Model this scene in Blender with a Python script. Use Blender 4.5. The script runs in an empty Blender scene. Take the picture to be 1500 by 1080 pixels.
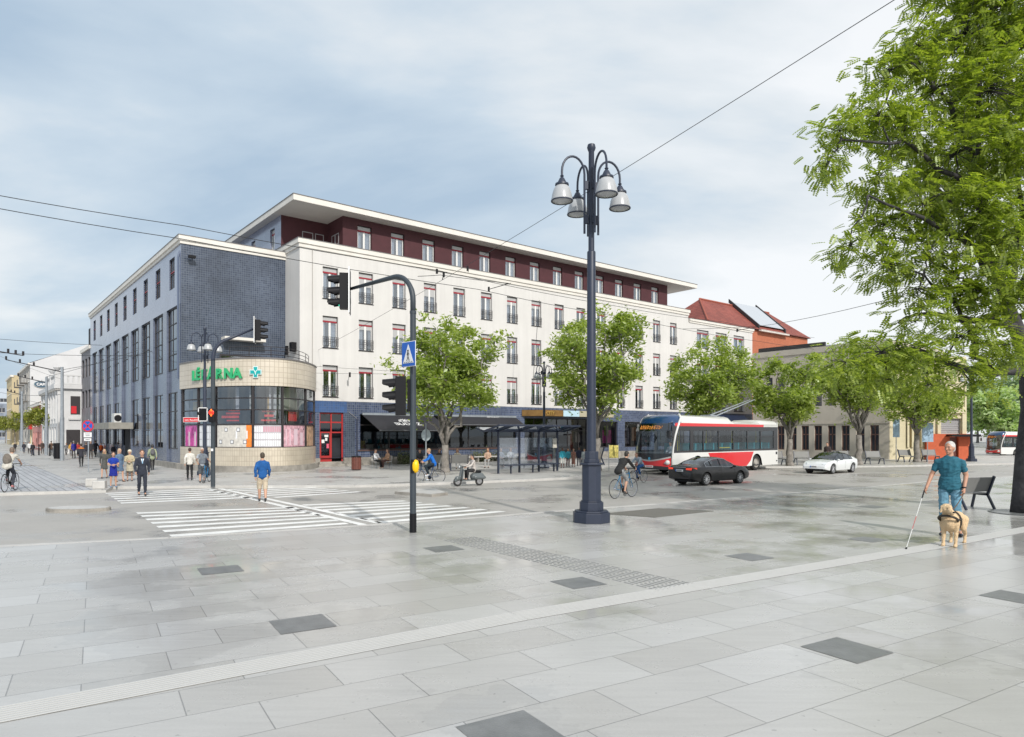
import bpy, bmesh, math, random
import numpy as np
from mathutils import Vector, Matrix
R = math.radians
random.seed(7)
S = bpy.context.scene
COL = S.collection
CAMH = 2.2
F = 1004.0
HZ = 635.0

# ------------------------------------------------------------ camera
cd = bpy.data.cameras.new('camera')
cam = bpy.data.objects.new('camera', cd); COL.objects.link(cam)
cam.location = (0, 0, CAMH); cam.rotation_euler = (R(90), 0, 0)
cd.sensor_width = 36; cd.lens = F / 1500 * 36
cd.shift_y = (HZ - 540) / 1500
cd.clip_start = 0.1; cd.clip_end = 3000
S.camera = cam

# ------------------------------------------------------------ light
SUN_EL, SUN_AZ = 36.0, math.atan2(0.40, -0.916)      # direction to the sun, az from +Y clockwise
sv = Vector((math.sin(SUN_AZ) * math.cos(R(SUN_EL)), math.cos(SUN_AZ) * math.cos(R(SUN_EL)), math.sin(R(SUN_EL))))
sl = bpy.data.lights.new('sun', 'SUN'); sl.energy = 3.0; sl.angle = R(1.5); sl.color = (1, .955, .89)
so = bpy.data.objects.new('sun', sl); COL.objects.link(so)
so.rotation_euler = sv.to_track_quat('Z', 'Y').to_euler()
W = bpy.data.worlds.new('World'); S.world = W; W.use_nodes = True
nt = W.node_tree; N = nt.nodes; L = nt.links
bg = N['Background']
def nd(t, **k):
    n = N.new(t)
    for a, b in k.items(): setattr(n, a, b)
    return n
sky = nd('ShaderNodeTexSky', sky_type='NISHITA', sun_disc=False)
sky.sun_elevation = R(SUN_EL); sky.sun_rotation = SUN_AZ
sky.air_density = 1.3; sky.dust_density = 1.5
tc = nd('ShaderNodeTexCoord'); sp = nd('ShaderNodeSeparateXYZ'); L.new(tc.outputs['Generated'], sp.inputs[0])
zz = nd('ShaderNodeMath', operation='MAXIMUM'); L.new(sp.outputs[2], zz.inputs[0]); zz.inputs[1].default_value = 0.0
za = nd('ShaderNodeMath', operation='ADD'); L.new(zz.outputs[0], za.inputs[0]); za.inputs[1].default_value = 0.28
dx = nd('ShaderNodeMath', operation='DIVIDE'); L.new(sp.outputs[0], dx.inputs[0]); L.new(za.outputs[0], dx.inputs[1])
dy = nd('ShaderNodeMath', operation='DIVIDE'); L.new(sp.outputs[1], dy.inputs[0]); L.new(za.outputs[0], dy.inputs[1])
cb = nd('ShaderNodeCombineXYZ'); L.new(dx.outputs[0], cb.inputs[0]); L.new(dy.outputs[0], cb.inputs[1])
mp = nd('ShaderNodeMapping'); mp.inputs['Scale'].default_value = (.75, 1.25, 1); mp.inputs['Rotation'].default_value = (0, 0, R(24)); mp.inputs['Location'].default_value = (3.1, 1.35, 0)
L.new(cb.outputs[0], mp.inputs[0])
n1 = nd('ShaderNodeTexNoise'); n1.inputs['Scale'].default_value = 1.15; n1.inputs['Detail'].default_value = 7; n1.inputs['Roughness'].default_value = .53; n1.inputs['Distortion'].default_value = .25
L.new(mp.outputs[0], n1.inputs[0])
# brighter to the right of the view, as the cloud cover thins there
gr = nd('ShaderNodeMapRange'); gr.inputs['From Min'].default_value = -.55; gr.inputs['From Max'].default_value = .45
gr.inputs['To Min'].default_value = -.06; gr.inputs['To Max'].default_value = .15
L.new(sp.outputs[0], gr.inputs[0])
ad = nd('ShaderNodeMath', operation='ADD'); L.new(n1.outputs[0], ad.inputs[0]); L.new(gr.outputs[0], ad.inputs[1])
cr = nd('ShaderNodeValToRGB'); L.new(ad.outputs[0], cr.inputs[0])
e = cr.color_ramp.elements
e[0].position = .33; e[0].color = (.40, .51, .63, 1)
e[1].position = .66; e[1].color = (.84, .86, .88, 1)
x = e.new(.46); x.color = (.53, .625, .715, 1)
x = e.new(.55); x.color = (.69, .74, .78, 1)
sc_ = nd('ShaderNodeMixRGB', blend_type='MULTIPLY'); sc_.inputs[0].default_value = 1; sc_.inputs[2].default_value = (10, 10, 10, 1)
L.new(cr.outputs[0], sc_.inputs[1])
mx = nd('ShaderNodeMixRGB'); mx.inputs[0].default_value = .92
L.new(sky.outputs[0], mx.inputs[1]); L.new(sc_.outputs[0], mx.inputs[2])
L.new(mx.outputs[0], bg.inputs[0]); bg.inputs[1].default_value = .1
S.view_settings.view_transform = 'Standard'; S.view_settings.look = 'None'; S.view_settings.gamma = 1
S.view_settings.exposure = 0.22
S.cycles.use_denoising = True
S.cycles.max_bounces = 8; S.cycles.transparent_max_bounces = 24
S.cycles.sample_clamp_indirect = 4

# ------------------------------------------------------------ helpers
def G(px, py, z=0.0):
    """point on the level z seen at photo pixel px,py"""
    Y = (CAMH - z) * F / (py - HZ)
    return Vector(((px - 750) / F * Y, Y, z))
def P(px, py, Y):
    return Vector(((px - 750) / F * Y, Y, CAMH - (py - HZ) / F * Y))

MATS = {}
def mat(name, col, rough=.6, metal=0.0, spec=.5, noise=0.0, nscale=3.0, bump=0.0, bscale=20.0, emit=None, coat=0.0, alpha=None, trans=0.0, detail=6.0):
    if name in MATS: return MATS[name]
    m = bpy.data.materials.new(name); m.use_nodes = True
    t = m.node_tree; b = t.nodes['Principled BSDF']
    b.inputs['Base Color'].default_value = (*col, 1); b.inputs['Roughness'].default_value = rough
    b.inputs['Metallic'].default_value = metal; b.inputs['Specular IOR Level'].default_value = spec
    b.inputs['Coat Weight'].default_value = coat; b.inputs['Coat Roughness'].default_value = .06
    if trans: b.inputs['Transmission Weight'].default_value = trans
    if noise or bump:
        c = t.nodes.new('ShaderNodeTexCoord')
    if noise:
        n = t.nodes.new('ShaderNodeTexNoise'); n.inputs['Scale'].default_value = nscale; n.inputs['Detail'].default_value = detail
        n.inputs['Roughness'].default_value = .6
        t.links.new(c.outputs['Object'], n.inputs[0])
        r = t.nodes.new('ShaderNodeMapRange'); r.inputs['From Min'].default_value = .3; r.inputs['From Max'].default_value = .7
        r.inputs['To Min'].default_value = 1 - noise; r.inputs['To Max'].default_value = 1 + noise
        t.links.new(n.outputs[0], r.inputs[0])
        mm = t.nodes.new('ShaderNodeVectorMath'); mm.operation = 'SCALE'
        mm.inputs[0].default_value = col; t.links.new(r.outputs[0], mm.inputs['Scale'])
        t.links.new(mm.outputs[0], b.inputs['Base Color'])
    if bump:
        n = t.nodes.new('ShaderNodeTexNoise'); n.inputs['Scale'].default_value = bscale; n.inputs['Detail'].default_value = 4
        t.links.new(c.outputs['Object'], n.inputs[0])
        bp = t.nodes.new('ShaderNodeBump'); bp.inputs['Strength'].default_value = bump; bp.inputs['Distance'].default_value = .02
        t.links.new(n.outputs[0], bp.inputs['Height']); t.links.new(bp.outputs[0], b.inputs['Normal'])
    if emit:
        b.inputs['Emission Color'].default_value = (*emit[0], 1); b.inputs['Emission Strength'].default_value = emit[1]
    MATS[name] = m
    return m
def glassmat(name, tint=(.25, .3, .33), gloss=.35, rough=.03, gcol=(.9, .95, 1)):
    if name in MATS: return MATS[name]
    m = bpy.data.materials.new(name); m.use_nodes = True; t = m.node_tree; t.nodes.clear()
    o = t.nodes.new('ShaderNodeOutputMaterial'); a = t.nodes.new('ShaderNodeBsdfTransparent'); g = t.nodes.new('ShaderNodeBsdfGlossy'); x = t.nodes.new('ShaderNodeMixShader')
    ge = t.nodes.new('ShaderNodeNewGeometry'); dt = t.nodes.new('ShaderNodeVectorMath'); dt.operation = 'DOT_PRODUCT'; t.links.new(ge.outputs['Normal'], dt.inputs[0]); t.links.new(ge.outputs['Incoming'], dt.inputs[1])
    ab = t.nodes.new('ShaderNodeMath'); ab.operation = 'ABSOLUTE'; t.links.new(dt.outputs['Value'], ab.inputs[0]); om = t.nodes.new('ShaderNodeMath'); om.operation = 'SUBTRACT'; om.inputs[0].default_value = 1; t.links.new(ab.outputs[0], om.inputs[1])
    pw = t.nodes.new('ShaderNodeMath'); pw.operation = 'POWER'; pw.inputs[1].default_value = 4; t.links.new(om.outputs[0], pw.inputs[0])
    mr = t.nodes.new('ShaderNodeMapRange'); mr.inputs['From Min'].default_value = 0; mr.inputs['From Max'].default_value = 1; mr.inputs['To Min'].default_value = gloss; mr.inputs['To Max'].default_value = 1
    t.links.new(pw.outputs[0], mr.inputs[0]); t.links.new(mr.outputs[0], x.inputs[0])
    a.inputs[0].default_value = (*tint, 1); g.inputs[0].default_value = (*gcol, 1); g.inputs['Roughness'].default_value = rough
    t.links.new(a.outputs[0], x.inputs[1]); t.links.new(g.outputs[0], x.inputs[2]); t.links.new(x.outputs[0], o.inputs[0])
    MATS[name] = m
    return m
def nodemat(name):
    m = bpy.data.materials.new(name); m.use_nodes = True
    MATS[name] = m
    return m, m.node_tree, m.node_tree.nodes['Principled BSDF']
def tilemat(name, c1, c2, mortar, w, h, msize, rough=.3, offset=0.0, uv=False, big=.15, spec=.5, bump=.3):
    m, t, b = nodemat(name)
    c = t.nodes.new('ShaderNodeTexCoord'); br = t.nodes.new('ShaderNodeTexBrick')
    if uv: v = c.outputs['UV']
    else:
        s = t.nodes.new('ShaderNodeSeparateXYZ'); t.links.new(c.outputs['Object'], s.inputs[0])
        a = t.nodes.new('ShaderNodeMath'); a.operation = 'ADD'; t.links.new(s.outputs[0], a.inputs[0]); t.links.new(s.outputs[1], a.inputs[1])
        k = t.nodes.new('ShaderNodeCombineXYZ'); t.links.new(a.outputs[0], k.inputs[0]); t.links.new(s.outputs[2], k.inputs[1]); v = k.outputs[0]
    t.links.new(v, br.inputs[0])
    br.offset = offset; br.inputs['Scale'].default_value = 1; br.inputs['Brick Width'].default_value = w; br.inputs['Row Height'].default_value = h
    br.inputs['Mortar Size'].default_value = msize; br.inputs['Mortar Smooth'].default_value = .2
    br.inputs['Color1'].default_value = (*c1, 1); br.inputs['Color2'].default_value = (*c2, 1); br.inputs['Mortar'].default_value = (*mortar, 1)
    n = t.nodes.new('ShaderNodeTexNoise'); n.inputs['Scale'].default_value = .35; n.inputs['Detail'].default_value = 6; n.inputs['Roughness'].default_value = .65
    t.links.new(c.outputs['Object'], n.inputs[0])
    r = t.nodes.new('ShaderNodeMapRange'); r.inputs['From Min'].default_value = .3; r.inputs['From Max'].default_value = .7; r.inputs['To Min'].default_value = 1 - big; r.inputs['To Max'].default_value = 1 + big
    t.links.new(n.outputs[0], r.inputs[0])
    mm = t.nodes.new('ShaderNodeVectorMath'); mm.operation = 'SCALE'; t.links.new(br.outputs[0], mm.inputs[0]); t.links.new(r.outputs[0], mm.inputs['Scale'])
    t.links.new(mm.outputs[0], b.inputs['Base Color']); b.inputs['Roughness'].default_value = rough; b.inputs['Specular IOR Level'].default_value = spec
    if bump:
        bp = t.nodes.new('ShaderNodeBump'); bp.inputs['Strength'].default_value = bump; bp.inputs['Distance'].default_value = .01; bp.invert = True
        t.links.new(br.outputs['Fac'], bp.inputs['Height']); t.links.new(bp.outputs[0], b.inputs['Normal'])
    return m

class MB:
    def __init__(s): s.v = []; s.f = []; s.m = []; s.mats = []; s.cur = 0
    def use(s, m):
        if m not in s.mats: s.mats.append(m)
        s.cur = s.mats.index(m); return s
    def face(s, idx): s.f.append(tuple(idx)); s.m.append(s.cur)
    def add(s, vs, fs):
        k = len(s.v); s.v += [tuple(v) for v in vs]
        for f in fs: s.face([k + i for i in f])
        return s
    def quad(s, a, b, c, d): return s.add([a, b, c, d], [(0, 1, 2, 3)])
    def box(s, x0, x1, y0, y1, z0, z1):
        return s.add([(x0, y0, z0), (x1, y0, z0), (x1, y1, z0), (x0, y1, z0), (x0, y0, z1), (x1, y0, z1), (x1, y1, z1), (x0, y1, z1)],
                     [(0, 3, 2, 1), (4, 5, 6, 7), (0, 1, 5, 4), (1, 2, 6, 5), (2, 3, 7, 6), (3, 0, 4, 7)])
    def tbox(s, M, sx, sy, sz, bev=0):
        """box centred on M (Matrix), full sizes"""
        vs = [M @ Vector((a * sx / 2, b * sy / 2, c * sz / 2)) for a, b, c in ((-1, -1, -1), (1, -1, -1), (1, 1, -1), (-1, 1, -1), (-1, -1, 1), (1, -1, 1), (1, 1, 1), (-1, 1, 1))]
        return s.add(vs, [(0, 3, 2, 1), (4, 5, 6, 7), (0, 1, 5, 4), (1, 2, 6, 5), (2, 3, 7, 6), (3, 0, 4, 7)])
    def prism(s, poly, z0, z1):
        n = len(poly); k = len(s.v)
        s.v += [(p[0], p[1], z0) for p in poly] + [(p[0], p[1], z1) for p in poly]
        for i in range(n):
            j = (i + 1) % n; s.face([k + i, k + j, k + n + j, k + n + i])
        s.face([k + i for i in range(n)][::-1]); s.face([k + n + i for i in range(n)])
        return s
    def slab(s, pts, off):
        """polygon of 3D points given thickness by vector off"""
        n = len(pts); off = Vector(off)
        k = len(s.v); s.v += [tuple(p) for p in pts] + [tuple(Vector(p) + off) for p in pts]
        for i in range(n):
            j = (i + 1) % n; s.face([k + i, k + j, k + n + j, k + n + i])
        s.face([k + i for i in range(n)][::-1]); s.face([k + n + i for i in range(n)])
        return s
    def tube(s, pts, r, n=8, caps=True, flat=1.0):
        pts = [Vector(p) for p in pts]; rs = r if isinstance(r, (list, tuple)) else [r] * len(pts)
        k = len(s.v); up = None
        for i, p in enumerate(pts):
            d = (pts[min(i + 1, len(pts) - 1)] - pts[max(i - 1, 0)])
            if d.length < 1e-9: d = Vector((0, 0, 1))
            d.normalize()
            if up is None: up = Vector((0, 0, 1)) if abs(d.z) < .95 else Vector((0, 1, 0))
            a = d.cross(up)
            if a.length < 1e-4: a = d.orthogonal()
            a.normalize(); b = a.cross(d).normalized(); up = b
            for j in range(n):
                t = 2 * math.pi * j / n
                s.v.append(tuple(p + a * math.cos(t) * rs[i] + b * math.sin(t) * rs[i] * flat))
        for i in range(len(pts) - 1):
            for j in range(n):
                q = (j + 1) % n
                s.face([k + i * n + j, k + i * n + q, k + (i + 1) * n + q, k + (i + 1) * n + j])
        if caps:
            s.face([k + j for j in range(n)][::-1]); s.face([k + (len(pts) - 1) * n + j for j in range(n)])
        return s
    def bar(s, a, b, w, h=None):
        h = h or w; a = Vector(a); b = Vector(b); d = b - a
        q = d.to_track_quat('Y', 'Z').to_matrix().to_4x4(); q.translation = (a + b) / 2
        return s.tbox(q, w, d.length, h)
    def lathe(s, prof, n=16, M=None, caps=True):
        M = M or Matrix(); k = len(s.v)
        for r, z in prof:
            for j in range(n):
                t = 2 * math.pi * j / n
                s.v.append(tuple(M @ Vector((r * math.cos(t), r * math.sin(t), z))))
        for i in range(len(prof) - 1):
            for j in range(n):
                q = (j + 1) % n
                s.face([k + i * n + j, k + i * n + q, k + (i + 1) * n + q, k + (i + 1) * n + j])
        if caps:
            s.face([k + j for j in range(n)][::-1]); s.face([k + (len(prof) - 1) * n + j for j in range(n)])
        return s
    def ell(s, c, r, M3=None, n=12, m=8):
        c = Vector(c); r = (r, r, r) if not isinstance(r, (tuple, list)) else r
        k = len(s.v); M3 = M3 or Matrix.Identity(3)
        for i in range(m + 1):
            ph = math.pi * i / m
            for j in range(n):
                t = 2 * math.pi * j / n
                s.v.append(tuple(c + M3 @ Vector((r[0] * math.sin(ph) * math.cos(t), r[1] * math.sin(ph) * math.sin(t), r[2] * math.cos(ph)))))
        for i in range(m):
            for j in range(n):
                q = (j + 1) % n
                s.face([k + i * n + j, k + (i + 1) * n + j, k + (i + 1) * n + q, k + i * n + q])
        return s
    def cap(s, a, b, ra, rb, n=10, fx=1.0):
        """tapered capsule"""
        a = Vector(a); b = Vector(b); d = (b - a).normalized() if (b - a).length > 1e-6 else Vector((0, 0, 1))
        pts = []; rs = []
        for t in (1, .92, .7, .38): pts.append(a - d * ra * t); rs.append(max(ra * math.sqrt(max(0, 1 - t * t)), ra * .04))
        pts.append(a); rs.append(ra); pts.append((a + b) / 2); rs.append((ra + rb) / 2); pts.append(b); rs.append(rb)
        for t in (.38, .7, .92, 1): pts.append(b + d * rb * t); rs.append(max(rb * math.sqrt(max(0, 1 - t * t)), rb * .04))
        return s.tube(pts, rs, n, True, fx)
    def merge(s, o, M=None):
        k = len(s.v); M = M or Matrix()
        s.v += [tuple(M @ Vector(v)) for v in o.v]
        for f, m in zip(o.f, o.m):
            if o.mats: s.use(o.mats[m])
            s.face([k + i for i in f])
        return s
    def build(s, name, material=None, parent=None, smooth=False, bevel=0, loc=None, rot=None, uv=None, auto=None):
        me = bpy.data.meshes.new(name); me.from_pydata(s.v, [], s.f)
        ms = s.mats if s.mats else [material]
        for m in ms: me.materials.append(m)
        if len(ms) > 1: me.polygons.foreach_set('material_index', s.m)
        if smooth: me.polygons.foreach_set('use_smooth', [True] * len(s.f))
        if auto is not None:
            me.polygons.foreach_set('use_smooth', [True] * len(s.f))
            try: me.set_sharp_from_angle(angle=R(auto))
            except Exception: pass
        if uv is not None:
            u = me.uv_layers.new(name='UVMap')
            for lp in me.loops: u.data[lp.index].uv = uv[lp.vertex_index]
        me.update()
        o = bpy.data.objects.new(name, me); COL.objects.link(o)
        if bevel:
            b = o.modifiers.new('bevel', 'BEVEL'); b.width = bevel; b.segments = 2; b.limit_method = 'ANGLE'; b.angle_limit = R(40)
        if parent: o.parent = parent
        if loc is not None: o.location = loc
        if rot is not None: o.rotation_euler = rot
        return o

def tag(o, label=None, cat=None, group=None, kind=None):
    if label: o['label'] = label
    if cat: o['category'] = cat
    if group: o['group'] = group
    if kind: o['kind'] = kind
    return o
def thing(name, label, cat, loc=(0, 0, 0), rz=0.0, group=None, scale=1.0):
    o = bpy.data.objects.new(name, None); COL.objects.link(o); o.empty_display_size = .2
    o.location = loc; o.rotation_euler = (0, 0, rz); o.scale = (scale,) * 3
    return tag(o, label, cat, group)
def copy_tree(o, parent=None):
    kids = list(o.children)
    c = o.copy(); COL.objects.link(c)
    if parent: c.parent = parent
    for k in kids: copy_tree(k, c)
    return c
def dup(o, loc, rz=None, label=None, group=None, scale=None):
    c = copy_tree(o); c.location = loc
    if rz is not None: c.rotation_euler = (0, 0, rz)
    if label: c['label'] = label
    if group: c['group'] = group
    if scale: c.scale = (scale,) * 3
    return c
def rotm(deg, ax, loc=(0, 0, 0)):
    m = Matrix.Rotation(R(deg), 4, ax); m.translation = loc; return m
def text(name, s, m, parent, M, size, ext=.02, align='LEFT', bold=0.0):
    c = bpy.data.curves.new(name, 'FONT'); c.body = s; c.size = size; c.extrude = ext; c.align_x = align; c.offset = bold
    o = bpy.data.objects.new(name, c); COL.objects.link(o)
    dg = bpy.context.evaluated_depsgraph_get(); me = bpy.data.meshes.new_from_object(o.evaluated_get(dg))
    bpy.data.objects.remove(o); bpy.data.curves.remove(c)
    me.transform(M); me.materials.clear(); me.materials.append(m); me.name = name
    o = bpy.data.objects.new(name, me); COL.objects.link(o)
    if parent: o.parent = parent
    return o

# wall made of cells round rectangular openings; f(s, d, z) maps facade coords to space
def wallholes(mb, f, s0, s1, z0, z1, holes, depth=.25, reveal=None):
    ss = sorted({s0, s1, *[h[0] for h in holes], *[h[1] for h in holes]}); zs = sorted({z0, z1, *[h[2] for h in holes], *[h[3] for h in holes]})
    ss = [a for a in ss if s0 <= a <= s1]; zs = [a for a in zs if z0 <= a <= z1]
    for i in range(len(ss) - 1):
        for j in range(len(zs) - 1):
            a = (ss[i] + ss[i + 1]) / 2; b = (zs[j] + zs[j + 1]) / 2
            if any(h[0] < a < h[1] and h[2] < b < h[3] for h in holes): continue
            mb.quad(f(ss[i], 0, zs[j]), f(ss[i + 1], 0, zs[j]), f(ss[i + 1], 0, zs[j + 1]), f(ss[i], 0, zs[j + 1]))
    if reveal: mb.use(reveal)
    for a, b, c, d in holes:
        mb.quad(f(a, 0, c), f(b, 0, c), f(b, depth, c), f(a, depth, c)); mb.quad(f(a, 0, d), f(b, 0, d), f(b, depth, d), f(a, depth, d))
        mb.quad(f(a, 0, c), f(a, 0, d), f(a, depth, d), f(a, depth, c)); mb.quad(f(b, 0, c), f(b, 0, d), f(b, depth, d), f(b, depth, c))
# ------------------------------------------------------------ materials
M_white = mat('white_render', (.61, .595, .575), .85, noise=.05, nscale=.35, bump=.15, bscale=40, detail=10.0)
def streaks(m, amt=.05):
    t = m.node_tree; b = t.nodes['Principled BSDF']; src = b.inputs['Base Color'].links[0].from_socket; c = t.nodes.new('ShaderNodeTexCoord'); mp_ = t.nodes.new('ShaderNodeMapping'); mp_.inputs['Scale'].default_value = (1.6, 1.6, .09); t.links.new(c.outputs['Object'], mp_.inputs[0])
    n = t.nodes.new('ShaderNodeTexNoise'); n.inputs['Scale'].default_value = 1.5; n.inputs['Detail'].default_value = 8; n.inputs['Roughness'].default_value = .65; t.links.new(mp_.outputs[0], n.inputs[0])
    q = t.nodes.new('ShaderNodeMapRange'); q.inputs['From Min'].default_value = .3; q.inputs['From Max'].default_value = .7; q.inputs['To Min'].default_value = 1 - amt; q.inputs['To Max'].default_value = 1 + amt; t.links.new(n.outputs[0], q.inputs[0])
    v = t.nodes.new('ShaderNodeVectorMath'); v.operation = 'SCALE'; t.links.new(src, v.inputs[0]); t.links.new(q.outputs[0], v.inputs['Scale']); t.links.new(v.outputs[0], b.inputs['Base Color'])
streaks(M_white, .055)
M_trim = mat('cream_trim', (.68, .65, .60), .7, noise=.06, nscale=1.2)
M_trim_edge = mat('parapet_flashing', (.16, .15, .15), .5)
M_maroon = mat('maroon_render', (.068, .019, .024), .75, noise=.16, nscale=1.3, bump=.2, bscale=30)
M_soffit = mat('soffit_render', (.60, .57, .54), .85, noise=.05, nscale=.5)
M_redframe = mat('red_window_paint', (.27, .018, .03), .5)
M_wframe = mat('white_window_paint', (.74, .73, .71), .45)
M_dframe = mat('dark_frame', (.028, .024, .026), .5)
M_rail = mat('dark_iron', (.035, .03, .033), .5)
M_curtain = mat('curtain', (.62, .64, .68), .9, noise=.25, nscale=9)
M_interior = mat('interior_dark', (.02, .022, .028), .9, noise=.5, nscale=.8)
M_stglass = glassmat('street_glass', (.22, .24, .28), .12)
M_glass = glassmat('window_glass', (.55, .6, .65), .28)
M_shopglass = glassmat('shop_glass', (.26, .28, .31), .09, rough=.02)
M_mosA = tilemat('blue_mosaic_street', (.088, .108, .158), (.12, .143, .205), (.14, .16, .215), .13, .13, .009, rough=.16, big=.2, spec=.9, bump=.12)
M_mosA2 = tilemat('blue_tiles_sky_glare', (.21, .235, .32), (.26, .285, .37), (.24, .265, .34), .12, .12, .008, rough=.14, big=.12, spec=1.0, bump=.05)  # lighter tile colour has the sky glare of the upper street wall painted in
M_mosB = tilemat('blue_mosaic', (.040, .053, .082), (.068, .086, .124), (.125, .145, .18), .14, .14, .010, rough=.2, big=.3, spec=.6, bump=.3)
M_mosD = tilemat('dark_mosaic', (.035, .05, .10), (.085, .11, .19), (.14, .16, .2), .16, .16, .016, rough=.25, big=.3)
M_mosL = tilemat('bright_blue_mosaic', (.05, .11, .27), (.05, .09, .20), (.08, .13, .24), .16, .16, .012, rough=.25)
M_cream = tilemat('cream_tiles', (.55, .49, .40), (.60, .54, .45), (.38, .32, .25), .24, .30, .013, rough=.35, big=.12, uv=True)
M_cream2 = tilemat('cream_small_tiles', (.52, .46, .37), (.58, .52, .42), (.38, .32, .25), .15, .30, .011, rough=.35, big=.16, uv=True)
M_stone = mat('weathered_stone', (.30, .28, .25), .9, noise=.35, nscale=1.6, bump=.5, bscale=9)
M_dgrey = mat('dark_steel_paint', (.023, .031, .055), .45, noise=.1, nscale=5)
M_pole = mat('blue_grey_pole', (.036, .047, .058), .5, noise=.15, nscale=2)
M_black = mat('black_plastic', (.008, .008, .010), .5, spec=.25)
M_galv = mat('galvanised_steel', (.30, .33, .36), .5, metal=.3, noise=.15, nscale=4)
M_signw = mat('sign_white', (.78, .78, .78), .4)
M_signb = mat('sign_blue', (.008, .10, .46), .35)
M_signr = mat('sign_red', (.55, .02, .03), .4)
M_yellow = mat('button_yellow', (.85, .50, .0), .4)
M_asph = mat('asphalt', (.2, .195, .185), .5, noise=.15, nscale=1.2, bump=.2, bscale=60)
M_paint = mat('road_paint', (.78, .78, .76), .45, noise=.16, nscale=2.2, detail=12.0)
M_wood = mat('brown_wood', (.16, .055, .04), .6, noise=.2, nscale=8)
M_grey = mat('grey_panel', (.20, .20, .195), .6, noise=.08)

# wet paving: slab joints, tonal change per slab, damp and standing water patches
def pavemat(name, base, w, h, ang, off, msize, wet=True, var=.10, warm=(1, 1, 1), joint=.45, bumpd=.003, far=False, rough=(.10, .42)):
    m, t, b = nodemat(name); n_ = t.nodes; l_ = t.links
    c = n_.new('ShaderNodeTexCoord'); mp = n_.new('ShaderNodeMapping'); mp.vector_type = 'POINT'
    mp.inputs['Rotation'].default_value = (0, 0, -ang); mp.inputs['Location'].default_value = off
    l_.new(c.outputs['Object'], mp.inputs[0])
    br = n_.new('ShaderNodeTexBrick'); l_.new(mp.outputs[0], br.inputs[0])
    br.offset = .43; br.offset_frequency = 2; br.inputs['Scale'].default_value = 1; br.inputs['Brick Width'].default_value = w; br.inputs['Row Height'].default_value = h
    br.inputs['Mortar Size'].default_value = msize; br.inputs['Mortar Smooth'].default_value = .3
    a = tuple(v * (1 - var) * k for v, k in zip(base, warm)); d = tuple(v * (1 + var) for v in base)
    br.inputs['Color1'].default_value = (*a, 1); br.inputs['Color2'].default_value = (*d, 1); br.inputs['Mortar'].default_value = (*[v * joint for v in base], 1)
    def noise(sc, det=5, r=.55):
        n = n_.new('ShaderNodeTexNoise'); n.inputs['Scale'].default_value = sc; n.inputs['Detail'].default_value = det; n.inputs['Roughness'].default_value = r
        l_.new(c.outputs['Object'], n.inputs[0]); return n.outputs[0]
    def rng(x, a, b_, c_, d_):
        r = n_.new('ShaderNodeMapRange'); r.inputs['From Min'].default_value = a; r.inputs['From Max'].default_value = b_; r.inputs['To Min'].default_value = c_; r.inputs['To Max'].default_value = d_
        l_.new(x, r.inputs[0]); return r.outputs[0]
    def mul(x, y):
        k = n_.new('ShaderNodeMath'); k.operation = 'MULTIPLY'; l_.new(x, k.inputs[0]); l_.new(y, k.inputs[1]); return k.outputs[0]
    g = mul(rng(noise(.45, 6), .3, .7, .93, 1.07), rng(noise(38, 5, .7), .3, .7, .96, 1.04))
    # brushed veins of the stone along the slabs
    mp2 = n_.new('ShaderNodeMapping'); mp2.inputs['Rotation'].default_value = (0, 0, -ang); mp2.inputs['Scale'].default_value = (1.2, 14, 1); l_.new(c.outputs['Object'], mp2.inputs[0])
    vn = n_.new('ShaderNodeTexNoise'); vn.inputs['Scale'].default_value = 1; vn.inputs['Detail'].default_value = 5; l_.new(mp2.outputs[0], vn.inputs[0])
    g = mul(g, rng(vn.outputs[0], .3, .7, .955, 1.045))
    # pits
    pn = n_.new('ShaderNodeTexNoise'); pn.inputs['Scale'].default_value = 14; pn.inputs['Detail'].default_value = 3; l_.new(mp.outputs[0], pn.inputs[0])
    g = mul(g, rng(pn.outputs[0], .27, .31, .72, 1))
    if wet:
        wm = noise(.33, 7, .6)
        damp = rng(wm, .535, .542, 1.0, .93)      # damp stone is darker
        g = mul(g, damp)
        l_.new(rng(wm, .50, .60, rough[1], rough[0]), b.inputs['Roughness'])
    else: b.inputs['Roughness'].default_value = rough[1]
    s = n_.new('ShaderNodeVectorMath'); s.operation = 'SCALE'; l_.new(br.outputs[0], s.inputs[0]); l_.new(g, s.inputs['Scale']); l_.new(s.outputs[0], b.inputs['Base Color'])
    bp = n_.new('ShaderNodeBump'); bp.invert = True; bp.inputs['Strength'].default_value = .6; bp.inputs['Distance'].default_value = bumpd
    l_.new(br.outputs['Fac'], bp.inputs['Height'])
    bp2 = n_.new('ShaderNodeBump'); bp2.inputs['Strength'].default_value = .12; bp2.inputs['Distance'].default_value = .004; l_.new(noise(9, 5), bp2.inputs['Height'])
    l_.new(bp.outputs[0], bp2.inputs['Normal']); l_.new(bp2.outputs[0], b.inputs['Normal'])
    b.inputs['Specular IOR Level'].default_value = .5
    return m
UA = math.atan2(.52, .854)
U = Vector((math.cos(UA), math.sin(UA), 0)); V = Vector((-math.sin(UA), math.cos(UA), 0))
M_plaza = pavemat('wet_granite_paving', (.425, .422, .412), 1.25, .61, UA, (.1, .22, 0), .0055, warm=(1, .985, .96), var=.085, joint=.55, rough=(.10, .28))
M_farpave = pavemat('far_paving', (.43, .42, .40), .6, .4, R(39.15), (0, 0, 0), .006, var=.06, rough=(.2, .55), joint=.8)
M_street = pavemat('cobbled_street', (.38, .385, .40), 2.6, .27, R(129.15), (0, 0.1, 0), .018, var=.07, rough=(.16, .5), joint=.22)
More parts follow.
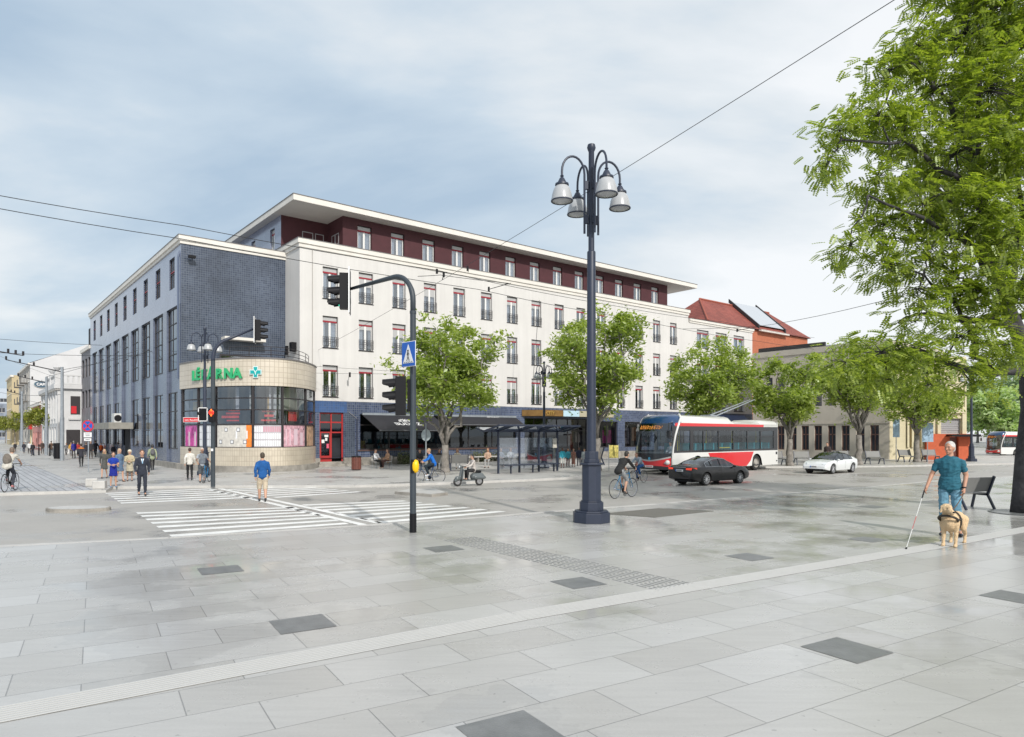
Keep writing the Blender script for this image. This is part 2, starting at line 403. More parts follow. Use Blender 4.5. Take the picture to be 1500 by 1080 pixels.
M_roadm = pavemat('wet_road', (.36, .345, .32), 60, 40, UA, (3, 3, 0), .0, var=.02, rough=(.2, .55), joint=1)
M_darkslab = mat('dark_stone', (.165, .17, .172), .35, noise=.2, nscale=4, bump=.2, bscale=60)

# ------------------------------------------------------------ ground
RZ = -.10
MB().quad((-600, -60, RZ), (900, -60, RZ), (900, 1500, RZ), (-600, 1500, RZ)).build('road', M_roadm).__setitem__('kind', 'structure')
near = [(0, 799), (120, 793.5), (248, 787), (370, 779), (520, 770), (680, 759), (820, 748), (960, 738), (1100, 727), (1227, 717), (1374, 704), (1520, 696)]
nk = [G(*p) for p in near]
nk = [nk[0] + (nk[0] - nk[2]) * 4] + nk + [nk[-1] + (nk[-1] - nk[-3]) * 4]
poly = [(p.x, p.y) for p in nk] + [(nk[-1].x + 30, -40), (-40, -40)]
MB().prism(poly, -.3, 0).build('plaza_pavement', M_plaza).__setitem__('kind', 'structure')
# light kerb stones along the edge
def strip(pts, w0, w1, z, th=.004):
    mb = MB(); a = []; b = []
    for i, p in enumerate(pts):
        d = (pts[min(i + 1, len(pts) - 1)] - pts[max(i - 1, 0)]).normalized(); n = Vector((-d.y, d.x, 0))
        a.append(Vector((p.x, p.y, z)) + n * w0); b.append(Vector((p.x, p.y, z)) + n * w1)
    for i in range(len(pts) - 1): mb.quad(a[i], a[i + 1], b[i + 1], b[i])
    return mb
M_kerb = mat('light_kerb', (.47, .46, .44), .5, noise=.12, nscale=2.2)
kb = MB()
for (p, q) in zip(nk[:-1], nk[1:]):
    d = (q - p).normalized(); n = Vector((-d.y, d.x, 0))
    kb.slab([p - n * .16 + Vector((0, 0, -.2)), q - n * .16 + Vector((0, 0, -.2)), q + n * .012 + Vector((0, 0, -.2)), p + n * .012 + Vector((0, 0, -.2))], (0, 0, .206))
kb.build('near_kerb', M_kerb)['kind'] = 'structure'
farp = [(-120, 725), (0, 722.5), (155, 718), (165, 713), (300, 711.5), (520, 711), (600, 708.5), (690, 705.5), (780, 702), (870, 697.5), (905, 693), (940, 690), (1000, 686.5), (1130, 683.5), (1290, 682.5), (1420, 680), (1500, 678)]
fk = [G(*p) for p in farp]
fk = [fk[0] + Vector((-60, 2, 0))] + fk + [fk[-1] + (fk[-1] - fk[-3]) * 6]
poly = [(p.x, p.y) for p in fk] + [(fk[-1].x + 100, 700), (-500, 700), (-500, fk[0].y)]
MB().prism(poly, -.3, 0).build('far_pavement', M_farpave)['kind'] = 'structure'
kb = MB()
for (p, q) in zip(fk[:-1], fk[1:]):
    d = (q - p).normalized(); n = Vector((-d.y, d.x, 0))
    kb.slab([p - n * .012 + Vector((0, 0, -.2)), q - n * .012 + Vector((0, 0, -.2)), q + n * .16 + Vector((0, 0, -.2)), p + n * .16 + Vector((0, 0, -.2))], (0, 0, .206))
kb.build('far_kerb', M_kerb)['kind'] = 'structure'
dA = Vector((-.632, .775, 0)).normalized(); dB = Vector((.775, .631, 0)).normalized()
# paved tram-like street on the left, running to the vanishing point
a = G(-160, 722); b = G(139, 718.5)
MB().quad(a + Vector((0, 0, .005)), b + Vector((0, 0, .005)), b + dA * 220 + Vector((0, 0, .005)), a + dA * 220 + Vector((0, 0, .005))).build('street_paving', M_street)['kind'] = 'structure'
# dark stone slabs set in the plaza
for i, (px, py, w, h) in enumerate([(323, 835, .62, .6), (443, 914, .62, .62), (650, 804, .6, .6), (847, 854, .6, .6), (1098, 816, .6, .6), (1272, 790.5, .62, .55), (1240, 952, .62, .62), (1487, 875, .62, .62), (748, 1074, .6, .6), (1120, 731, .9, .6), (1278, 742.5, .8, .6), (1372, 735, .8, .6)]):
    c = G(px, py); mb = MB()
    mb.quad(*[c + U * a * w / 2 + V * b * h / 2 + Vector((0, 0, .004)) for a, b in ((-1, -1), (1, -1), (1, 1), (-1, 1))])
    mb.build('stone_inlay', M_darkslab)['kind'] = 'structure'
# ribbed tactile line along the slabs and dashed one across
tm = MB(); p0 = G(0, 1047); p1 = G(760, 903); p2 = G(1360, 802); p3 = G(1500, 776)
line = [p0 - (p1 - p0).normalized() * 2, p0, p1, p2, p3, p3 + (p3 - p2) * 3]
M_tact = mat('tactile_paving', (.37, .37, .36), .35, noise=.1, nscale=3)
strip(line, -.2, .2, .004).build('tactile_strip', M_tact)['kind'] = 'structure'
for k in range(8):
    o = -.18 + k * .05
    for i in range(len(line) - 1):
        a, b = line[i], line[i + 1]; d = (b - a).normalized(); n = Vector((-d.y, d.x, 0))
        tm.slab([a + n * (o - .011) + Vector((0, 0, .003)), b + n * (o - .011) + Vector((0, 0, .003)), b + n * (o + .011) + Vector((0, 0, .003)), a + n * (o + .011) + Vector((0, 0, .003))], (0, 0, .006))
tm.build('tactile_ribs', mat('tactile_rib', (.50, .50, .49), .4))['kind'] = 'structure'
tm = MB(); q0 = G(672, 789); q1 = G(985, 859); d = (q1 - q0).normalized(); n = Vector((-d.y, d.x, 0)); Lq = (q1 - q0).length
for k in range(9):
    o = -.36 + k * .09; s = 0
    while s < Lq - .1:
        a = q0 + d * s + n * o
        tm.slab([a - n * .012 + Vector((0, 0, .003)), a + d * .19 - n * .012 + Vector((0, 0, .003)), a + d * .19 + n * .012 + Vector((0, 0, .003)), a + n * .012 + Vector((0, 0, .003))], (0, 0, .005)); s += .24
tm.build('tactile_dashes', mat('tactile_dark', (.36, .36, .35), .5))['kind'] = 'structure'
# long drain grate
gm = MB(); c = [G(883, 753), G(965, 745), G(1047, 749), G(960, 758.5)]
for k in range(22):
    t = k / 22; a = c[0].lerp(c[3], t); b = c[1].lerp(c[2], t); a2 = c[0].lerp(c[3], t + .028); b2 = c[1].lerp(c[2], t + .028)
    gm.slab([a + Vector((0, 0, .003)), b + Vector((0, 0, .003)), b2 + Vector((0, 0, .003)), a2 + Vector((0, 0, .003))], (0, 0, .01))
g = thing('drain_grate', 'long ribbed drain grate in the paving right of the tall lamp', 'grate')
MB().quad(*[p + Vector((0, 0, .004)) for p in c]).build('grate_bed', mat('grate_bed', (.22, .21, .185), .6), g)
gm.build('grate_bars', mat('grate_bar', (.14, .135, .12), .5), g)
# zebra crossing stripes on the road
def zebra(quad, n, f=.5):
    a, b, c, d = [G(*p, z=RZ) for p in quad]     # top-left, top-right, bottom-right, bottom-left
    mb = MB()
    for k in range(n):
        t0 = k / (n - 1 + f); t1 = t0 + f / (n - 1 + f); z = Vector((0, 0, .004))
        mb.quad(a.lerp(d, t0) + z, b.lerp(c, t0) + z, b.lerp(c, t1) + z, a.lerp(d, t1) + z)
    mb.build('zebra_crossing', M_paint)['kind'] = 'structure'
zebra([(199, 751), (432, 743), (512, 768), (252, 787)], 7, .45)
zebra([(441, 739.5), (590, 733.5), (742, 750), (557, 767)], 7, .45)
zebra([(154, 722.5), (309, 716), (372, 729.5), (178, 738)], 6, .45)
zebra([(330, 717), (446, 713), (530, 721), (405, 729.5)], 6, .45)
for a, b, w in (((309, 717), (532, 769), .11), ((322, 716), (556, 766.5), .11)):
    pa, pb = G(*a, z=RZ), G(*b, z=RZ); strip([pa, pb], -w, w, RZ + .004).build('guide_line', M_paint)['kind'] = 'structure'
for ax, ay, bx, by in ((680, 731, 860, 722), (690, 718, 850, 712), (640, 727, 700, 723), (1000, 716, 1180, 705), (990, 724, 1100, 716), (1120, 700, 1330, 692), (1260, 706, 1420, 697), (720, 708, 860, 703.5), (1290, 690, 1440, 685)):
    strip([G(ax, ay, RZ), G(bx, by, RZ)], -.05, .05, RZ + .004).build('lane_marking', mat('worn_paint', (.42, .41, .39), .5, noise=.3, nscale=1.5))['kind'] = 'structure'
# traffic islands
def island(name, label, pts, h):
    o = thing(name, label, 'traffic island')
    mb = MB(); mb.prism([(p.x, p.y) for p in pts], RZ - .02, RZ + h); mb.build('kerb', M_stone, o, bevel=.01)
    cx = sum(p.x for p in pts) / len(pts); cy = sum(p.y for p in pts) / len(pts)
    MB().add([(cx + (p.x - cx) * .93, cy + (p.y - cy) * .93, RZ + h + .004) for p in pts], [tuple(range(len(pts)))]).build('top', M_kerb, o)
c = G(109, 749, RZ); rr = [c + Vector((math.cos(t) * .92, math.sin(t) * .55 + .2, 0)) for t in [2 * math.pi * k / 28 for k in range(28)]]
island('round_island', 'low round concrete island in the road at the left', rr, .09)
island('kerb_island', 'low angled concrete island left of the signal pole in the road', [G(578, 724, RZ), G(633, 728.5, RZ), G(656, 725.5, RZ), G(640, 720, RZ), G(600, 719, RZ)], .1)
# ------------------------------------------------------------ main buildings (local x along the street front, y into the block)
P0 = Vector((-13.87, 44.78, 0)); BR = R(39.15)
def bpt(x, y, z=0.0):
    return P0 + dB * x + dA * y + Vector((0, 0, z))
def fB(off=0.0): return lambda s, d, z: (s, off + d, z)
def fA(off=-6.59): return lambda s, d, z: (off + d, s, z)

def window_proto(parent, name, w, h, rail=True, red=True, parts=True, curtain=True, cf=(.82, .82), drop=0.0):
    """french window, local x across, y into the wall, z up from its sill; frame recessed in the opening"""
    a = w / 2; y = .13; f = MB(); f.use(M_dframe)
    f.box(-a, -a + .05, y, y + .07, 0, h); f.box(a - .05, a, y, y + .07, 0, h); f.box(-a + .05, a - .05, y, y + .07, 0, .05); f.box(-a + .05, a - .05, y, y + .07, h - .05, h)
    f.use(mat('roller_box', (.42, .42, .42), .6)); f.box(-a + .05, a - .05, y + .01, y + .06, h - .30, h - .05)
    if drop: f.box(-a + .1, a - .1, y + .005, y + .028, h - .42 - drop, h - .42)
    f.use(M_redframe if red else M_dframe); f.box(-a + .05, a - .05, y - .01, y + .08, h - .42, h - .302)
    f.use(M_wframe); f.box(-.07, .07, y - .002, y + .06, .05, h - .42)
    f.box(-a + .05, -a + .10, y + .004, y + .055, .05, h - .42); f.box(a - .10, a - .05, y + .004, y + .055, .05, h - .42)
    f.use(M_dframe); f.box(-a - .03, a + .03, -.04, .0, -.05, -.005)
    o = f.build(name, None, parent)
    MB().quad((-a + .1, y + .03, .05), (a - .1, y + .03, .05), (a - .1, y + .03, h - .42), (-a + .1, y + .03, h - .42)).build('pane', M_glass, o)
    if curtain:
        c = MB()
        for sx in (-1, 1):
            x0, x1 = sx * (a - .1), sx * .11; n = 12
            hgt = h - .42
            k = len(c.v)
            for i in range(n + 1):
                xx = x0 + (x1 - x0) * i / n * cf[sx > 0]; yy = y + .16 + .025 * (i % 2)
                c.v += [(xx, yy, .06), (xx, yy, hgt)]
            for i in range(n): c.face([k + 2 * i, k + 2 * i + 2, k + 2 * i + 3, k + 2 * i + 1])
        c.build('curtain', M_curtain, o)
    if rail:
        r = MB()
        for z in (.12, .42, .57, .72): r.box(-a - .01, a + .01, -.05, -.03, z, z + .022)
        for i in range(9):
            x = -a + w * i / 8; r.box(x - .008, x + .008, -.048, -.032, .12, .72)
        r.build('railing', M_rail, o)
    return o
def place_windows(proto, parent, spots, rz=0.0):
    first = True
    for p in spots:
        o = proto if first else copy_tree(proto, parent)
        o.location = p; o.rotation_euler = (0, 0, rz); first = False

# --- white building with the maroon set-back storey
wb = thing('corner_building', 'long white four storey building with red framed windows, maroon top floor and wide flat roof', 'building', P0, BR)
Z4 = 4.38
rows = [(11.24, 13.37), (7.95, 10.08), (4.66, 6.79)]
cols = [2.13 + 2.63 * k for k in range(15)]
holes = [(c - .55, c + .55, a, b) for c in cols for a, b in rows]
mb = MB(); mb.use(M_white); wallholes(mb, fB(), 0, 41.4, Z4, 14.4, holes, .3)
# left flank, right end, back
mb.use(M_white); mb.quad((0, 0, 0), (0, 6, 0), (0, 6, 14.4), (0, 0, 14.4))
mb.quad((0, 14, 0), (41.4, 14, 0), (41.4, 14, 14.4), (0, 14, 14.4)); mb.quad((41.4, 0, 0), (41.4, 14, 0), (41.4, 14, 14.4), (41.4, 0, 14.4))
mb.quad((0, 0, 14.4), (41.4, 0, 14.4), (41.4, 14, 14.4), (0, 14, 14.4))
mb.build('wall', None, wb)
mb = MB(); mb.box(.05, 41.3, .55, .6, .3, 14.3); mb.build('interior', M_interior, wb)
cols2 = (43.95, 47.3, 50.7)
mb = MB(); mb.use(M_white)
hx = [(c - 1.05, c + 1.05, a, b - .25) for c in cols2 for a, b in rows]
wallholes(mb, fB(.02), 41.4, 53.4, Z4, 13.7, hx, .3); mb.use(M_white)
mb.quad((53.4, .02, 0), (53.4, 12, 0), (53.4, 12, 13.7), (53.4, .02, 13.7)); mb.quad((41.4, .02, 13.7), (53.4, .02, 13.7), (53.4, 12, 13.7), (41.4, 12, 13.7))
mb.build('side_wing', None, wb)
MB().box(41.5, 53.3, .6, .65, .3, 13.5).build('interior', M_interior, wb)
# cornices in two steps
def cornice(name, x0, x1, ya, yb, z0, z1, parent, left=True, m=M_trim, right=False, pr=.16):
    c = MB(); c.use(m)
    for (p, a, b) in ((pr * .5, z0, z0 + (z1 - z0) * .45), (pr, z0 + (z1 - z0) * .45, z1)):
        xl = x0 - (p if left else 0); xr = x1 + (p if right else 0)
        c.box(xl, xr, ya - p, ya + .25, a, b)
        if left: c.box(xl, x0 + .25, ya + .25, yb, a, b)
    c.use(M_trim_edge); c.box(x0 - (pr + .03 if left else 0), x1 + (pr + .03 if right else 0), ya - pr - .03, ya + .28, z1, z1 + .035)
    if left: c.box(x0 - pr - .03, x0 + .28, ya + .28, yb, z1, z1 + .035)
    return c.build(name, None, parent)
cornice('cornice', 0, 41.4, 0, 6, 14.4, 14.95, wb, right=True)
cornice('cornice', 41.57, 53.4, .02, 6, 13.7, 14.12, wb, left=False, right=True)
vs_ = [window_proto(wb, 'window', 1.1, 2.13, cf=c_, drop=d_) for c_, d_ in (((.82, .82), 0), ((.55, .9), 0), ((.3, .35), 0), ((.7, .7), .55), ((.95, .4), .25))]
random.seed(12); sp5 = [[] for _ in vs_]
for k_, (c, a) in enumerate([(c, a) for c in cols for a, b in rows]): sp5[k_ if k_ < 5 else random.choice((0, 0, 1, 1, 2, 3, 4))].append((c, 0, a))
for v_, q_ in zip(vs_, sp5): place_windows(v_, wb, q_)
w1 = window_proto(wb, 'window', 2.1, 1.88, rail=False)
place_windows(w1, wb, [(c, .02, a) for c in cols2 for a, b in rows])
# penthouse
pc = [5.07 + 2.665 * k for k in range(13)]
mb = MB(); mb.use(M_maroon)
wallholes(mb, fB(.8), 3.4, 39.0, 14.4, 17.3, [(c - .55, c + .55, 14.75, 16.88) for c in pc], .25)
mb.use(M_maroon); mb.quad((3.4, .8, 14.4), (3.4, 3.3, 14.4), (3.4, 3.3, 17.3), (3.4, .8, 17.3)); mb.quad((39, .8, 14.4), (39, 13, 14.4), (39, 13, 17.3), (39, .8, 17.3))
mb.quad((0, 3.3, 14.4), (3.4, 3.3, 14.4), (3.4, 3.3, 17.3), (0, 3.3, 17.3)); mb.quad((0, 13, 14.4), (39, 13, 14.4), (39, 13, 17.3), (0, 13, 17.3))
mb.build('top_floor', None, wb)
mb = MB(); mb.use(M_mosA2); wallholes(mb, fA(0), 3.3, 13, 14.4, 17.3, [(4.5, 5.4, 14.9, 16.7), (8.5, 9.4, 14.9, 16.7)], .2)
mb.build('tiled_flank', None, wb)
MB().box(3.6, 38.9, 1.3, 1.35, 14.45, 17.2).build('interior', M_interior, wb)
w2 = window_proto(wb, 'window', 1.1, 2.13, rail=False)
place_windows(w2, wb, [(c, .8, 14.75) for c in pc])
w3 = window_proto(wb, 'window', .9, 1.8, rail=False, curtain=False)
place_windows(w3, wb, [(0, 4.95, 14.9), (0, 8.95, 14.9)], R(-90))
mb = MB()       # light framed openings on the recessed terrace
mb.use(mat('light_frame', (.34, .33, .34), .5))
for x0, x1 in ((1.5, 2.3), (2.45, 3.1)):
    mb.box(x0, x1, 3.26, 3.29, 16.4, 16.45); mb.box(x0, x0 + .05, 3.26, 3.29, 14.6, 16.4); mb.box(x1 - .05, x1, 3.26, 3.29, 14.6, 16.4)
for y0, y1 in ((1.4, 1.95), (2.0, 2.55)):
    mb.box(3.36, 3.39, y0, y1, 14.6, 14.66); mb.box(3.36, 3.39, y0, y1, 16.2, 16.26); mb.box(3.36, 3.39, y0, y0 + .06, 14.66, 16.2); mb.box(3.36, 3.39, y1 - .06, y1, 14.66, 16.2); mb.box(3.36, 3.39, y0, y1, 15.5, 15.55)
mb.build('terrace_frames', None, wb)
mb = MB(); mb.use(M_soffit); mb.box(-.53, 42.5, -.3, 15, 17.3, 17.68)
mb.use(M_trim_edge); mb.box(-.57, 42.54, -.34, 15.04, 17.68, 17.72); mb.build('roof_slab', None, wb)
mb = MB(); mb.use(M_trim); mb.box(-.535, 42.505, -.305, 15.0, 17.315, 17.676)  # lighter fascia wrap
mb.f = [f for i, f in enumerate(mb.f) if i in (2, 3, 5)]; mb.m = [0] * 3
mb.build('roof_fascia', None, wb)
# rain pipe, wall lamps, brackets
mb = MB(); mb.tube([(.85, -.05, 5), (.85, -.05, 14.3)], .02, 6); mb.build('lightning_rod', mat('conductor', (.35, .33, .3), .5), wb)
MB().box(-.18, -.02, 1.9, 2.1, 7.5, 8.1).build('wall_spotlight', M_black, wb); mb = MB(); mb.box(-.35, -.02, .5, .9, 7.6, 8.2); mb.tube([(-.02, .7, 8.1), (-.45, .6, 7.95)], .03, 6); mb.build('wall_spotlight', M_black, wb)
mb = MB()
for (s, z) in ((15.8, 9.4), (20.8, 7.3), (3.5, 6.2)):
    mb.tube([(s, 0, z), (s - .3, -.7, z)], .025, 6); mb.box(s - .35, s - .25, -.75, -.65, z - .2, z + .12)
mb.build('wire_bracket', M_black, wb)

# --- ground floor
mb = MB(); mb.use(M_mosD); gh = [(1.36, 3.07, .3, 3.6), (4.3, 18.3, 1.05, 3.55), (19.2, 27.2, .05, 3.5), (28.0, 30.6, .9, 3.3), (31.6, 35.4, .9, 3.3), (36.4, 40.6, .9, 3.3), (42, 46, .9, 3.3), (47, 52.5, .9, 3.3)]
wallholes(mb, fB(-.03), 0.0, 53.4, .55, Z4, [h if h[2] > .55 else (h[0], h[1], .55, h[3]) for h in gh], .5, reveal=M_mosD); mb.build('tiled_base', None, wb)
mb = MB(); mb.use(M_stone)
for a, b in ((.0, 1.36), (3.07, 19.2), (27.2, 53.4)): mb.box(a, b, -.12, .4, 0, .545)
mb.box(1.0, 4.2, -.75, -.125, 0, .16); mb.box(1.2, 3.3, -.4, .45, .162, .30); mb.build('stone_base', None, wb)
MB().box(1.0, 3.3, -.045, -.032, 3.62, 4.36).use(M_mosL).build('blue_panel', M_mosL, wb)
mb = MB(); mb.box(3.15, 3.9, -.06, -.032, .56, 3.55); mb.build('tiled_pier', M_mosL if False else M_mosB, wb)
d = MB(); d.use(mat('red_door_paint', (.40, .03, .03), .45))
for x in (1.36, 2.18, 2.98): d.box(x, x + .09, .1, .18, .3, 3.6)
for z in (.3, 2.22, 2.9, 3.5): d.box(1.45, 2.18, .11, .17, z, z + .09); d.box(2.27, 2.98, .11, .17, z, z + .09) if z > 1 else None
d.box(1.45, 1.52, .105, .175, .39, 2.22); d.box(2.11, 2.18, .105, .175, .39, 2.22); d.box(1.52, 2.11, .11, .17, .39, .7)
dd = d.build('door', None, wb)
MB().quad((1.45, .14, .6), (2.18, .14, .6), (2.18, .14, 3.5), (1.45, .14, 3.5)).quad((2.27, .14, 2.3), (2.98, .14, 2.3), (2.98, .14, 3.5), (2.27, .14, 3.5)).build('pane', M_shopglass, dd)
pp = MB(); pp.use(M_signw); pp.box(1.55, 1.75, .10, .104, 1.55, 1.78); pp.box(1.8, 1.95, .10, .104, 1.7, 1.9); pp.box(1.75, 2.02, .10, .104, 1.95, 2.1)
pp.use(mat('pink_poster', (.7, .12, .2), .6)); pp.box(1.9, 2.06, .10, .104, 1.2, 1.5); pp.build('poster', None, dd)
# shop interior with pale shelves, dark windows
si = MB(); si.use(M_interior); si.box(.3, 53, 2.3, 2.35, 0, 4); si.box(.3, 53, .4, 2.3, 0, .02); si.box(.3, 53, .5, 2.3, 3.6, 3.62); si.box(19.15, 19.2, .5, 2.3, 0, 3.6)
si.use(mat('shop_shelf', (.25, .22, .18), .8, noise=.6, nscale=3)); 
random.seed(3)
for k in range(34):
    x = 4.5 + random.random() * 46; w = .3 + random.random() * 1.2; z = .9 + random.random() * 1.6
    si.use(mat('shop_item%d' % (k % 4), [(.25, .22, .18), (.12, .13, .16), (.3, .3, .32), (.16, .08, .06)][k % 4], .8)); si.box(x, x + w, 1.5, 1.9, z, z + .25 + random.random() * .5)
si.build('shop_interior', None, wb)
def shopwin(x0, x1, z0, z1, n, tr=None, y=.12):
    f = MB(); f.use(M_dframe); f.box(x0, x1, y, y + .08, z0, z0 + .08); f.box(x0, x1, y, y + .08, z1 - .08, z1)
    for i in range(n + 1):
        x = x0 + (x1 - x0 - .07) * i / n; f.box(x, x + .07, y + .003, y + .077, z0 + .08, z1 - .08)
    if tr: f.box(x0, x1, y + .006, y + .074, tr, tr + .07)
    o = f.build('shop_window', None, wb)
    MB().quad((x0, y + .04, z0), (x1, y + .04, z0), (x1, y + .04, z1), (x0, y + .04, z1)).build('pane', M_shopglass, o)
    return o
shopwin(4.3, 18.3, 1.05, 3.55, 6, 2.75); shopwin(19.2, 27.2, .05, 3.5, 6, 2.4, .35)
for a, b in ((28.0, 30.6), (31.6, 35.4), (36.4, 40.6), (42, 46), (47, 52.5)): shopwin(a, b, .9, 3.3, 2)
MB().box(4.0, 18.4, -.12, -.035, .98, 1.045).build('brown_sill', mat('brown_sill', (.12, .06, .045), .6), wb)
ps = MB()
for (x0, x1, z0, z1, c) in ((29.1, 30.3, 1.3, 2.5, (.62, .05, .28)), (29.3, 29.9, 2.0, 2.9, (.35, .42, .10)), (32.0, 32.8, 1.2, 2.7, (.35, .30, .32)), (33.2, 34.0, 1.5, 2.8, (.5, .25, .12)), (34.2, 35.2, 1.1, 2.6, (.40, .38, .42)), (24.6, 25.2, 1.2, 2.3, (.45, .35, .27)), (25.6, 26.2, 1.4, 2.5, (.5, .42, .35))):
    ps.use(mat('poster_%d' % int(x0 * 10), c, .6, noise=.6, nscale=5)); ps.box(x0, x1, .5, .51, z0, z1)
ps.build('window_poster', None, wb)
# awnings
M_awn = mat('black_awning', (.018, .018, .023), .7, noise=.15)
def awning(x0, x1, z0, z1, dep, label, name='awning'):
    a = MB(); a.use(M_awn); a.slab([(x0, -.1, z0), (x1, -.1, z0), (x1, -dep, z1), (x0, -dep, z1)], (0, 0, -.02))
    a.use(M_dframe); a.bar((x0, -.1, z0 - .03), (x0, -dep, z1 - .03), .04); a.bar((x1, -.1, z0 - .03), (x1, -dep, z1 - .03), .04)
    a.box(x0, x1, -dep - .04, -dep + .02, z1 - .12, z1); a.use(M_galv); a.box(x0, x1, -dep - .045, -dep - .042, z1 - .05, z1 - .03)
    a.box(x0 - .02, x1 + .02, -.16, -.035, z0 - .02, z0 + .12)
    return a.build(name, None, wb)
aw = awning(4.45, 10.2, 3.5, 2.45, 2.5, '')
# half sunburst emblem and the lettering on the sloping cloth
import itertools
sl_ = (3.5 - 2.45) / 2.4; ang = math.atan(sl_)
Mx = Matrix.Translation((7.2, -1.75, 3.5 - 1.65 * sl_ + .012)) @ Matrix.Rotation(ang, 4, 'X')
lb = MB(); lb.use(M_signw)
for k in range(9):
    t = math.pi * k / 8; p0 = (math.cos(t) * .28, math.sin(t) * .28 + .62, 0); p1 = (math.cos(t) * .5, math.sin(t) * .45 + .62, 0); n = (-math.sin(t) * .035, math.cos(t) * .035, 0)
    lb.slab([Mx @ Vector((p0[0] - n[0], p0[1] - n[1], 0)), Mx @ Vector((p1[0] - n[0], p1[1] - n[1], 0)), Mx @ Vector((p1[0] + n[0], p1[1] + n[1], 0)), Mx @ Vector((p0[0] + n[0], p0[1] + n[1], 0))], (0, 0, .005))
lb.slab([Mx @ Vector((math.cos(math.pi * k / 8) * .2, math.sin(math.pi * k / 8) * .2 + .62, 0)) for k in range(9)], (0, 0, .005))
lb.build('emblem', None, aw)
text('lettering', 'BUDDZ', M_signw, aw, Mx @ Matrix.Translation((0, -.02, .002)), .62, .004, 'CENTER', .004)
aw2 = awning(11.2, 18.2, 3.5, 2.9, 1.2, '')
text('lettering', 'RESTAURANT', M_signw, aw2, Matrix.Translation((15.8, -.172, 3.4)) @ Matrix.Rotation(R(90), 4, 'X'), .2, .004, 'CENTER')
a3 = MB(); a3.use(mat('blue_awning', (.03, .06, .16), .6)); a3.slab([(44.5, -.1, 4.2), (51.5, -.1, 4.2), (51.5, -1.2, 3.3), (44.5, -1.2, 3.3)], (0, 0, -.02)); a3.build('awning', None, wb)
# bronze entrance canopy
cn = MB(); z0, z1 = 3.6, 4.15
out = [(18.9, -.04), (20.1, -1.5), (28.4, -1.5), (28.4, -.04)]
cn.use(mat('canopy_dark', (.03, .03, .035), .6)); cn.prism(out, z0, z1)
can = cn.build('entrance_canopy', None, wb)
cn = MB(); cn.use(mat('bronze_panel', (.30, .17, .06), .35, metal=.5, noise=.35, nscale=2)); cn.slab([(18.9, -.06, z0 + .03), (20.08, -1.525, z0 + .03), (20.08, -1.525, z1 - .02), (18.9, -.06, z1 - .02)], (-.02, -.01, 0)); cn.box(20.12, 22.2, -1.53, -1.505, z0 + .03, z1 - .02)
cn.use(mat('pale_blue_panel', (.45, .62, .72), .4)); cn.box(22.22, 24.1, -1.53, -1.505, z0 + .03, z1 - .02)
cn.use(mat('beige_panel', (.42, .38, .28), .5)); cn.box(24.12, 28.4, -1.53, -1.505, z0 + .03, z1 - .02); cn.build('canopy_fascia', None, can)
text('lettering', 'CITY', mat('gold_letter', (.62, .42, .12), .35, metal=.6), can, Matrix.Translation((20.25, -1.56, z0 + .12)) @ Matrix.Rotation(R(90), 4, 'X'), .42, .02)

# --- blue tiled building
tb = thing('tiled_building', 'blue mosaic tiled corner building with tall narrow windows along the side street', 'building', P0, BR)
XA = -6.59
ts = [2.5 + 2.24 + 3.93 * k for k in range(9)]
mb = MB(); mb.use(M_mosA2)
hs = [(t - .7, t + .7, 11.5, 13.5) for t in ts]
wallholes(mb, fA(XA), 2.5, 38.9, 10.3, 14.0, hs, .14, reveal=M_mosD); mb.use(M_mosA)
hb = [(max(t - 1.45, 2.95), t + 1.45, .35, 10.3) for t in ts]
wallholes(mb, fA(XA), 2.5, 38.9, .35, 10.3, hb, .16, reveal=M_mosA)
mb.use(M_mosA)
for t in ts:
    a, b = max(t - 1.45, 2.95), t + 1.45
    for z0, z1 in ((.35, 1.2), (4.85, 6.3)): mb.quad((XA + .16, a, z0), (XA + .16, b, z0), (XA + .16, b, z1), (XA + .16, a, z1))
mb.use(M_mosB); mb.quad((XA, 2.5, 5.2), (0, 2.5, 5.2), (0, 2.5, 14.0), (XA, 2.5, 14.0)); 
mb.quad((XA, 14, 0), (0, 14, 0), (0, 14, 14), (XA, 14, 14)); mb.quad((XA, 2.5, 14), (0, 2.5, 14), (6, 38.9, 14), (XA, 38.9, 14)); mb.quad((XA, 38.9, 0), (6, 38.9, 0), (6, 38.9, 14), (XA, 38.9, 14))
mb.build('wall', None, tb)
mb = MB(); mb.box(XA + .02, XA + .3, 2.45, 2.495, .4, 5.2); mb.quad((XA, 2.5, 0), (0, 2.5, 0), (0, 2.5, 5.2), (XA, 2.5, 5.2)); mb.build('lower_corner', M_mosB, tb)
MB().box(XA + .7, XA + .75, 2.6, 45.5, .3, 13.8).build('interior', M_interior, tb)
MB().box(XA - .22, XA + .02, 2.6, 17.8, 0, .349).box(XA - .22, XA + .02, 19.6, 45.7, 0, .349).build('stone_plinth', M_stone, tb)
c = MB(); c.use(M_trim)
for p, a, b in ((.07, 14.0, 14.2), (.16, 14.2, 14.5)):
    c.box(XA - p, 0, 2.5 - p, 2.8, a, b); c.box(XA - p, XA + .3, 2.8, 38.9 + p, a, b)
c.use(M_trim_edge); c.box(XA - .19, 0, 2.31, 2.82, 14.5, 14.535); c.box(XA - .19, XA + .32, 2.82, 39.1, 14.5, 14.535); c.build('cornice', None, tb)
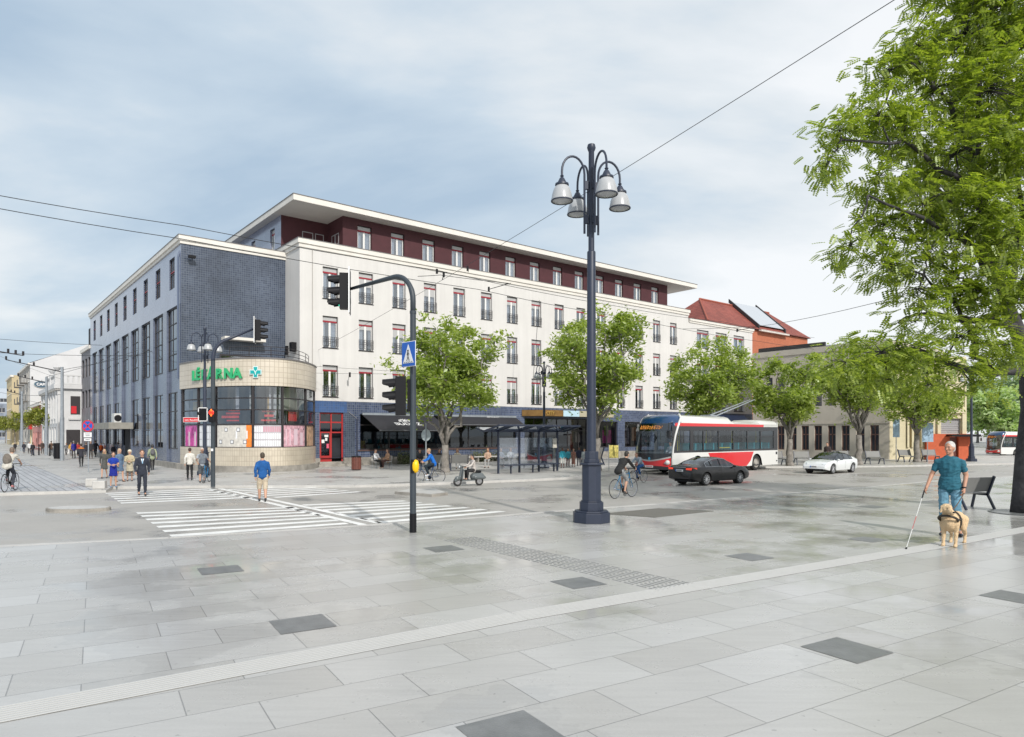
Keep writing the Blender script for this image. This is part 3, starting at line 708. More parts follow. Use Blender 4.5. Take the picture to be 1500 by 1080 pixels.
# annex, lower and greyer
mb = MB(); mb.use(mat('grey_tile_wall', (.16, .155, .17), .6, noise=.25, nscale=1)); an = [(t0 - .75, t0 + .75, a, b) for t0 in (40.1, 42.3, 44.5) for a, b in ((8.2, 10.2), (4.9, 6.8), (.8, 3.2))]
wallholes(mb, fA(XA + .05), 38.9, 45.7, 0, 11.0, an, .25); mb.quad((XA + .05, 45.7, 0), (XA + 12, 45.7, 0), (XA + 12, 45.7, 11), (XA + .05, 45.7, 11)); mb.quad((XA + .05, 38.9, 11), (XA + 12, 38.9, 11), (XA + 12, 45.7, 11), (XA + .05, 45.7, 11)); mb.build('annex', None, tb)
MB().box(XA - .1, XA + .3, 39.1, 45.8, 11.0, 11.35).build('cornice', M_trim, tb)
def tall_window(w, h, nm, name='window', parent=None, grid=3, red=False):
    a = w / 2; y = .05; f = MB(); f.use(M_dframe)
    f.box(-a, -a + .06, y, y + .08, 0, h); f.box(a - .06, a, y, y + .08, 0, h)
    for i in range(nm + 1):
        z = (h - .06) * i / nm; f.box(-a + .06, a - .06, y + .005, y + .075, z, z + .06)
    for i in range(1, grid): x = -a + w * i / grid; f.box(x - .025, x + .025, y + .01, y + .07, .06, h - .06)
    if red: f.use(M_redframe); f.box(-a + .06, a - .06, y - .004, y + .08, h * .55, h * .55 + .07)
    o = f.build(name, None, parent)
    MB().quad((-a, y + .04, 0), (a, y + .04, 0), (a, y + .04, h), (-a, y + .04, h)).build('pane', M_stglass, o)
    return o
w = tall_window(1.4, 2.0, 2, parent=tb, grid=2, red=True); place_windows(w, tb, [(XA + .02, t, 11.5) for t in ts], R(-90))
for i, w_ in enumerate(ts):
    pass
w = tall_window(2.9, 4.0, 4, parent=tb, grid=3); place_windows(w, tb, [(XA + .07, t, 6.3) for t in ts[1:]], R(-90))
w = tall_window(3.24, 4.0, 4, parent=tb, grid=3); place_windows(w, tb, [(XA + .07, 4.57, 6.3)], R(-90))
w = tall_window(2.9, 3.65, 3, parent=tb, grid=2); place_windows(w, tb, [(XA + .07, t, 1.2) for t in ts[1:] if not 17.5 < t < 21], R(-90))
w = tall_window(3.24, 3.65, 3, parent=tb, grid=2); place_windows(w, tb, [(XA + .07, 4.57, 1.2)], R(-90))
w = tall_window(1.5, 2.0, 1, parent=tb, grid=2); place_windows(w, tb, [(XA + .1, t0, a) for t0 in (40.1, 42.3, 44.5) for a in (8.2, 4.9)], R(-90))
MB().quad((XA + .161, 19.0, 2.6), (XA + .161, 21.92, 2.6), (XA + .161, 21.92, 4.85), (XA + .161, 19.0, 4.85)).build('door_bay', M_mosA, tb)
# pale blinds behind part of the tall panes
bl = MB()
for k, t in enumerate(ts):
    if k % 3 != 1: bl.quad((XA + .55, t - 1.1, 8.6 - .5 * (k % 2)), (XA + .55, t + .9, 8.6 - .5 * (k % 2)), (XA + .55, t + .9, 10.2), (XA + .55, t - 1.1, 10.2))
    bl.quad((XA + .5, t - .5, 11.6), (XA + .5, t + .1, 11.6), (XA + .5, t + .1, 13.4), (XA + .5, t - .5, 13.4))
bl.build('blind', M_curtain, tb)
MB().box(XA - 1.7, XA - .02, 17.0, 29.5, 2.55, 3.05).build('entrance_canopy', mat('canopy_concrete', (.27, .26, .23), .8, noise=.2, nscale=2), tb)
MB().box(XA - .01, XA + .02, 18.2, 20.4, .35, 2.54).build('dark_doorway', M_interior, tb)
ac = MB(); ac.box(XA - 1.0, XA - .5, 19, 20.2, 3.052, 3.8); o = ac.build('air_conditioner', mat('ac_white', (.6, .6, .58), .5), tb, bevel=.03)
MB().lathe([(.26, 0), (.26, .02), (.2, .03)], 18, Matrix.Translation((XA - .75, 18.99, 3.42)) @ Matrix.Rotation(R(90), 4, 'X')).build('fan_grille', M_black, o)
mb = MB(); mb.tube([(XA - .08, 2.85, 5.6), (XA - .08, 2.85, 13.2), (XA + .02, 2.85, 13.6)], .06, 8); mb.build('rain_pipe', mat('pipe_blue', (.10, .13, .2), .4), tb)
mb = MB(); mb.tube([(XA + .6, 2.5, 13.3), (XA + .6, 2.2, 13.25)], .035, 8); mb.box(XA + .35, XA + .75, 2.0, 2.25, 13.1, 13.26); mb.build('security_camera', M_black, tb)
mb = MB(); mb.use(M_trim); mb.box(-4.2, -1.6, 1.7, 2.495, 8.2, 8.38); mb.build('ledge', None, tb)
dn = MB(); dn.use(M_dframe); dn.box(-4.3, -1.5, 2.44, 2.49, 6.5, 7.3); o = dn.build('window', None, tb)
MB().quad((-4.2, 2.435, 6.55), (-1.6, 2.435, 6.55), (-1.6, 2.435, 7.2), (-4.2, 2.435, 7.2)).build('pane', M_glass, o)

# --- pharmacy pavilion with curved front
pts_px = [(266, 42.45), (280, 41.4), (300, 40.35), (322, 39.65), (345, 39.25), (370, 39.1), (395, 39.25), (418, 39.75), (436, 40.75), (449, 42.0), (457, 43.3), (460.5, 44.6)]
cw = [Vector(((p - 750) / F * y, y, 0)) for p, y in pts_px]
def tolocal(p): q = p - P0; return Vector((q.dot(dB), q.dot(dA), 0))
ctl = [tolocal(p) for p in cw]
def catmull(c, n):
    c = [c[0] * 2 - c[1]] + c + [c[-1] * 2 - c[-2]]; out = []
    for i in range(1, len(c) - 2):
        for k in range(n):
            t = k / n; out.append(.5 * ((2 * c[i]) + (c[i + 1] - c[i - 1]) * t + (2 * c[i - 1] - 5 * c[i] + 4 * c[i + 1] - c[i + 2]) * t * t + (-c[i - 1] + 3 * c[i] - 3 * c[i + 1] + c[i + 2]) * t ** 3))
    out.append(c[-2]); return out
arc = catmull(ctl, 6)
acc = [0.0]
for a, b in zip(arc[:-1], arc[1:]): acc.append(acc[-1] + (b - a).length)
def arcp(s, off=0.0):
    s = max(0, min(acc[-1], s)); i = max(j for j in range(len(acc)) if acc[j] <= s + 1e-9); i = min(i, len(arc) - 2)
    t = (s - acc[i]) / (acc[i + 1] - acc[i]); p = arc[i].lerp(arc[i + 1], t)
    d = (arc[min(i + 2, len(arc) - 1)] - arc[max(i - 1, 0)]).normalized(); n = Vector((d.y, -d.x, 0))
    return p + n * off, d, n
def band(off, z0, z1, s0=0.0, s1=None, th=None, step=.12, du=1.0):
    s1 = acc[-1] if s1 is None else s1; mb = MB(); uv = []; n = max(1, int((s1 - s0) / step))
    offs = [off] if not th else [off, off - th]
    for k in range(n + 1):
        s = s0 + (s1 - s0) * k / n; p, d, nn = arcp(s, off)
        mb.v += [(p.x, p.y, z0), (p.x, p.y, z1)]; uv += [(s, z0), (s, z1)]
        if th:
            q = p - nn * th; mb.v += [(q.x, q.y, z0), (q.x, q.y, z1)]; uv += [(s, z0 - th), (s, z1 + th)]
    m = 4 if th else 2
    for k in range(n):
        a, b = k * m, (k + 1) * m
        mb.face([a, b, b + 1, a + 1])
        if th: mb.face([a + 1, b + 1, b + 3, a + 3]); mb.face([a, a + 2, b + 2, b]); mb.face([a + 2, a + 3, b + 3, b + 2])
    if th: mb.face([0, 1, 3, 2]); e = n * m; mb.face([e, e + 2, e + 3, e + 1])
    return mb, uv
def sarc(px):
    """arc length at photo column px"""
    best = min(range(201), key=lambda k: abs((lambda w: 750 + F * w.x / w.y)(P0 + dB * arcp(acc[-1] * k / 200)[0].x + dA * arcp(acc[-1] * k / 200)[0].y) - px))
    return acc[-1] * best / 200
ph = thing('pharmacy_pavilion', 'round fronted pharmacy with cream tiled bands and curved shop glass under green lettering', 'building', P0, BR)
m_, uv = band(.12, 4.92, 6.45, th=.3); m_.build('fascia', M_cream, ph, uv=uv)
m_, uv = band(.16, 6.452, 6.53, th=.36); m_.build('coping', M_trim_edge, ph)
m_, uv = band(.08, .33, 1.38, th=.3); m_.build('tiled_sill_wall', M_cream2, ph, uv=uv)
m_, uv = band(.28, 0, .328, th=.5); m_.build('stone_step', M_stone, ph)
rf = [(p.x, p.y, 6.3) for p in arc] + [(0, 2.5, 6.3), (XA, 2.5, 6.3)]
MB().add(rf, [tuple(range(len(rf)))]).build('roof', M_grey, ph)
fl = MB(); fl.use(M_interior); fl.add([(p[0], p[1], .4) for p in rf], [tuple(range(len(rf)))]); fl.use(mat('pharmacy_ceiling', (.35, .35, .36), .8)); fl.add([(p[0], p[1], 4.85) for p in rf], [tuple(range(len(rf)))])
fl.use(mat('pharmacy_back', (.16, .17, .2), .8, noise=.5, nscale=1)); fl.quad((XA + .1, 2.3, .4), (0, 2.3, .4), (0, 2.3, 4.85), (XA + .1, 2.3, 4.85))
fl.build('interior', None, ph)
mpx = [268, 290.5, 316, 370, 414, 448, 460.3]
ms = [sarc(p) for p in mpx]
zl = [1.38, 2.72, 3.55, 4.22, 4.92]
fr = MB()
for k, s in enumerate(ms):
    p, d, n = arcp(s, 0); fr.slab([(p.x + d.x * a + n.x * b, p.y + d.y * a + n.y * b, 1.38) for a, b in ((-.06, -.08), (.06, -.08), (.06, .05), (-.06, .05))], (0, 0, 3.54))
for z in zl:
    b_, _ = band(.03, z - (.03 if z > 1.4 else 0), z + .035, th=.08); fr.merge(b_)
fo = fr.build('shop_window', M_dframe, ph)
b_, _ = band(-.02, 1.38, 4.92); b_.build('pane', glassmat('curved_glass', (.72, .75, .78), .18), fo, smooth=True)
# printed films at the foot of each window
def film(px0, px1, z0, z1, m, off=-.012, name='window_film'):
    b_, u_ = band(off, z0, z1, sarc(px0), sarc(px1)); return b_.build(name, m, ph, uv=u_)
def filmmat(name, bg_, kinds):
    return mat(name, bg_, .5, noise=.5, nscale=6)
film(271.5, 289.5, 1.42, 2.68, mat('film_pink', (.62, .12, .38), .5, noise=.5, nscale=4))
film(291.8, 314.5, 1.42, 2.68, mat('film_white', (.55, .56, .58), .5, noise=.12, nscale=4))
film(317.8, 360, 1.42, 2.68, mat('film_cream', (.60, .57, .52), .5, noise=.18, nscale=5))
film(360.2, 368.5, 1.42, 2.68, mat('film_orange', (.80, .22, .03), .5, noise=.3, nscale=5))
film(371.6, 412.5, 1.42, 2.68, mat('film_grey', (.46, .44, .47), .5, noise=.12, nscale=4))
film(415.8, 446.5, 1.42, 2.68, mat('film_rose', (.62, .36, .42), .5, noise=.45, nscale=5))
film(449.5, 459, 1.42, 2.68, mat('film_tan', (.52, .34, .22), .5, noise=.6, nscale=5))
# packs pictured on the films
pk = MB(); random.seed(5)
def patch(mb, s, z, w, h, m, off=-.006):
    mb.use(m); p, d, n = arcp(s, off); q, _, _ = arcp(s + w, off); mb.quad((p.x, p.y, z), (q.x, q.y, z), (q.x, q.y, z + h), (p.x, p.y, z + h))
pw = mat('pack_white', (.74, .75, .77), .5); pr_ = mat('pack_rose', (.55, .30, .36), .5); pd_ = mat('pack_dark', (.10, .10, .12), .5); pm = mat('pack_magenta', (.55, .04, .3), .5); pl = mat('pack_pale', (.72, .55, .62), .5)
s0, s1 = sarc(372.5), sarc(412)
for r_, z in enumerate((1.47, 1.88, 2.28)):
    n = 12; 
    for k in range(n):
        s = s0 + (s1 - s0) * k / n; patch(pk, s, z, (s1 - s0) / n * .78, .32, pr_ if r_ == 2 and k > 3 else pw)
pk.build('pictured_packs', None, fo); pk = MB(); s0, s1 = sarc(292.5), sarc(314)
for z in (1.47, 1.88, 2.28):
    for k in range(4): patch(pk, s0 + (s1 - s0) * k / 4, z, (s1 - s0) / 4 * .8, .33, pw)
pk.build('pictured_packs', None, fo); pk = MB(); s0, s1 = sarc(272), sarc(289)
for k in range(4): patch(pk, s0 + (s1 - s0) * k / 4 + .03, 1.45, (s1 - s0) / 4 * .5, 1.1 - .25 * (k % 2), pl if k % 2 else pm)
pk.build('pictured_packs', None, fo); pk = MB(); s0, s1 = sarc(417), sarc(446)
for k in range(3): patch(pk, s0 + (s1 - s0) * k / 3 + .08, 1.5, .38, .95 - .2 * (k == 2), pl)
patch(pk, s0 + 1.2, 2.4, .8, .1, pd_)
pk.build('pictured_packs', None, fo); pk = MB(); s0 = sarc(319)
for k in range(5):
    z = 2.3 if k % 2 else 1.6; patch(pk, s0 + .1 + k * .42, z, .22, .22, pd_); patch(pk, s0 + .13 + k * .42, z + .03, .16, .16, pw, -.002)
patch(pk, s0 + 1.3, 1.9, .75, .45, pw); pk.build('pictured_packs', None, fo)
# red sale signs hung inside
rs = MB(); mr_ = mat('sale_red', (.75, .04, .04), .5, noise=.3, nscale=8); 
for (a, b, z0, z1) in ((296, 300, 2.95, 3.5), (303, 306, 2.95, 3.45), (328, 350, 3.3, 3.42), (322, 348, 3.08, 3.22), (330, 348, 2.9, 2.98), (332, 349, 3.48, 3.56), (384, 403, 3.42, 3.5), (382, 406, 2.9, 3.0), (386, 402, 3.15, 3.28), (425, 438, 2.92, 3.48)):
    b_, _ = band(-.14, z0, z1, sarc(a), sarc(b)); rs.merge(b_)
rs.build('sale_sign', mr_, ph)
il = MB(); il.use(mat('yellow_wall', (.42, .32, .14), .7))
for (a, b, z0, z1, c) in ((270, 289, 3.6, 4.15, (.42, .30, .12)), (270, 289, 4.28, 4.85, (.36, .34, .26)), (277, 286, 2.8, 3.4, (.3, .5, .42)), (336, 342, 3.6, 4.9, (.5, .5, .53)), (359, 363, 3.6, 4.9, (.55, .55, .52)), (395, 398, 3.6, 4.9, (.6, .6, .62)), (416, 447, 3.58, 4.88, (.50, .50, .42)), (450, 459, 3.58, 4.88, (.32, .40, .36)), (403, 408, 3.1, 4.9, (.45, .47, .47)), (390, 394, 2.8, 4.3, (.45, .3, .12))):
    il.use(mat('shade_%d' % a + str(int(z0 * 10)), c, .8)); b_, _ = band(-.5, z0, z1, sarc(a), sarc(b)); il.merge(b_)
il.build('inner_blind', None, ph)
# letters: each set on the curve
M_green = mat('green_letter', (.03, .40, .16), .4)
lets = [('L', 287.5), ('É', 293.5), ('K', 303), ('Á', 314.5), ('R', 321), ('N', 332), ('A', 347)]
lets = [('L', 286.5), ('É', 292.5), ('K', 300.5), ('Á', 309.5), ('R', 320.5), ('N', 331.5), ('A', 345)]
LG = thing('pharmacy_lettering', 'green raised LÉKÁRNA lettering on the cream curved fascia', 'sign', P0, BR)
for ch, px in lets:
    p, d, n = arcp(sarc(px), .2)
    q, _, _ = arcp(sarc(px) + .5, .2); d = (q - p).normalized(); n = Vector((d.y, -d.x, 0))
    M = Matrix(((d.x, 0, n.x, p.x), (d.y, 0, n.y, p.y), (0, 1, 0, 5.36), (0, 0, 0, 1)))
    text('letter', ch, M_green, LG, M, .80, .05, 'LEFT', .03)
cr_ = thing('pharmacy_cross', 'small turquoise pharmacy cross beside the green lettering', 'sign', P0, BR)
p, d, n = arcp(sarc(375.5), .22); M = Matrix(((d.x, 0, n.x, p.x), (d.y, 0, n.y, p.y), (0, 1, 0, 5.68), (0, 0, 0, 1)))
def cross(mb, a, b, z0, z1):
    poly = [(-b, -a), (b, -a), (b, -b), (a, -b), (a, b), (b, b), (b, a), (-b, a), (-b, b), (-a, b), (-a, -b), (-b, -b)]
    mb.slab([M @ Vector((x, y, z0)) for x, y in poly], (M.to_3x3() @ Vector((0, 0, z1 - z0))))
c1 = MB(); cross(c1, .33, .14, -.06, 0); c1.build('cross_body', mat('cross_rim', (.6, .72, .72), .4), cr_)
c1 = MB(); cross(c1, .285, .095, .001, .02); c1.build('cross_face', mat('cross_teal', (.0, .34, .34), .4), cr_)
c1 = MB(); c1.use(mat('cross_mark', (.75, .85, .83), .4))
for a, b in (((-.08, .12), (0, -.05)), ((.08, .12), (0, -.05)), ((0, -.05), (0, -.15))):
    A = M @ Vector((*a, .03)); B = M @ Vector((*b, .03)); c1.bar(A, B, .03)
c1.build('cross_emblem', None, cr_)
# roof railing
rl = MB()
for z in (6.75, 6.98, 7.2):
    pts = [arcp(s, -.35)[0] + Vector((0, 0, z)) for s in np.linspace(sarc(330), acc[-1] - .1, 24)]; rl.tube(pts, .018, 5)
for s in np.linspace(sarc(330), acc[-1] - .1, 7):
    p = arcp(s, -.35)[0]; rl.tube([(p.x, p.y, 6.5), (p.x, p.y, 7.2)], .02, 5)
rl.build('roof_railing', M_rail, ph)
# ------------------------------------------------------------ neighbouring buildings
def simple_house(name, label, o, rz, w, dep, h, m, wins, winm=None, extra=None, roofh=0, rm=None, cor=True, front='x'):
    """house with its street front along local x at y=0; wins: list of (s0,s1,z0,z1)"""
    t = thing(name, label, 'building', o, rz)
    b = MB(); b.use(m); wallholes(b, fB(), 0, w, 0, h, wins, .2)
    b.use(m); b.quad((0, 0, 0), (0, dep, 0), (0, dep, h), (0, 0, h)); b.quad((w, 0, 0), (w, dep, 0), (w, dep, h), (w, 0, h)); b.quad((0, dep, 0), (w, dep, 0), (w, dep, h), (0, dep, h)); b.quad((0, 0, h), (w, 0, h), (w, dep, h), (0, dep, h))
    b.build('wall', None, t)
    for i, (a, c, z0, z1) in enumerate(wins):
        f = MB(); f.use(winm or M_wframe); f.box(a, a + .07, .1, .16, z0, z1); f.box(c - .07, c, .1, .16, z0, z1); f.box(a, c, .1, .16, z1 - .07, z1); f.box((a + c) / 2 - .03, (a + c) / 2 + .03, .1, .16, z0, z1 - .07); f.box(a - .08, c + .08, -.08, -.002, z0 - .1, z0 - .01)
        q = f.build('window', None, t); MB().quad((a, .17, z0), (c, .17, z0), (c, .17, z1), (a, .17, z1)).build('pane', MATS['dark_pane'], q)
    if cor: MB().box(-.2, w + .2, -.25, .3, h - .35, h + .02).build('cornice', M_trim, t)
    if roofh:
        r = MB(); r.add([(-.3, -.3, h + .02), (w + .3, -.3, h + .02), (w + .3, dep + .3, h + .02), (-.3, dep + .3, h + .02), (-.3, dep / 2, h + roofh), (w + .3, dep / 2, h + roofh)], [(0, 1, 5, 4), (2, 3, 4, 5), (0, 4, 3), (1, 2, 5), (0, 3, 2, 1)]); r.build('roof', rm, t)
    return t
mat('dark_pane', (.03, .035, .045), .06, spec=1.0)
M_oldwhite = mat('old_white_wall', (.56, .56, .56), .85, noise=.08, nscale=.7)
M_firewall = mat('whitewashed_wall', (.56, .57, .58), .85, noise=.06, nscale=.4)
M_pink = mat('pink_wall', (.55, .26, .23), .85, noise=.08)
M_tileroof = tilemat('red_roof_tiles', (.22, .05, .035), (.30, .08, .055), (.12, .03, .025), .3, .28, .03, rough=.7, big=.2)
M_brick = tilemat('orange_brick', (.38, .115, .055), (.44, .14, .07), (.3, .12, .08), .3, .12, .01, rough=.8, big=.12)
M_beige = mat('beige_stone_wall', (.46, .42, .36), .85, noise=.07, nscale=.8, bump=.15)
# street fronts: local x points back along the street (towards the camera side), so local y runs into the block
sp0 = Vector((-49.5, 74.65, 0))          # near corner of the neoclassical house
SA = math.atan2(-dA.y, -dA.x)            # local x = -dA, local y = rot90 = dB-ish
def spt(t): return sp0 + dA * t
# neoclassical white house
nw = 17.0
t = simple_house('white_townhouse', 'white neoclassical townhouse with balustrade and corner urn on the side street', spt(nw), SA, nw, 11, 7.3, M_oldwhite,
                 [(1 + 2.6 * k, 2.2 + 2.6 * k, 3.9, 6.2) for k in range(6)] + [(1 + 2.6 * k, 2.4 + 2.6 * k, .6, 2.9) for k in range(6)])
b = MB()
b.box(-.3, nw + .35, -.35, -.05, 7.1, 7.55); b.box(nw + .05, nw + .35, -.05, 5, 7.1, 7.55)
for z in (7.6, 8.5): b.box(nw - 9, nw + .1, -.2, .1, z, z + .14); b.box(nw - .15, nw + .12, .1, 5, z, z + .14)
for k in range(17): b.box(nw - 8.7 + k * .5, nw - 8.52 + k * .5, -.12, .02, 7.74, 8.5)
for k in range(9): b.box(nw - .1, nw + .05, .4 + k * .5, .58 + k * .5, 7.74, 8.5)
for k in (0, 1): b.box(nw - .4 - k * 5, nw + .15 - k * 5, -.25, .3, 7.55, 8.9)
b.build('balustrade', M_oldwhite, t)
u = MB()
for k in (0, 1): u.lathe([(.2, 0), (.12, .1), (.32, .35), (.4, .5), (.3, .55)], 12, Matrix.Translation((nw - .15 - 5 * k, 0, 8.9)))
u.build('urn', M_oldwhite, t)
[MB().box(.5 + 2.6 * k - .1, .5 + 2.6 * k + .25, -.12, -.002, 3.3, 7.0).build('pilaster', M_oldwhite, t) for k in range(7)]
f = MB(); f.use(M_dframe); f.box(nw + .002, nw + .05, 1.2, 2.1, 4.3, 6.3); f.build('flank_window', None, t); f = MB(); f.use(M_dframe); f.box(nw + .002, nw + .05, .8, 2.1, .6, 2.6); f.build('flank_door', None, t); f = MB();  f.use(M_oldwhite); f.box(nw + .01, nw + .2, 1.0, 2.1, 3.7, 3.9); f.build('flank_sill', None, t); MB().box(nw + .051, nw + .08, 1.25, 1.75, 4.4, 5.2).build('red_curtain', M_signr, t)
simple_house('pink_townhouse', 'low pink townhouse with tiled roof down the side street', spt(nw + 13.5), SA, 13.3, 9, 6.2, M_pink, [(1 + 2.4 * k, 2 + 2.4 * k, 3.2, 5) for k in range(5)] + [(1 + 2.4 * k, 2.2 + 2.4 * k, .4, 2.4) for k in range(5)], roofh=2.2, rm=M_tileroof)
simple_house('red_fronted_shop', 'narrow shop with red fascia between the pink house and the tall gable', spt(nw + 17.3), SA, 3.6, 9, 5.4, mat('cream_shop', (.55, .48, .26), .8), [(.5, 3.1, .2, 2.6), (.8, 1.5, 3.4, 4.6)])
MB().box(.1, 3.5, -.3, -.02, 2.8, 3.5).build('shop_fascia', M_signr, [o for o in COL.objects if o.name.startswith('red_fronted_shop')][0])
# tall house with blank white gable facing us, brown roof and chimneys behind
g0 = spt(nw + 17.6)
t = simple_house('gabled_house', 'tall house with a blank white gable wall and ornate balconied street front', spt(nw + 17.6 + 22), SA, 22, .6, 12.6, mat('ornate_front', (.42, .40, .37), .85, noise=.2), [(1 + 3.1 * k, 2.2 + 3.1 * k, z, z + 2) for k in range(7) for z in (1, 4.2, 7.2, 10)])
gb = MB(); gb.use(M_firewall)
prof = [(0, 0), (24, 0), (24, 13.6), (18, 19.0), (10, 17.2), (0, 12.6)]
gb.slab([(22.01, y, z) for y, z in prof], (.3, 0, 0)); gb.build('gable_wall', None, t)
r = MB(); r.quad((0, 0, 12.7), (22, 0, 12.7), (22, 10, 17.1), (0, 10, 17.1)); r.quad((0, 10, 17.1), (22, 10, 17.1), (22, 18, 19.0), (0, 18, 19.0)); r.build('roof', M_tileroof, t)
bl_ = MB()
for z in (4.0, 7.0, 9.8):
    for k in (1, 3, 5): bl_.box(.8 + 3.1 * k, 2.6 + 3.1 * k, -.9, -.02, z, z + .15); bl_.box(.8 + 3.1 * k, 2.6 + 3.1 * k, -.9, -.86, z + .15, z + .95)
bl_.build('balcony', mat('dark_balcony', (.12, .11, .10), .8), t)
simple_house('brown_gabled_house', 'brown gable of a farther house with dark chimneys above the white gable wall', g0 + dA * 12 + dB * 9, SA, 12, 14, 16.2, mat('brown_gable', (.38, .27, .21), .85), [], roofh=4.3, rm=mat('brown_roof', (.34, .24, .19), .8))
br_ = [o for o in COL.objects if o.name.startswith('brown_gabled')][0]
c = MB(); c.box(9, 10.5, 6, 7.6, 17, 21.6); c.box(9.5, 11.5, 11.5, 13.5, 17, 21.2); c.box(9.3, 10.3, 3.6, 4.4, 17, 19.8); c.build('chimney', mat('chimney_brick', (.12, .06, .05), .9), br_)
# oval cafe sign on the gable
cs = thing('cafe_sign', 'oval dark blue café sign hanging from the white gable wall', 'sign', (g0 - dA * .4 + dB * .5) + Vector((0, 0, 9.5)), SA, scale=.56)
# sign faces the near end of the street
Mo = Matrix.Translation((0, 1.6, 0)) @ Matrix.Rotation(R(90), 4, 'Z') @ Matrix.Rotation(R(90), 4, 'X')
o_ = MB(); o_.lathe([(1, -.08), (1.0, .08)], 32, Mo @ Matrix.Diagonal((1.75, .9, 1, 1))); o_.build('sign_board', mat('cafe_blue', (.05, .10, .15), .5), cs)
o_ = MB(); o_.lathe([(1.0, .081), (.93, .10), (.93, .081)], 32, Mo @ Matrix.Diagonal((1.78, .93, 1, 1)), caps=False); o_.build('sign_rim', mat('cafe_rim', (.5, .55, .55), .5), cs)
text('lettering', 'CAFÉ', M_signw, cs, Mo @ Matrix.Translation((0, -.32, .09)), .95, .03, 'CENTER', .03)
MB().tube([(0, 1.6, .9), (1.0, 1.6, 1.1)], .05, 6).tube([(0, 0, 0), (0, .1, 0)], .05, 6).build('bracket', M_black, cs)
simple_house('ochre_house', 'narrow ochre apartment house far down the side street', spt(nw + 74), SA, 16, 10, 13.5, mat('ochre_wall', (.48, .40, .25), .85), [(1 + 3 * k, 2.4 + 3 * k, z, z + 1.7) for k in range(5) for z in (1, 4, 7, 10)])
simple_house('grey_office_block', 'grey glass office block closing the side street far away', Vector((-178, 236, 0)), R(14), 40, 14, 12.5, mat('grey_office', (.20, .23, .28), .5, noise=.4, nscale=.4), [(1 + 3 * k, 3 + 3 * k, z, z + 1.6) for k in range(12) for z in (1, 3.8, 6.6, 9.4)], cor=False)
simple_house('pale_office_block', 'pale flat roofed block behind the grey office block', Vector((-230, 300, 0)), R(14), 60, 14, 22, mat('pale_office', (.42, .47, .53), .6), [(1 + 4 * k, 4 + 4 * k, z, z + 1.6) for k in range(14) for z in (8, 12, 16)], cor=False)
# houses on the left side of the side street (only their shadows and edges come near the frame)
# --- beige hall on the right
D0 = Vector((23.9, 68, 0)); D1 = Vector((31.94, 58, 0)); dD = (D1 - D0).normalized(); DR = math.atan2(dD.y, dD.x)
hl = thing('beige_hall', 'beige stone hall with a row of narrow tall brown windows behind the trees', 'building', D0, DR)
wc = [-.1 + .62, 1.75, 2.98, 4.2, 5.4, 6.63, 7.9, 9.14, 10.42, 11.62]
hw = [(c - .36, c + .36, .65, 2.9) for c in wc] + [(c - .36, c + .36, 4.7, 7.6) for c in wc]
b = MB(); b.use(M_beige); Lh = 12.83; wallholes(b, fB(), 0, Lh, 0, 10.1, hw, .25); b.use(M_beige)
b.quad((0, 0, 0), (-4.7, 11, 0), (-4.7, 11, 10.1), (0, 0, 10.1)); b.quad((0, 0, 10.1), (Lh, 0, 10.1), (Lh, 12, 10.1), (-4.7, 11, 10.1)); b.quad((Lh, 0, 0), (Lh, 12, 0), (Lh, 12, 10.1), (Lh, 0, 10.1)); b.build('wall', None, hl)
[MB().box(0, Lh, -y_, .0, a_, b_).build('stone_band', M_beige, hl) for y_, a_, b_ in ((.12, 0, .55), (.08, 9.6, 10.12), (.06, 3.05, 3.2))]
f = MB(); f.box(-.36, .36, .12, .2, 0, .07); f.box(-.36, -.29, .12, .2, .07, 2.25); f.box(.29, .36, .12, .2, .07, 2.25); f.box(-.04, .04, .12, .2, .07, 2.25); f.box(-.29, .29, .12, .2, 1.4, 1.5); f.box(-.36, .36, .12, .2, 2.18, 2.25)
pw_ = f.build('window', mat('brown_frame', (.14, .07, .055), .5), hl); MB().quad((-.36, .17, 0), (.36, .17, 0), (.36, .17, 2.25), (-.36, .17, 2.25)).build('pane', MATS['dark_pane'], pw_)
place_windows(pw_, hl, [(c, 0, .65) for c in wc])
f = MB(); [f.box(c - .36, c + .36, .15, .2, 4.7, 7.6) for c in wc]; f.build('upper_windows', MATS['dark_pane'], hl)
r = MB(); r.add([(.4, 0, 10.15), (Lh, 0, 10.15), (Lh, 12, 10.15), (-4, 11, 10.15), (3, 4.5, 10.8), (Lh - 2, 4.5, 10.8)], [(0, 1, 5, 4), (1, 2, 5), (2, 3, 4, 5), (3, 0, 4)]); r.build('roof', mat('lead_roof', (.2, .22, .25), .45, noise=.3, nscale=2), hl)
MB().box(.3, 7, .5, .75, 10.13, 10.6).build('roof_gutter', M_dframe, hl)
# --- cream corner building with the orange portal
E0 = Vector((31.96, 58, 0)); E1 = Vector((37.9, 57.2, 0)); dE = (E1 - E0).normalized(); ER = math.atan2(dE.y, dE.x); Le = (E1 - E0).length
ce = thing('cream_portal_building', 'cream building with vertical fins, orange portal and shuttered window at the right', 'building', E0, ER)
M_cr = mat('cream_render', (.62, .55, .38), .8, noise=.06); M_or = mat('orange_render', (.52, .105, .04), .7, noise=.12)
b = MB(); b.use(M_cr); wallholes(b, fB(), 0, Le, 0, 8.6, [(1.3, 2.7, 1.0, 5.2), (4.0, 5.55, 2.15, 3.4)], .3); b.use(M_cr); b.quad((Le, 0, 0), (Le + 3, 14, 0), (Le + 3, 14, 8.6), (Le, 0, 8.6)); b.quad((0, 0, 0), (0, 10, 0), (0, 10, 8.6), (0, 0, 8.6)); b.quad((0, 0, 8.6), (Le, 0, 8.6), (Le + 3, 14, 8.6), (0, 14, 8.6)); b.build('wall', None, ce)
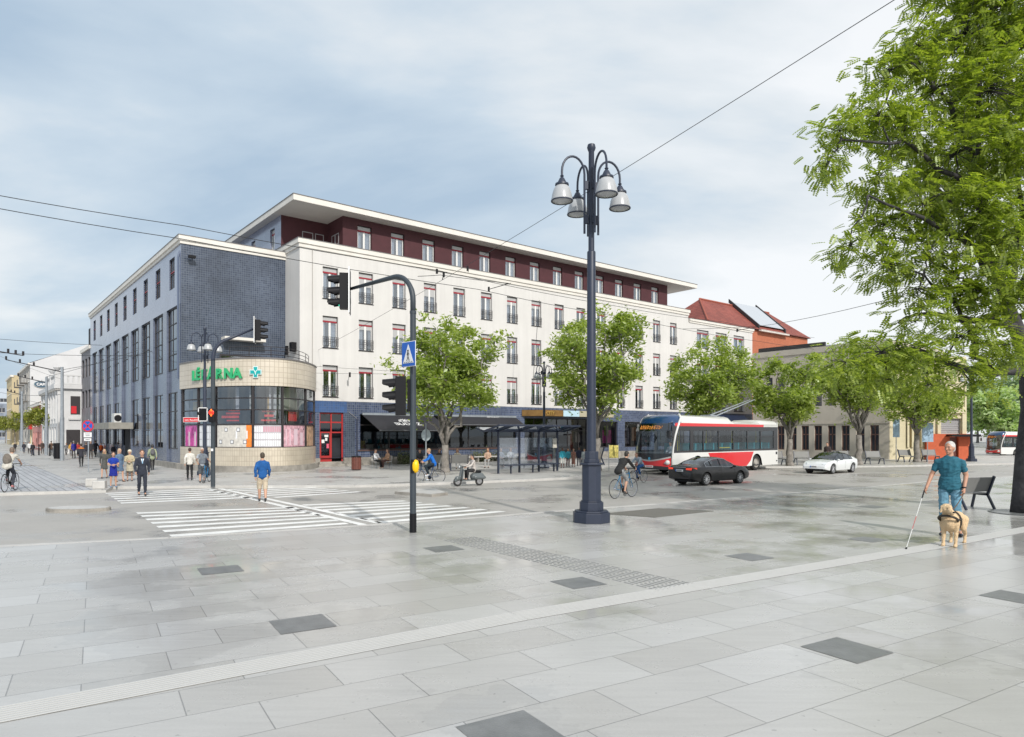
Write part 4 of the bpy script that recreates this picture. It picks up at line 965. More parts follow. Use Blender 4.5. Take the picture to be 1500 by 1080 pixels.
f = MB(); [f.box(1.35 + k * .36, 1.5 + k * .36, -.15, .28, 1.02, 5.18) for k in range(4)]; f.build('fins', M_cr, ce); MB().box(1.3, 2.7, .25, .3, 1, 5.2).build('recess_back', mat('fin_shade', (.42, .36, .22), .8), ce)
f = MB(); f.use(M_or); f.box(2.75, 4.55, -.35, -.003, 0, 2.15); f.box(5.25, 6.2, -.35, -.003, 0, 2.15); f.box(4.55, 5.25, -.1, -.004, 0, 2.15); f.build('orange_portal', None, ce)
MB().box(4.6, 5.2, -.14, -.11, .02, 1.9).build('door', mat('dark_red_door', (.12, .03, .02), .5), ce)
MB().box(4.3, 6.5, -1.3, -.36, 1.93, 2.12).build('canopy', M_black, ce)
f = MB(); [f.box(4.0, 5.55, .1 + .03 * (k % 2), .14 + .03 * (k % 2), 2.15 + k * .155, 2.29 + k * .155) for k in range(8)]; f.build('roller_shutter', mat('shutter_grey', (.35, .34, .35), .5, noise=.1, nscale=10), ce)
f = MB(); f.box(3.7, 3.95, -.2, -.004, 2.16, 4.4); f.box(5.62, 5.85, -.2, -.004, 2.16, 4.4); f.box(3.7, 5.85, -.25, -.005, 3.9, 4.2); f.box(3.95, 5.62, -.1, -.003, 3.45, 3.62); f.box(5.86, Le, -.08, -.003, 2.16, 8.4); f.build('stepped_surround', M_cr, ce)
# --- red roofed block
rr_ = thing('red_roofed_building', 'orange brick building under a big red tiled hip roof with a white skylight', 'building', (25.35, 88.7, 0), BR)
MB().box(.4, 26.4, .4, 8.6, 0, 16.75).build('wall', M_brick, rr_)
r = MB(); r.add([(0, 0, 16.8), (26.8, 0, 16.8), (26.8, 9, 16.8), (0, 9, 16.8), (4.5, 4.5, 20.8), (22.3, 4.5, 20.8)], [(0, 1, 5, 4), (1, 2, 5), (2, 3, 4, 5), (3, 0, 4), (0, 3, 2, 1)]); r.build('roof', M_tileroof, rr_)
r = MB(); r.tube([(4.5, 4.5, 20.85), (22.3, 4.5, 20.85)], .16, 6); r.tube([(0, 0, 16.85), (4.5, 4.5, 20.85)], .14, 6); r.build('ridge_tiles', mat('ridge_tile', (.30, .08, .05), .7), rr_)
def onroof(x, u, o=0): return (x, u * 4.5, 16.8 + u * 4.0 + o)
s = MB(); s.use(mat('skylight_panel', (.40, .43, .47), .9)); s.slab([onroof(12.6, .1, .35), onroof(19.4, .1, .35), onroof(19.4, 1.05, .35), onroof(12.6, 1.05, .35)], (0, 0, .08))
s.use(M_dframe); s.slab([onroof(12.3, .04, .05), onroof(12.55, .04, .05), onroof(12.55, 1.12, .05), onroof(12.3, 1.12, .05)], (0, 0, .55)); s.slab([onroof(19.45, .04, .05), onroof(19.7, .04, .05), onroof(19.7, 1.12, .05), onroof(19.45, 1.12, .05)], (0, 0, .55)); s.build('skylight', None, rr_)
MB().box(12.2, 19.8, -.3, .1, 16.6, 16.82).build('gutter', M_trim, rr_)

# ------------------------------------------------------------ trees
def leafmat(name, c0, c1, trans=.35):
    m = bpy.data.materials.new(name); m.use_nodes = True; t = m.node_tree; t.nodes.clear(); n = t.nodes; l = t.links
    o = n.new('ShaderNodeOutputMaterial'); d = n.new('ShaderNodeBsdfDiffuse'); tr = n.new('ShaderNodeBsdfTranslucent'); x = n.new('ShaderNodeMixShader'); g = n.new('ShaderNodeBsdfGlossy'); y = n.new('ShaderNodeMixShader')
    ge = n.new('ShaderNodeNewGeometry'); r = n.new('ShaderNodeValToRGB'); r.color_ramp.elements[0].color = (*c0, 1); r.color_ramp.elements[1].color = (*c1, 1)
    l.new(ge.outputs['Random Per Island'], r.inputs[0]); l.new(r.outputs[0], d.inputs[0])
    s = n.new('ShaderNodeVectorMath'); s.operation = 'MULTIPLY'; s.inputs[1].default_value = (1.25, 1.35, .5); l.new(r.outputs[0], s.inputs[0]); l.new(s.outputs[0], tr.inputs[0])
    x.inputs[0].default_value = trans; l.new(d.outputs[0], x.inputs[1]); l.new(tr.outputs[0], x.inputs[2])
    g.inputs['Roughness'].default_value = .45; g.inputs[0].default_value = (.9, 1, .8, 1); y.inputs[0].default_value = .06; l.new(x.outputs[0], y.inputs[1]); l.new(g.outputs[0], y.inputs[2]); l.new(y.outputs[0], o.inputs[0])
    MATS[name] = m; return m
M_leaf = leafmat('leaf_green', (.15, .215, .025), (.46, .53, .16), .55)
M_leafbig = leafmat('leaf_compound', (.125, .185, .02), (.40, .46, .09), .55)
M_leafyel = leafmat('leaf_yellowish', (.14, .17, .02), (.30, .30, .05), .35)
M_leaffar = leafmat('leaf_far_haze', (.36, .46, .22), (.55, .66, .38), .45)  # haze on the far trees is put into these paler leaf colours
M_leaffar2 = leafmat('leaf_far_dark_haze', (.22, .31, .22), (.36, .45, .34), .4)
M_bark = mat('bark', (.22, .20, .18), .9, noise=.4, nscale=4, bump=1.0, bscale=9)
M_barkd = mat('dark_bark', (.045, .042, .045), .85, noise=.5, nscale=5, bump=1.0, bscale=10)
def limb(mb, a, b, r0, r1, rng, n=6, wob=.08, seg=7, sag=0.0):
    a = np.array(a, float); b = np.array(b, float); L_ = np.linalg.norm(b - a); pts = []; rs = []
    off = rng.normal(0, wob * L_, (n + 1, 3)); off[0] = 0; off[-1] = 0
    for i in range(n + 1):
        t = i / n; p = a + (b - a) * t; p = p + off[i] * math.sin(math.pi * t) * .6; p[2] += math.sin(math.pi * t) * sag * L_
        pts.append(p); rs.append(r0 + (r1 - r0) * t ** .8)
    mb.tube([tuple(p) for p in pts], rs, seg); return pts
def quads_mesh(name, centers, e1, e2, material, parent, dims, tri=False):
    """leaf diamonds: centre, long axis e1, short axis e2 (n,3 arrays scaled)"""
    n = len(centers); v = np.empty((n, 4, 3), np.float32)
    v[:, 0] = centers - e1; v[:, 1] = centers + e2 + e1 * .1; v[:, 2] = centers + e1; v[:, 3] = centers - e2 + e1 * .1
    me = bpy.data.meshes.new(name); me.vertices.add(n * 4); me.vertices.foreach_set('co', v.reshape(-1))
    me.loops.add(n * 4); me.loops.foreach_set('vertex_index', np.arange(n * 4, dtype=np.int32)); me.polygons.add(n)
    me.polygons.foreach_set('loop_start', np.arange(0, n * 4, 4, dtype=np.int32)); me.polygons.foreach_set('loop_total', np.full(n, 4, np.int32))
    me.materials.append(material); me.update(calc_edges=True); me.validate()
    o = bpy.data.objects.new(name, me); COL.objects.link(o); o.parent = parent; return o
def randdirs(rng, n):
    d = rng.normal(size=(n, 3)); return d / np.linalg.norm(d, axis=1)[:, None]
def street_tree(label, loc, H, cr, zc, rh, seed, nleaf=9000, leaf=.13, tr=.24, fork=2.6, m=None, bark=None, name='street_tree', group='young street trees in front of the long white building', lean=(0, 0), nb=9, cat='tree'):
    rng = np.random.default_rng(seed); t = thing(name, label, cat, loc, 0, group)
    wood = MB(); tips = []
    f = np.array((lean[0], lean[1], fork)); limb(wood, (0, 0, -.05), f, tr, tr * .75, rng, 6, .03, 10)
    wood.tube([(0, 0, -.1), (0, 0, .25)], [tr * 1.35, tr * 1.0], 10)
    c = np.array((lean[0], lean[1], zc))
    for i in range(nb):
        a = 2 * math.pi * (i + rng.uniform(-.3, .3)) / nb; u = rng.uniform(-.55, .95); rr = math.sqrt(max(0, 1 - u * u)) * .8
        e = c + np.array((math.cos(a) * rr * cr, math.sin(a) * rr * cr, u * rh * .85))
        st = f + np.array((0, 0, rng.uniform(-.3, .5)))
        pts = limb(wood, st, e, tr * .42, .03, rng, 8, .10, 6, .10)
        tips.append(e)
        for j in range(4):
            q = pts[rng.integers(3, 8)]; d = randdirs(rng, 1)[0]; d[2] = abs(d[2]) * .8 - .1
            e2 = q + d * cr * rng.uniform(.3, .6)
            lim = (e2 - c) / np.array((cr, cr, rh)); k = np.linalg.norm(lim)
            if k > 1: e2 = c + (e2 - c) / k * .97
            p2 = limb(wood, q, e2, .04, .012, rng, 4, .1, 5); tips.append(e2)
            for jj in range(2):
                q3 = p2[rng.integers(1, 4)]; e3 = q3 + randdirs(rng, 1)[0] * cr * .25; limb(wood, q3, e3, .018, .006, rng, 3, .1, 4); tips.append(e3)
    for i in range(int(nb * 2.6)):       # outer shell clumps without a drawn limb
        d = randdirs(rng, 1)[0]; d[2] = d[2] * .9 + .12; k = rng.uniform(.6, 1.0); tips.append(c + d * np.array((cr, cr, rh)) * k)
    wood.build('trunk', bark or M_bark, t, smooth=True)
    tips = np.array(tips); w = rng.uniform(.4, 1.5, len(tips)); w /= w.sum()
    idx = rng.choice(len(tips), nleaf, p=w); sz = rng.uniform(.14, .30, len(tips))[idx] * cr * .42
    cen = tips[idx] + rng.normal(size=(nleaf, 3)) * sz[:, None] * np.array((1, 1, .7))
    d = randdirs(rng, nleaf); d[:, 2] = d[:, 2] * .6 - .15; up = randdirs(rng, nleaf); up[:, 2] += 1.2
    e2 = np.cross(d, up); e2 /= np.linalg.norm(e2, axis=1)[:, None]; d /= np.linalg.norm(d, axis=1)[:, None]
    s = (leaf * rng.uniform(.6, 1.3, nleaf))[:, None]
    quads_mesh('crown', cen, d * s * .75, e2 * s * .34, m or M_leaf, t, None)
    return t
trees = [  # px, Y, crown centre px,y, crown radius(m), half height, seed
    ('leafy street tree with a pale forked trunk beside the slim signal pole', 652, 38.7, 0, 8.75, 2.95, 5.9, 2.75, 11, 1.55),
    ('leafy street tree standing directly behind the tall four arm lamp', 875, 40.5, 0, 9.9, 2.9, 6.6, 3.1, 12, 1.9),
    ('leafy street tree rising behind the roof of the red and white bus', 1040, 46.5, 0, 9.2, 2.95, 6.1, 2.85, 13, 1.9),
    ('street tree just right of the red and white bus in front of the beige hall', 1157, 46.5, 0, 7.9, 2.3, 5.3, 2.4, 14, 1.8),
    ('street tree behind the white car with a broad crown', 1258, 48.0, 0, 9.2, 2.95, 6.2, 2.9, 15, 2.1),
    ('street tree before the cream building fins, farthest right of the row', 1343, 52.5, 0, 8.6, 3.0, 5.8, 2.7, 16, 2.1)]
for lb_, px, Y, _, H, cr, zc, rh, sd, fk_ in trees:
    street_tree(lb_, ((px - 750) / F * Y, Y, 0), H, cr * 1.1, zc, rh * 1.06, sd, fork=fk_, nleaf=13500, leaf=.185)
# side street: small round trees
for i, (px, Y) in enumerate([(80, 82), (67, 90), (52, 101), (36, 116), (22, 132), (8, 150), (-12, 165)]):
    street_tree(['small yellow green tree nearest the tall steel pole', 'small yellow green tree second from the steel pole', 'small clipped tree third along the side street', 'small clipped tree fourth along the side street', 'small clipped tree fifth along the side street', 'small clipped tree at the left picture edge', 'small clipped tree beyond the left picture edge'][i], ((px - 750) / F * Y, Y, 0), 5.2, 1.9 + .012 * Y * .6, 4.1, 1.5, 40 + i, nleaf=2600, leaf=.26, tr=.1, fork=2.6, m=M_leafyel, name='small_tree', group='small trees along the side street', nb=6)
# distant trees at the right
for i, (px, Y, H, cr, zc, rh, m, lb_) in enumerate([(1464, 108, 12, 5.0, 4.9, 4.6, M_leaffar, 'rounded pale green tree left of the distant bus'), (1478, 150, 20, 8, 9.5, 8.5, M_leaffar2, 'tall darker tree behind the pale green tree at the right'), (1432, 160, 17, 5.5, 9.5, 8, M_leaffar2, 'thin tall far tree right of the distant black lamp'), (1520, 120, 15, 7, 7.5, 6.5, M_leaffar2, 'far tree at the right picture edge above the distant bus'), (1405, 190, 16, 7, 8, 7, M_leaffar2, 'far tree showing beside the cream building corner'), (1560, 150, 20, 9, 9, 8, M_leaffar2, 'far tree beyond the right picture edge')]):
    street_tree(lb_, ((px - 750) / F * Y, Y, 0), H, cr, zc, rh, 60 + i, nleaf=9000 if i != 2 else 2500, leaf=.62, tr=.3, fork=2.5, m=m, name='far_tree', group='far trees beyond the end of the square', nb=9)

# --- the big near tree with compound leaves
def big_tree():
    rng = np.random.default_rng(5); Y0 = 18.9; base = np.array(((1505 - 750) / F * Y0, Y0, 0.0))
    t = thing('locust_tree', 'big dark trunked tree with feathery compound leaves at the right edge', 'tree', tuple(base))
    w = MB()
    def q(px, py, Y): v = P(px, py, Y); return np.array(v) - base
    tr = [(0, 0, -.1), (0.0, 0, .5), (.03, 0, 1.6), q(1512, 600, Y0), q(1505, 520, Y0), q(1478, 455, Y0 - .1), q(1456, 380, Y0 - .3), q(1440, 300, Y0 - .5), q(1432, 200, Y0 - .3), q(1436, 90, Y0)]
    rs = [.42, .36, .31, .27, .23, .17, .13, .10, .07, .04]
    w.tube([tuple(p) for p in tr], rs, 14)
    mains = [  # start, points...
        [q(1492, 480, Y0), q(1450, 470, Y0 - .6), q(1400, 465, Y0 - 1.1), q(1355, 455, Y0 - 1.6), q(1315, 472, Y0 - 2)],
        [q(1497, 545, Y0), q(1460, 545, Y0 - .8), q(1432, 520, Y0 - 1.2), q(1420, 480, Y0 - 1.4), q(1395, 440, Y0 - 1.6), q(1350, 400, Y0 - 2)],
        [q(1460, 545, Y0 - .8), q(1400, 535, Y0 - 1.6), q(1340, 510, Y0 - 2.4), q(1270, 520, Y0 - 3)],
        [q(1470, 420, Y0), q(1445, 400, Y0 - .7), q(1410, 350, Y0 - 1.5), q(1350, 320, Y0 - 2), q(1270, 290, Y0 - 2.4)],
        [q(1448, 340, Y0), q(1400, 260, Y0 - 1), q(1330, 210, Y0 - 1.6), q(1240, 205, Y0 - 2.2)],
        [q(1436, 250, Y0), q(1390, 150, Y0 - .6), q(1330, 90, Y0 - 1)],
        [q(1480, 450, Y0), q(1520, 380, Y0 - 1), q(1550, 250, Y0 - 1.5), q(1560, 80, Y0 - 1.5)],
        [q(1484, 470, Y0), q(1560, 430, Y0 - .5), q(1620, 330, Y0), q(1660, 200, Y0)],
        [q(1475, 440, Y0), q(1500, 330, Y0 + 1.5), q(1480, 180, Y0 + 2), q(1450, 20, Y0 + 2.4)],
        [q(1460, 400, Y0), q(1420, 330, Y0 + 1.5), q(1360, 260, Y0 + 2.2), q(1300, 150, Y0 + 2)]]
    segs = []
    for k, m_ in enumerate(mains):
        r0 = .11 if k < 4 else .08
        pts = [m_[0]]
        for a, b in zip(m_[:-1], m_[1:]):
            for j in range(1, 4): pts.append(a + (b - a) * j / 3 + rng.normal(0, .05, 3))
        w.tube([tuple(p) for p in pts], [r0 * (1 - i / len(pts)) + .015 for i in range(len(pts))], 7)
        segs.append(pts)
    # foliage volumes: px, py, Y, radius x, y, z (m)
    blobs = [(1420, 40, 0, 1.6, 1.6, 1.3), (1345, 65, -.6, .8, 1, .75), (1300, 105, -.8, .75, .9, .55), (1370, 130, -.5, 1.2, 1.3, 1), (1455, 130, -.6, 1.3, 1.5, 1.3), (1285, 165, -1.6, .8, .9, .55), (1230, 190, -2, .62, .7, .45), (1215, 235, -2, .32, .5, .4), (1320, 200, -1, 1.1, 1.2, .8), (1400, 220, -1, 1.3, 1.4, 1.1), (1475, 230, -1, 1.1, 1.3, 1.2), (1285, 265, -1.5, .8, 1, .55), (1350, 295, -1.4, 1.1, 1.2, .8), (1425, 320, -1.5, 1.1, 1.1, .8), (1290, 330, -1.5, .75, .9, .45), (1245, 365, -2, .55, .7, .35), (1300, 385, -1.8, .85, .9, .5), (1360, 375, -1.8, .9, 1, .55), (1345, 425, -2, .7, .8, .4), (1400, 405, -1.8, .65, .8, .5), (1480, 350, -1.6, .9, 1, .7), (1500, 60, 0, 1.5, 1.6, 1.3), (1560, 160, 0, 1.6, 1.8, 1.6), (1580, 320, 0, 1.5, 1.7, 1.5), (1480, 0, 0, 1.8, 2, 1.2), (1400, -40, 0, 1.4, 1.6, 1.1), (1530, -120, 0, 2, 2.4, 1.6), (1640, 80, .5, 1.7, 2, 2), (1650, 330, .5, 1.6, 2, 1.6), (1450, 200, 2, 1.7, 1.2, 1.8), (1380, 260, 2, 1.3, 1.0, 1.2), (1500, 330, 2, 1.6, 1.2, 1.2),
             (1490, 440, -1.7, .6, .7, .35), (1465, 505, -2.2, .7, .7, .3), (1440, 300, -2.0, .8, .8, .6), (1450, 425, -2.0, .8, .7, .4), (1410, 490, -2.2, .75, .7, .33), (1345, 470, -2.4, .6, .7, .28), (1480, 400, -1.8, .9, .8, .5), (1420, 425, -1.7, .5, .7, .35), (1450, 470, -1.5, .4, .6, .25), (1290, 515, -3, .85, .8, .42), (1235, 530, -3.2, .45, .7, .35), (1340, 520, -2.8, .9, .8, .42), (1395, 535, -2.4, .75, .8, .42), (1300, 560, -2.8, .6, .6, .25), (1425, 560, -2, .42, .6, .35), (1360, 565, -2.6, .6, .6, .3), (1480, 520, -1.6, .25, .5, .25)]
    allp = np.concatenate([np.array(s) for s in segs])
    tips = []; wts = []
    for (px, py, dy, rx, ry, rz) in blobs:
        c = q(px, py, Y0 + dy); vol = (rx * ry * rz) ** (1 / 3)
        nsub = max(8, int(30 * vol ** 1.7))
        j = np.argmin(np.linalg.norm(allp - c, axis=1)); hub = allp[j]
        limb(w, hub, c, .03, .012, rng, 5, .08, 5)
        for k in range(nsub):
            d = randdirs(rng, 1)[0]; p = c + d * np.array((rx, ry, rz)) * rng.uniform(.35, .95)
            limb(w, c + (hub - c) * .1, p, .012, .004, rng, 3, .1, 4)
            tips.append((p, c)); wts.append(1)
    w.build('trunk', M_barkd, t, smooth=True)
    # twigs bearing pinnate leaves
    C, E1, E2 = [], [], []
    for p, c in tips:
        out = p - c; out = out / (np.linalg.norm(out) + 1e-6)
        nl = rng.integers(10, 16)
        for i in range(nl):
            o = p + rng.normal(0, .22, 3) * np.array((1, 1, .7))
            ax = out * .9 + randdirs(rng, 1)[0] * .9; ax[2] = ax[2] * .5 - .28; ax /= np.linalg.norm(ax)
            up = np.array((0, 0, 1.0)) + randdirs(rng, 1)[0] * .45
            side = np.cross(ax, up); side /= np.linalg.norm(side); nrm = np.cross(side, ax)
            Lf = rng.uniform(.22, .36); npair = 6
            for j in range(npair):
                u = (j + .8) / (npair + .3); pos = o + ax * Lf * u - np.array((0, 0, 1)) * .05 * u * u
                ll = .080 * (1 - .45 * abs(u - .45)) ; 
                for sg in (-1, 1):
                    dd = side * sg + ax * .35 - nrm * .15; dd /= np.linalg.norm(dd)
                    C.append(pos + dd * ll * .55); E1.append(dd * ll * .55); E2.append(np.cross(dd, nrm) * ll * .43)
            # rachis
    C = np.array(C); E1 = np.array(E1); E2 = np.array(E2)
    print('big tree leaflets', len(C))
    quads_mesh('crown', C, E1, E2, M_leafbig, t, None)
    rs_ = MB(); rs_.lathe([(.9, .006), (.9, .02), (.45, .021)], 20); rs_.build('root_grate', M_darkslab, t)
    return t
big_tree()
# ------------------------------------------------------------ street furniture
def face(dx, dy): return math.atan2(-dx, dy)          # turns local +y towards (dx,dy)
def facer(dx, dy): return math.atan2(dy, dx)           # turns local +x towards (dx,dy)
M_shade = mat('lamp_glass', (.40, .41, .42), .3, noise=.12)
def four_arm_lamp(label, loc, scale=1.0, rz=0.0, seg=14):
    t = thing('street_lamp', label, 'street lamp', loc, rz, 'four armed street lamps', scale)
    b = MB()
    def oct_(r, z0, z1): b.lathe([(r / math.cos(math.pi / 8), z0), (r / math.cos(math.pi / 8), z1)], 8, Matrix.Rotation(R(22.5), 4, 'Z'))
    oct_(.44, 0, .25); oct_(.40, .25, .29); oct_(.285, .29, .50); oct_(.25, .50, .53); oct_(.225, .53, 1.42); oct_(.275, 1.42, 1.47); oct_(.19, 1.47, 1.56); oct_(.165, 1.56, 1.75)
    b.build('base', M_dgrey, t, bevel=.008)
    s = MB(); s.lathe([(.118, 1.75), (.115, 3), (.105, 6.7), (.10, 6.72), (.075, 6.74), (.07, 9.2), (.09, 9.24), (.11, 9.3), (.09, 9.38), (.0, 9.42)], seg); s.build('pole', M_dgrey, t, auto=40)
    for k, a in enumerate((R(-70), R(20), R(110), R(200))):
        ca, sa = math.cos(a), math.sin(a); r = .80
        arm = MB(); pts = [(ca * .19, sa * .19, 7.15), (ca * .19, sa * .19, 8.45)]
        for i in range(0, 13):
            th = math.pi * (1 - i / 12); cx = .19 + (r - .19) / 2; pts.append((ca * (cx + (r - .19) / 2 * math.cos(th)), sa * (cx + (r - .19) / 2 * math.cos(th)), 8.62 + .40 * math.sin(th)))
        pts.append((ca * r, sa * r, 8.5)); arm.tube(pts, .028, 8)
        arm.box(ca * .14 - .04, ca * .14 + .04, sa * .14 - .04, sa * .14 + .04, 8.25, 8.45); arm.box(ca * .14 - .04, ca * .14 + .04, sa * .14 - .04, sa * .14 + .04, 7.4, 7.62)
        ao = arm.build('arm', M_dgrey, t, smooth=False)
        M = Matrix.Translation((ca * r, sa * r, 0))
        h = MB(); h.lathe([(.03, 8.52), (.05, 8.50), (.03, 8.47), (.06, 8.44), (.10, 8.36), (.115, 8.32), (.165, 8.31), (.17, 8.27), (.12, 8.26)], 18, M, caps=False); ho = h.build('lamp_hood', M_dgrey, ao, auto=40)
        h = MB(); h.lathe([(.125, 8.28), (.19, 8.20), (.235, 8.07), (.262, 7.92), (.265, 7.885), (.0, 7.83)], 20, M, caps=False); h.build('lamp_shade', M_shade, ao, smooth=True)
        h = MB(); h.lathe([(.268, 7.90), (.275, 7.885), (.268, 7.87), (.25, 7.872)], 20, M, caps=False); h.build('lamp_rim', M_dgrey, ao)
    return t
lamp = four_arm_lamp('tall dark four armed street lamp with white bell shades in the middle of the plaza', G(868, 766.5) + Vector((0, .25, 0)))
def dlamp(px, Y, sc, lb, rz=0): return dup(lamp, ((px - 750) / F * Y, Y, 0), rz, lb, scale=sc)
dlamp(300, 36.2, .83, 'four armed lamp standing in front of the round pharmacy window', .3)
dlamp(797, 43.5, .72, 'four armed lamp behind the glass bus shelter', .2)
dlamp(1423, 53.8, .80, 'dark lamp post at the right behind the man in the teal shirt', .5)

def signal_head(t, M, lit=None, name='signal_head', board=True):
    """lenses towards local -x of M; z up; origin at the centre of the housing"""
    h = MB(); h.tbox(M, .22, .26, .86); 
    for z in (.28, 0, -.28):
        Lm = M @ Matrix.Translation((-.11, 0, z)) @ Matrix.Rotation(R(-90), 4, 'Y')
        n = 14; k = len(h.v)
        for i in range(n + 1):         # visor, open underneath
            a = -math.pi * .18 + math.pi * 1.36 * i / n
            y = math.cos(a) * .115; zz_ = math.sin(a) * .115
            h.v += [tuple(M @ Vector((-.10, y, z + zz_))), tuple(M @ Vector((-.10 - (.30 if math.sin(a) > 0 else .16), y, z + zz_ - .03)))]
        for i in range(n): h.face([k + 2 * i, k + 2 * i + 1, k + 2 * i + 3, k + 2 * i + 2])
    o = h.build(name, M_black, t)
    cols_ = [('lens_red', (.10, .01, .01)), ('lens_amber', (.10, .05, .01)), ('lens_green', (.0, .07, .05))]
    for (nm, c), z in zip(cols_, (.28, 0, -.28)):
        on = lit == nm; m = mat(nm + ('_on' if on else ''), c, .25, emit=(((.05, 1, .6) if 'green' in nm else (1, .05, .02)), 1.2) if on else None)
        l = MB(); l.lathe([(.1, 0), (.08, .02), (0, .03)], 14, M @ Matrix.Translation((-.112, 0, z)) @ Matrix.Rotation(R(-90), 4, 'Y')); l.build('lens', m, o)
    if board:
        b = MB(); b.tbox(M @ Matrix.Translation((.125, 0, 0)), .02, .46, 1.06); b.build('backboard', M_black, o)
        b = MB()
        for y in (-.235, .235): b.tbox(M @ Matrix.Translation((.125, y, 0)), .03, .03, 1.1)
        b.build('board_rim', M_signw, o)
    return o
# slim pole nearest the camera
sp_ = G(605, 780); st = thing('traffic_signal', 'slim grey signal pole with curved arm, blue crossing sign and yellow button nearest the camera', 'traffic light', sp_)
b = MB(); b.tube([(0, 0, 0), (0, 0, .42)], .078, 16); b.build('pole_foot', M_black, st, smooth=False)
b = MB(); pts = [(0, 0, .42), (0, 0, 3), (0, 0, 4.9)]; b.tube(pts, [.066, .066, .066], 16); b.tube([(0, 0, .42), (0, 0, 3.4)], .070, 16); b.build('pole', M_pole, st, auto=40)
ad_ = Vector((-1.72, 1.45, 0)).normalized(); pts = [(0, 0, 4.85), (0, 0, 5.15)]
for i in range(1, 13):
    a = math.pi / 2 * i / 12 * 1.02; pts.append(tuple(ad_ * .62 * (1 - math.cos(a)) + Vector((0, 0, 5.15 + .62 * math.sin(a)))))
pts.append(tuple(ad_ * 2.25 + Vector((0, 0, 5.72)))); b = MB(); b.tube(pts, [.062] * 5 + [.056] * 9 + [.036], 14); b.build('arm', M_pole, st, smooth=True)
b = MB(); b.tube([(0, 0, 4.86), (0, 0, 4.92)], .074, 16); b.tube([(0, 0, 4.2), (0, 0, 4.23)], .071, 16); b.build('joint_ring', M_pole, st)
hp = ad_ * 2.28 + Vector((0, 0, 5.66)); signal_head(st, Matrix.Translation(hp + Vector((-.14, 0, 0))) @ Matrix.Rotation(R(9), 4, 'Z'), 'lens_green')
Ms = Matrix.Translation((-.27, -.02, 3.03)) @ Matrix.Rotation(R(6), 4, 'Z'); signal_head(st, Ms, None, board=False)
b = MB(); b.box(-.14, -.03, -.03, .03, 2.68, 2.74); b.box(-.14, -.03, -.03, .03, 3.32, 3.38); b.box(-.12, -.06, -.05, .05, 2.7, 3.4); b.build('bracket', M_black, st)
# blue pedestrian crossing sign, facing left and towards us
Mq = Matrix.Translation((-.08, -.10, 3.95)) @ Matrix.Rotation(R(-46), 4, 'Z')     # sign plane local x-z, normal -y
def signplate(t, M, w, h, m, name='sign', th=.012):
    b = MB(); b.tbox(M, w, th, h); return b.build(name, m, t, bevel=.02)
sg = signplate(st, Mq, .52, .56, M_signw, 'crossing_sign'); b = MB(); b.tbox(Mq @ Matrix.Translation((0, -.009, 0)), .49, .006, .53); b.build('sign_face', M_signb, sg)
b = MB(); b.slab([Mq @ Vector((x, -.0125, z)) for x, z in ((-.2, -.2), (.2, -.2), (0, .22))], Mq.to_3x3() @ Vector((0, -.003, 0))); b.build('sign_triangle', M_signw, sg)
b = MB(); b.ell(Mq @ Vector((0, -.017, .075)), (.022,) * 3, n=8, m=6)
for a, c, w in (((0, .05), (.005, -.05), .035), ((.005, -.05), (-.05, -.15), .02), ((.005, -.05), (.05, -.15), .02), ((0, .04), (-.05, -.02), .014), ((0, .04), (.05, -.01), .014)): b.bar(Mq @ Vector((a[0], -.018, a[1])), Mq @ Vector((c[0], -.018, c[1])), w, .003)
for k in range(5): b.bar(Mq @ Vector((-.15 + .07 * k, -.018, -.165)), Mq @ Vector((-.12 + .07 * k, -.018, -.19)), .02, .003)
b.build('pictogram', M_black, sg)
b = MB(); b.lathe([(.06, -.02), (.085, 0), (.09, .05), (.075, .10), (.03, .12)], 14, Matrix.Translation((.075, -.03, 1.47)) @ Matrix.Rotation(R(90), 4, 'Y') @ Matrix.Diagonal((1.7, .9, 1, 1)) @ Matrix.Translation((0, 0, -.06))); b.build('push_button', M_yellow, st, smooth=True)
b = MB(); b.box(-.035, .035, -.085, -.068, 1.32, 1.62); b.build('button_bracket', M_black, st)
# second signal at the left crossing
s2 = thing('traffic_signal', 'signal pole before the round pharmacy with a lit red pedestrian light and red name plate', 'traffic light', G(312, 713))
b = MB(); b.tube([(0, 0, 0), (0, 0, 5.2)], .085, 14); b.build('pole', M_pole, s2, smooth=False)
ad2 = Vector((1.55, .55, 0)).normalized(); pts = [(0, 0, 5.15), (0, 0, 5.3)]
for i in range(1, 11):
    a = math.pi / 2 * i / 10 * .72; pts.append(tuple(ad2 * .8 * (1 - math.cos(a)) + Vector((0, 0, 5.3 + .85 * math.sin(a)))))
pts.append(tuple(ad2 * 1.62 + Vector((0, 0, 6.62)))); b = MB(); b.tube(pts, [.08] * 4 + [.07] * 8 + [.04], 12); b.build('arm', M_dgrey, s2, smooth=True)
signal_head(s2, Matrix.Translation(ad2 * 1.72 + Vector((.02, 0, 6.55))) @ Matrix.Rotation(R(194), 4, 'Z'), None)
b = MB(); b.tbox(Matrix.Translation((.06, -.20, 2.93)), .24, .2, .56); po = b.build('pedestrian_signal', M_black, s2, bevel=.03)
b = MB(); b.ell((.06, -.31, 3.16), (.03, .02, .035), n=8, m=6); b.bar((.06, -.31, 3.12), (.06, -.31, 3.0), .07, .01); b.bar((.045, -.31, 3.0), (.04, -.31, 2.9), .025, .01); b.bar((.075, -.31, 3.0), (.08, -.31, 2.9), .025, .01); b.build('red_figure', mat('lit_red', (.6, .05, .01), .4, emit=((1, .16, .02), 3.0)), po)
b = MB(); b.lathe([(.11, 0), (.09, .012), (0, .015)], 16, Matrix.Translation((.06, -.302, 3.05)) @ Matrix.Rotation(R(90), 4, 'X')); b.build('lens', mat('lit_red_lens', (.5, .02, .01), .4, emit=((1, .03, .01), .9)), po)
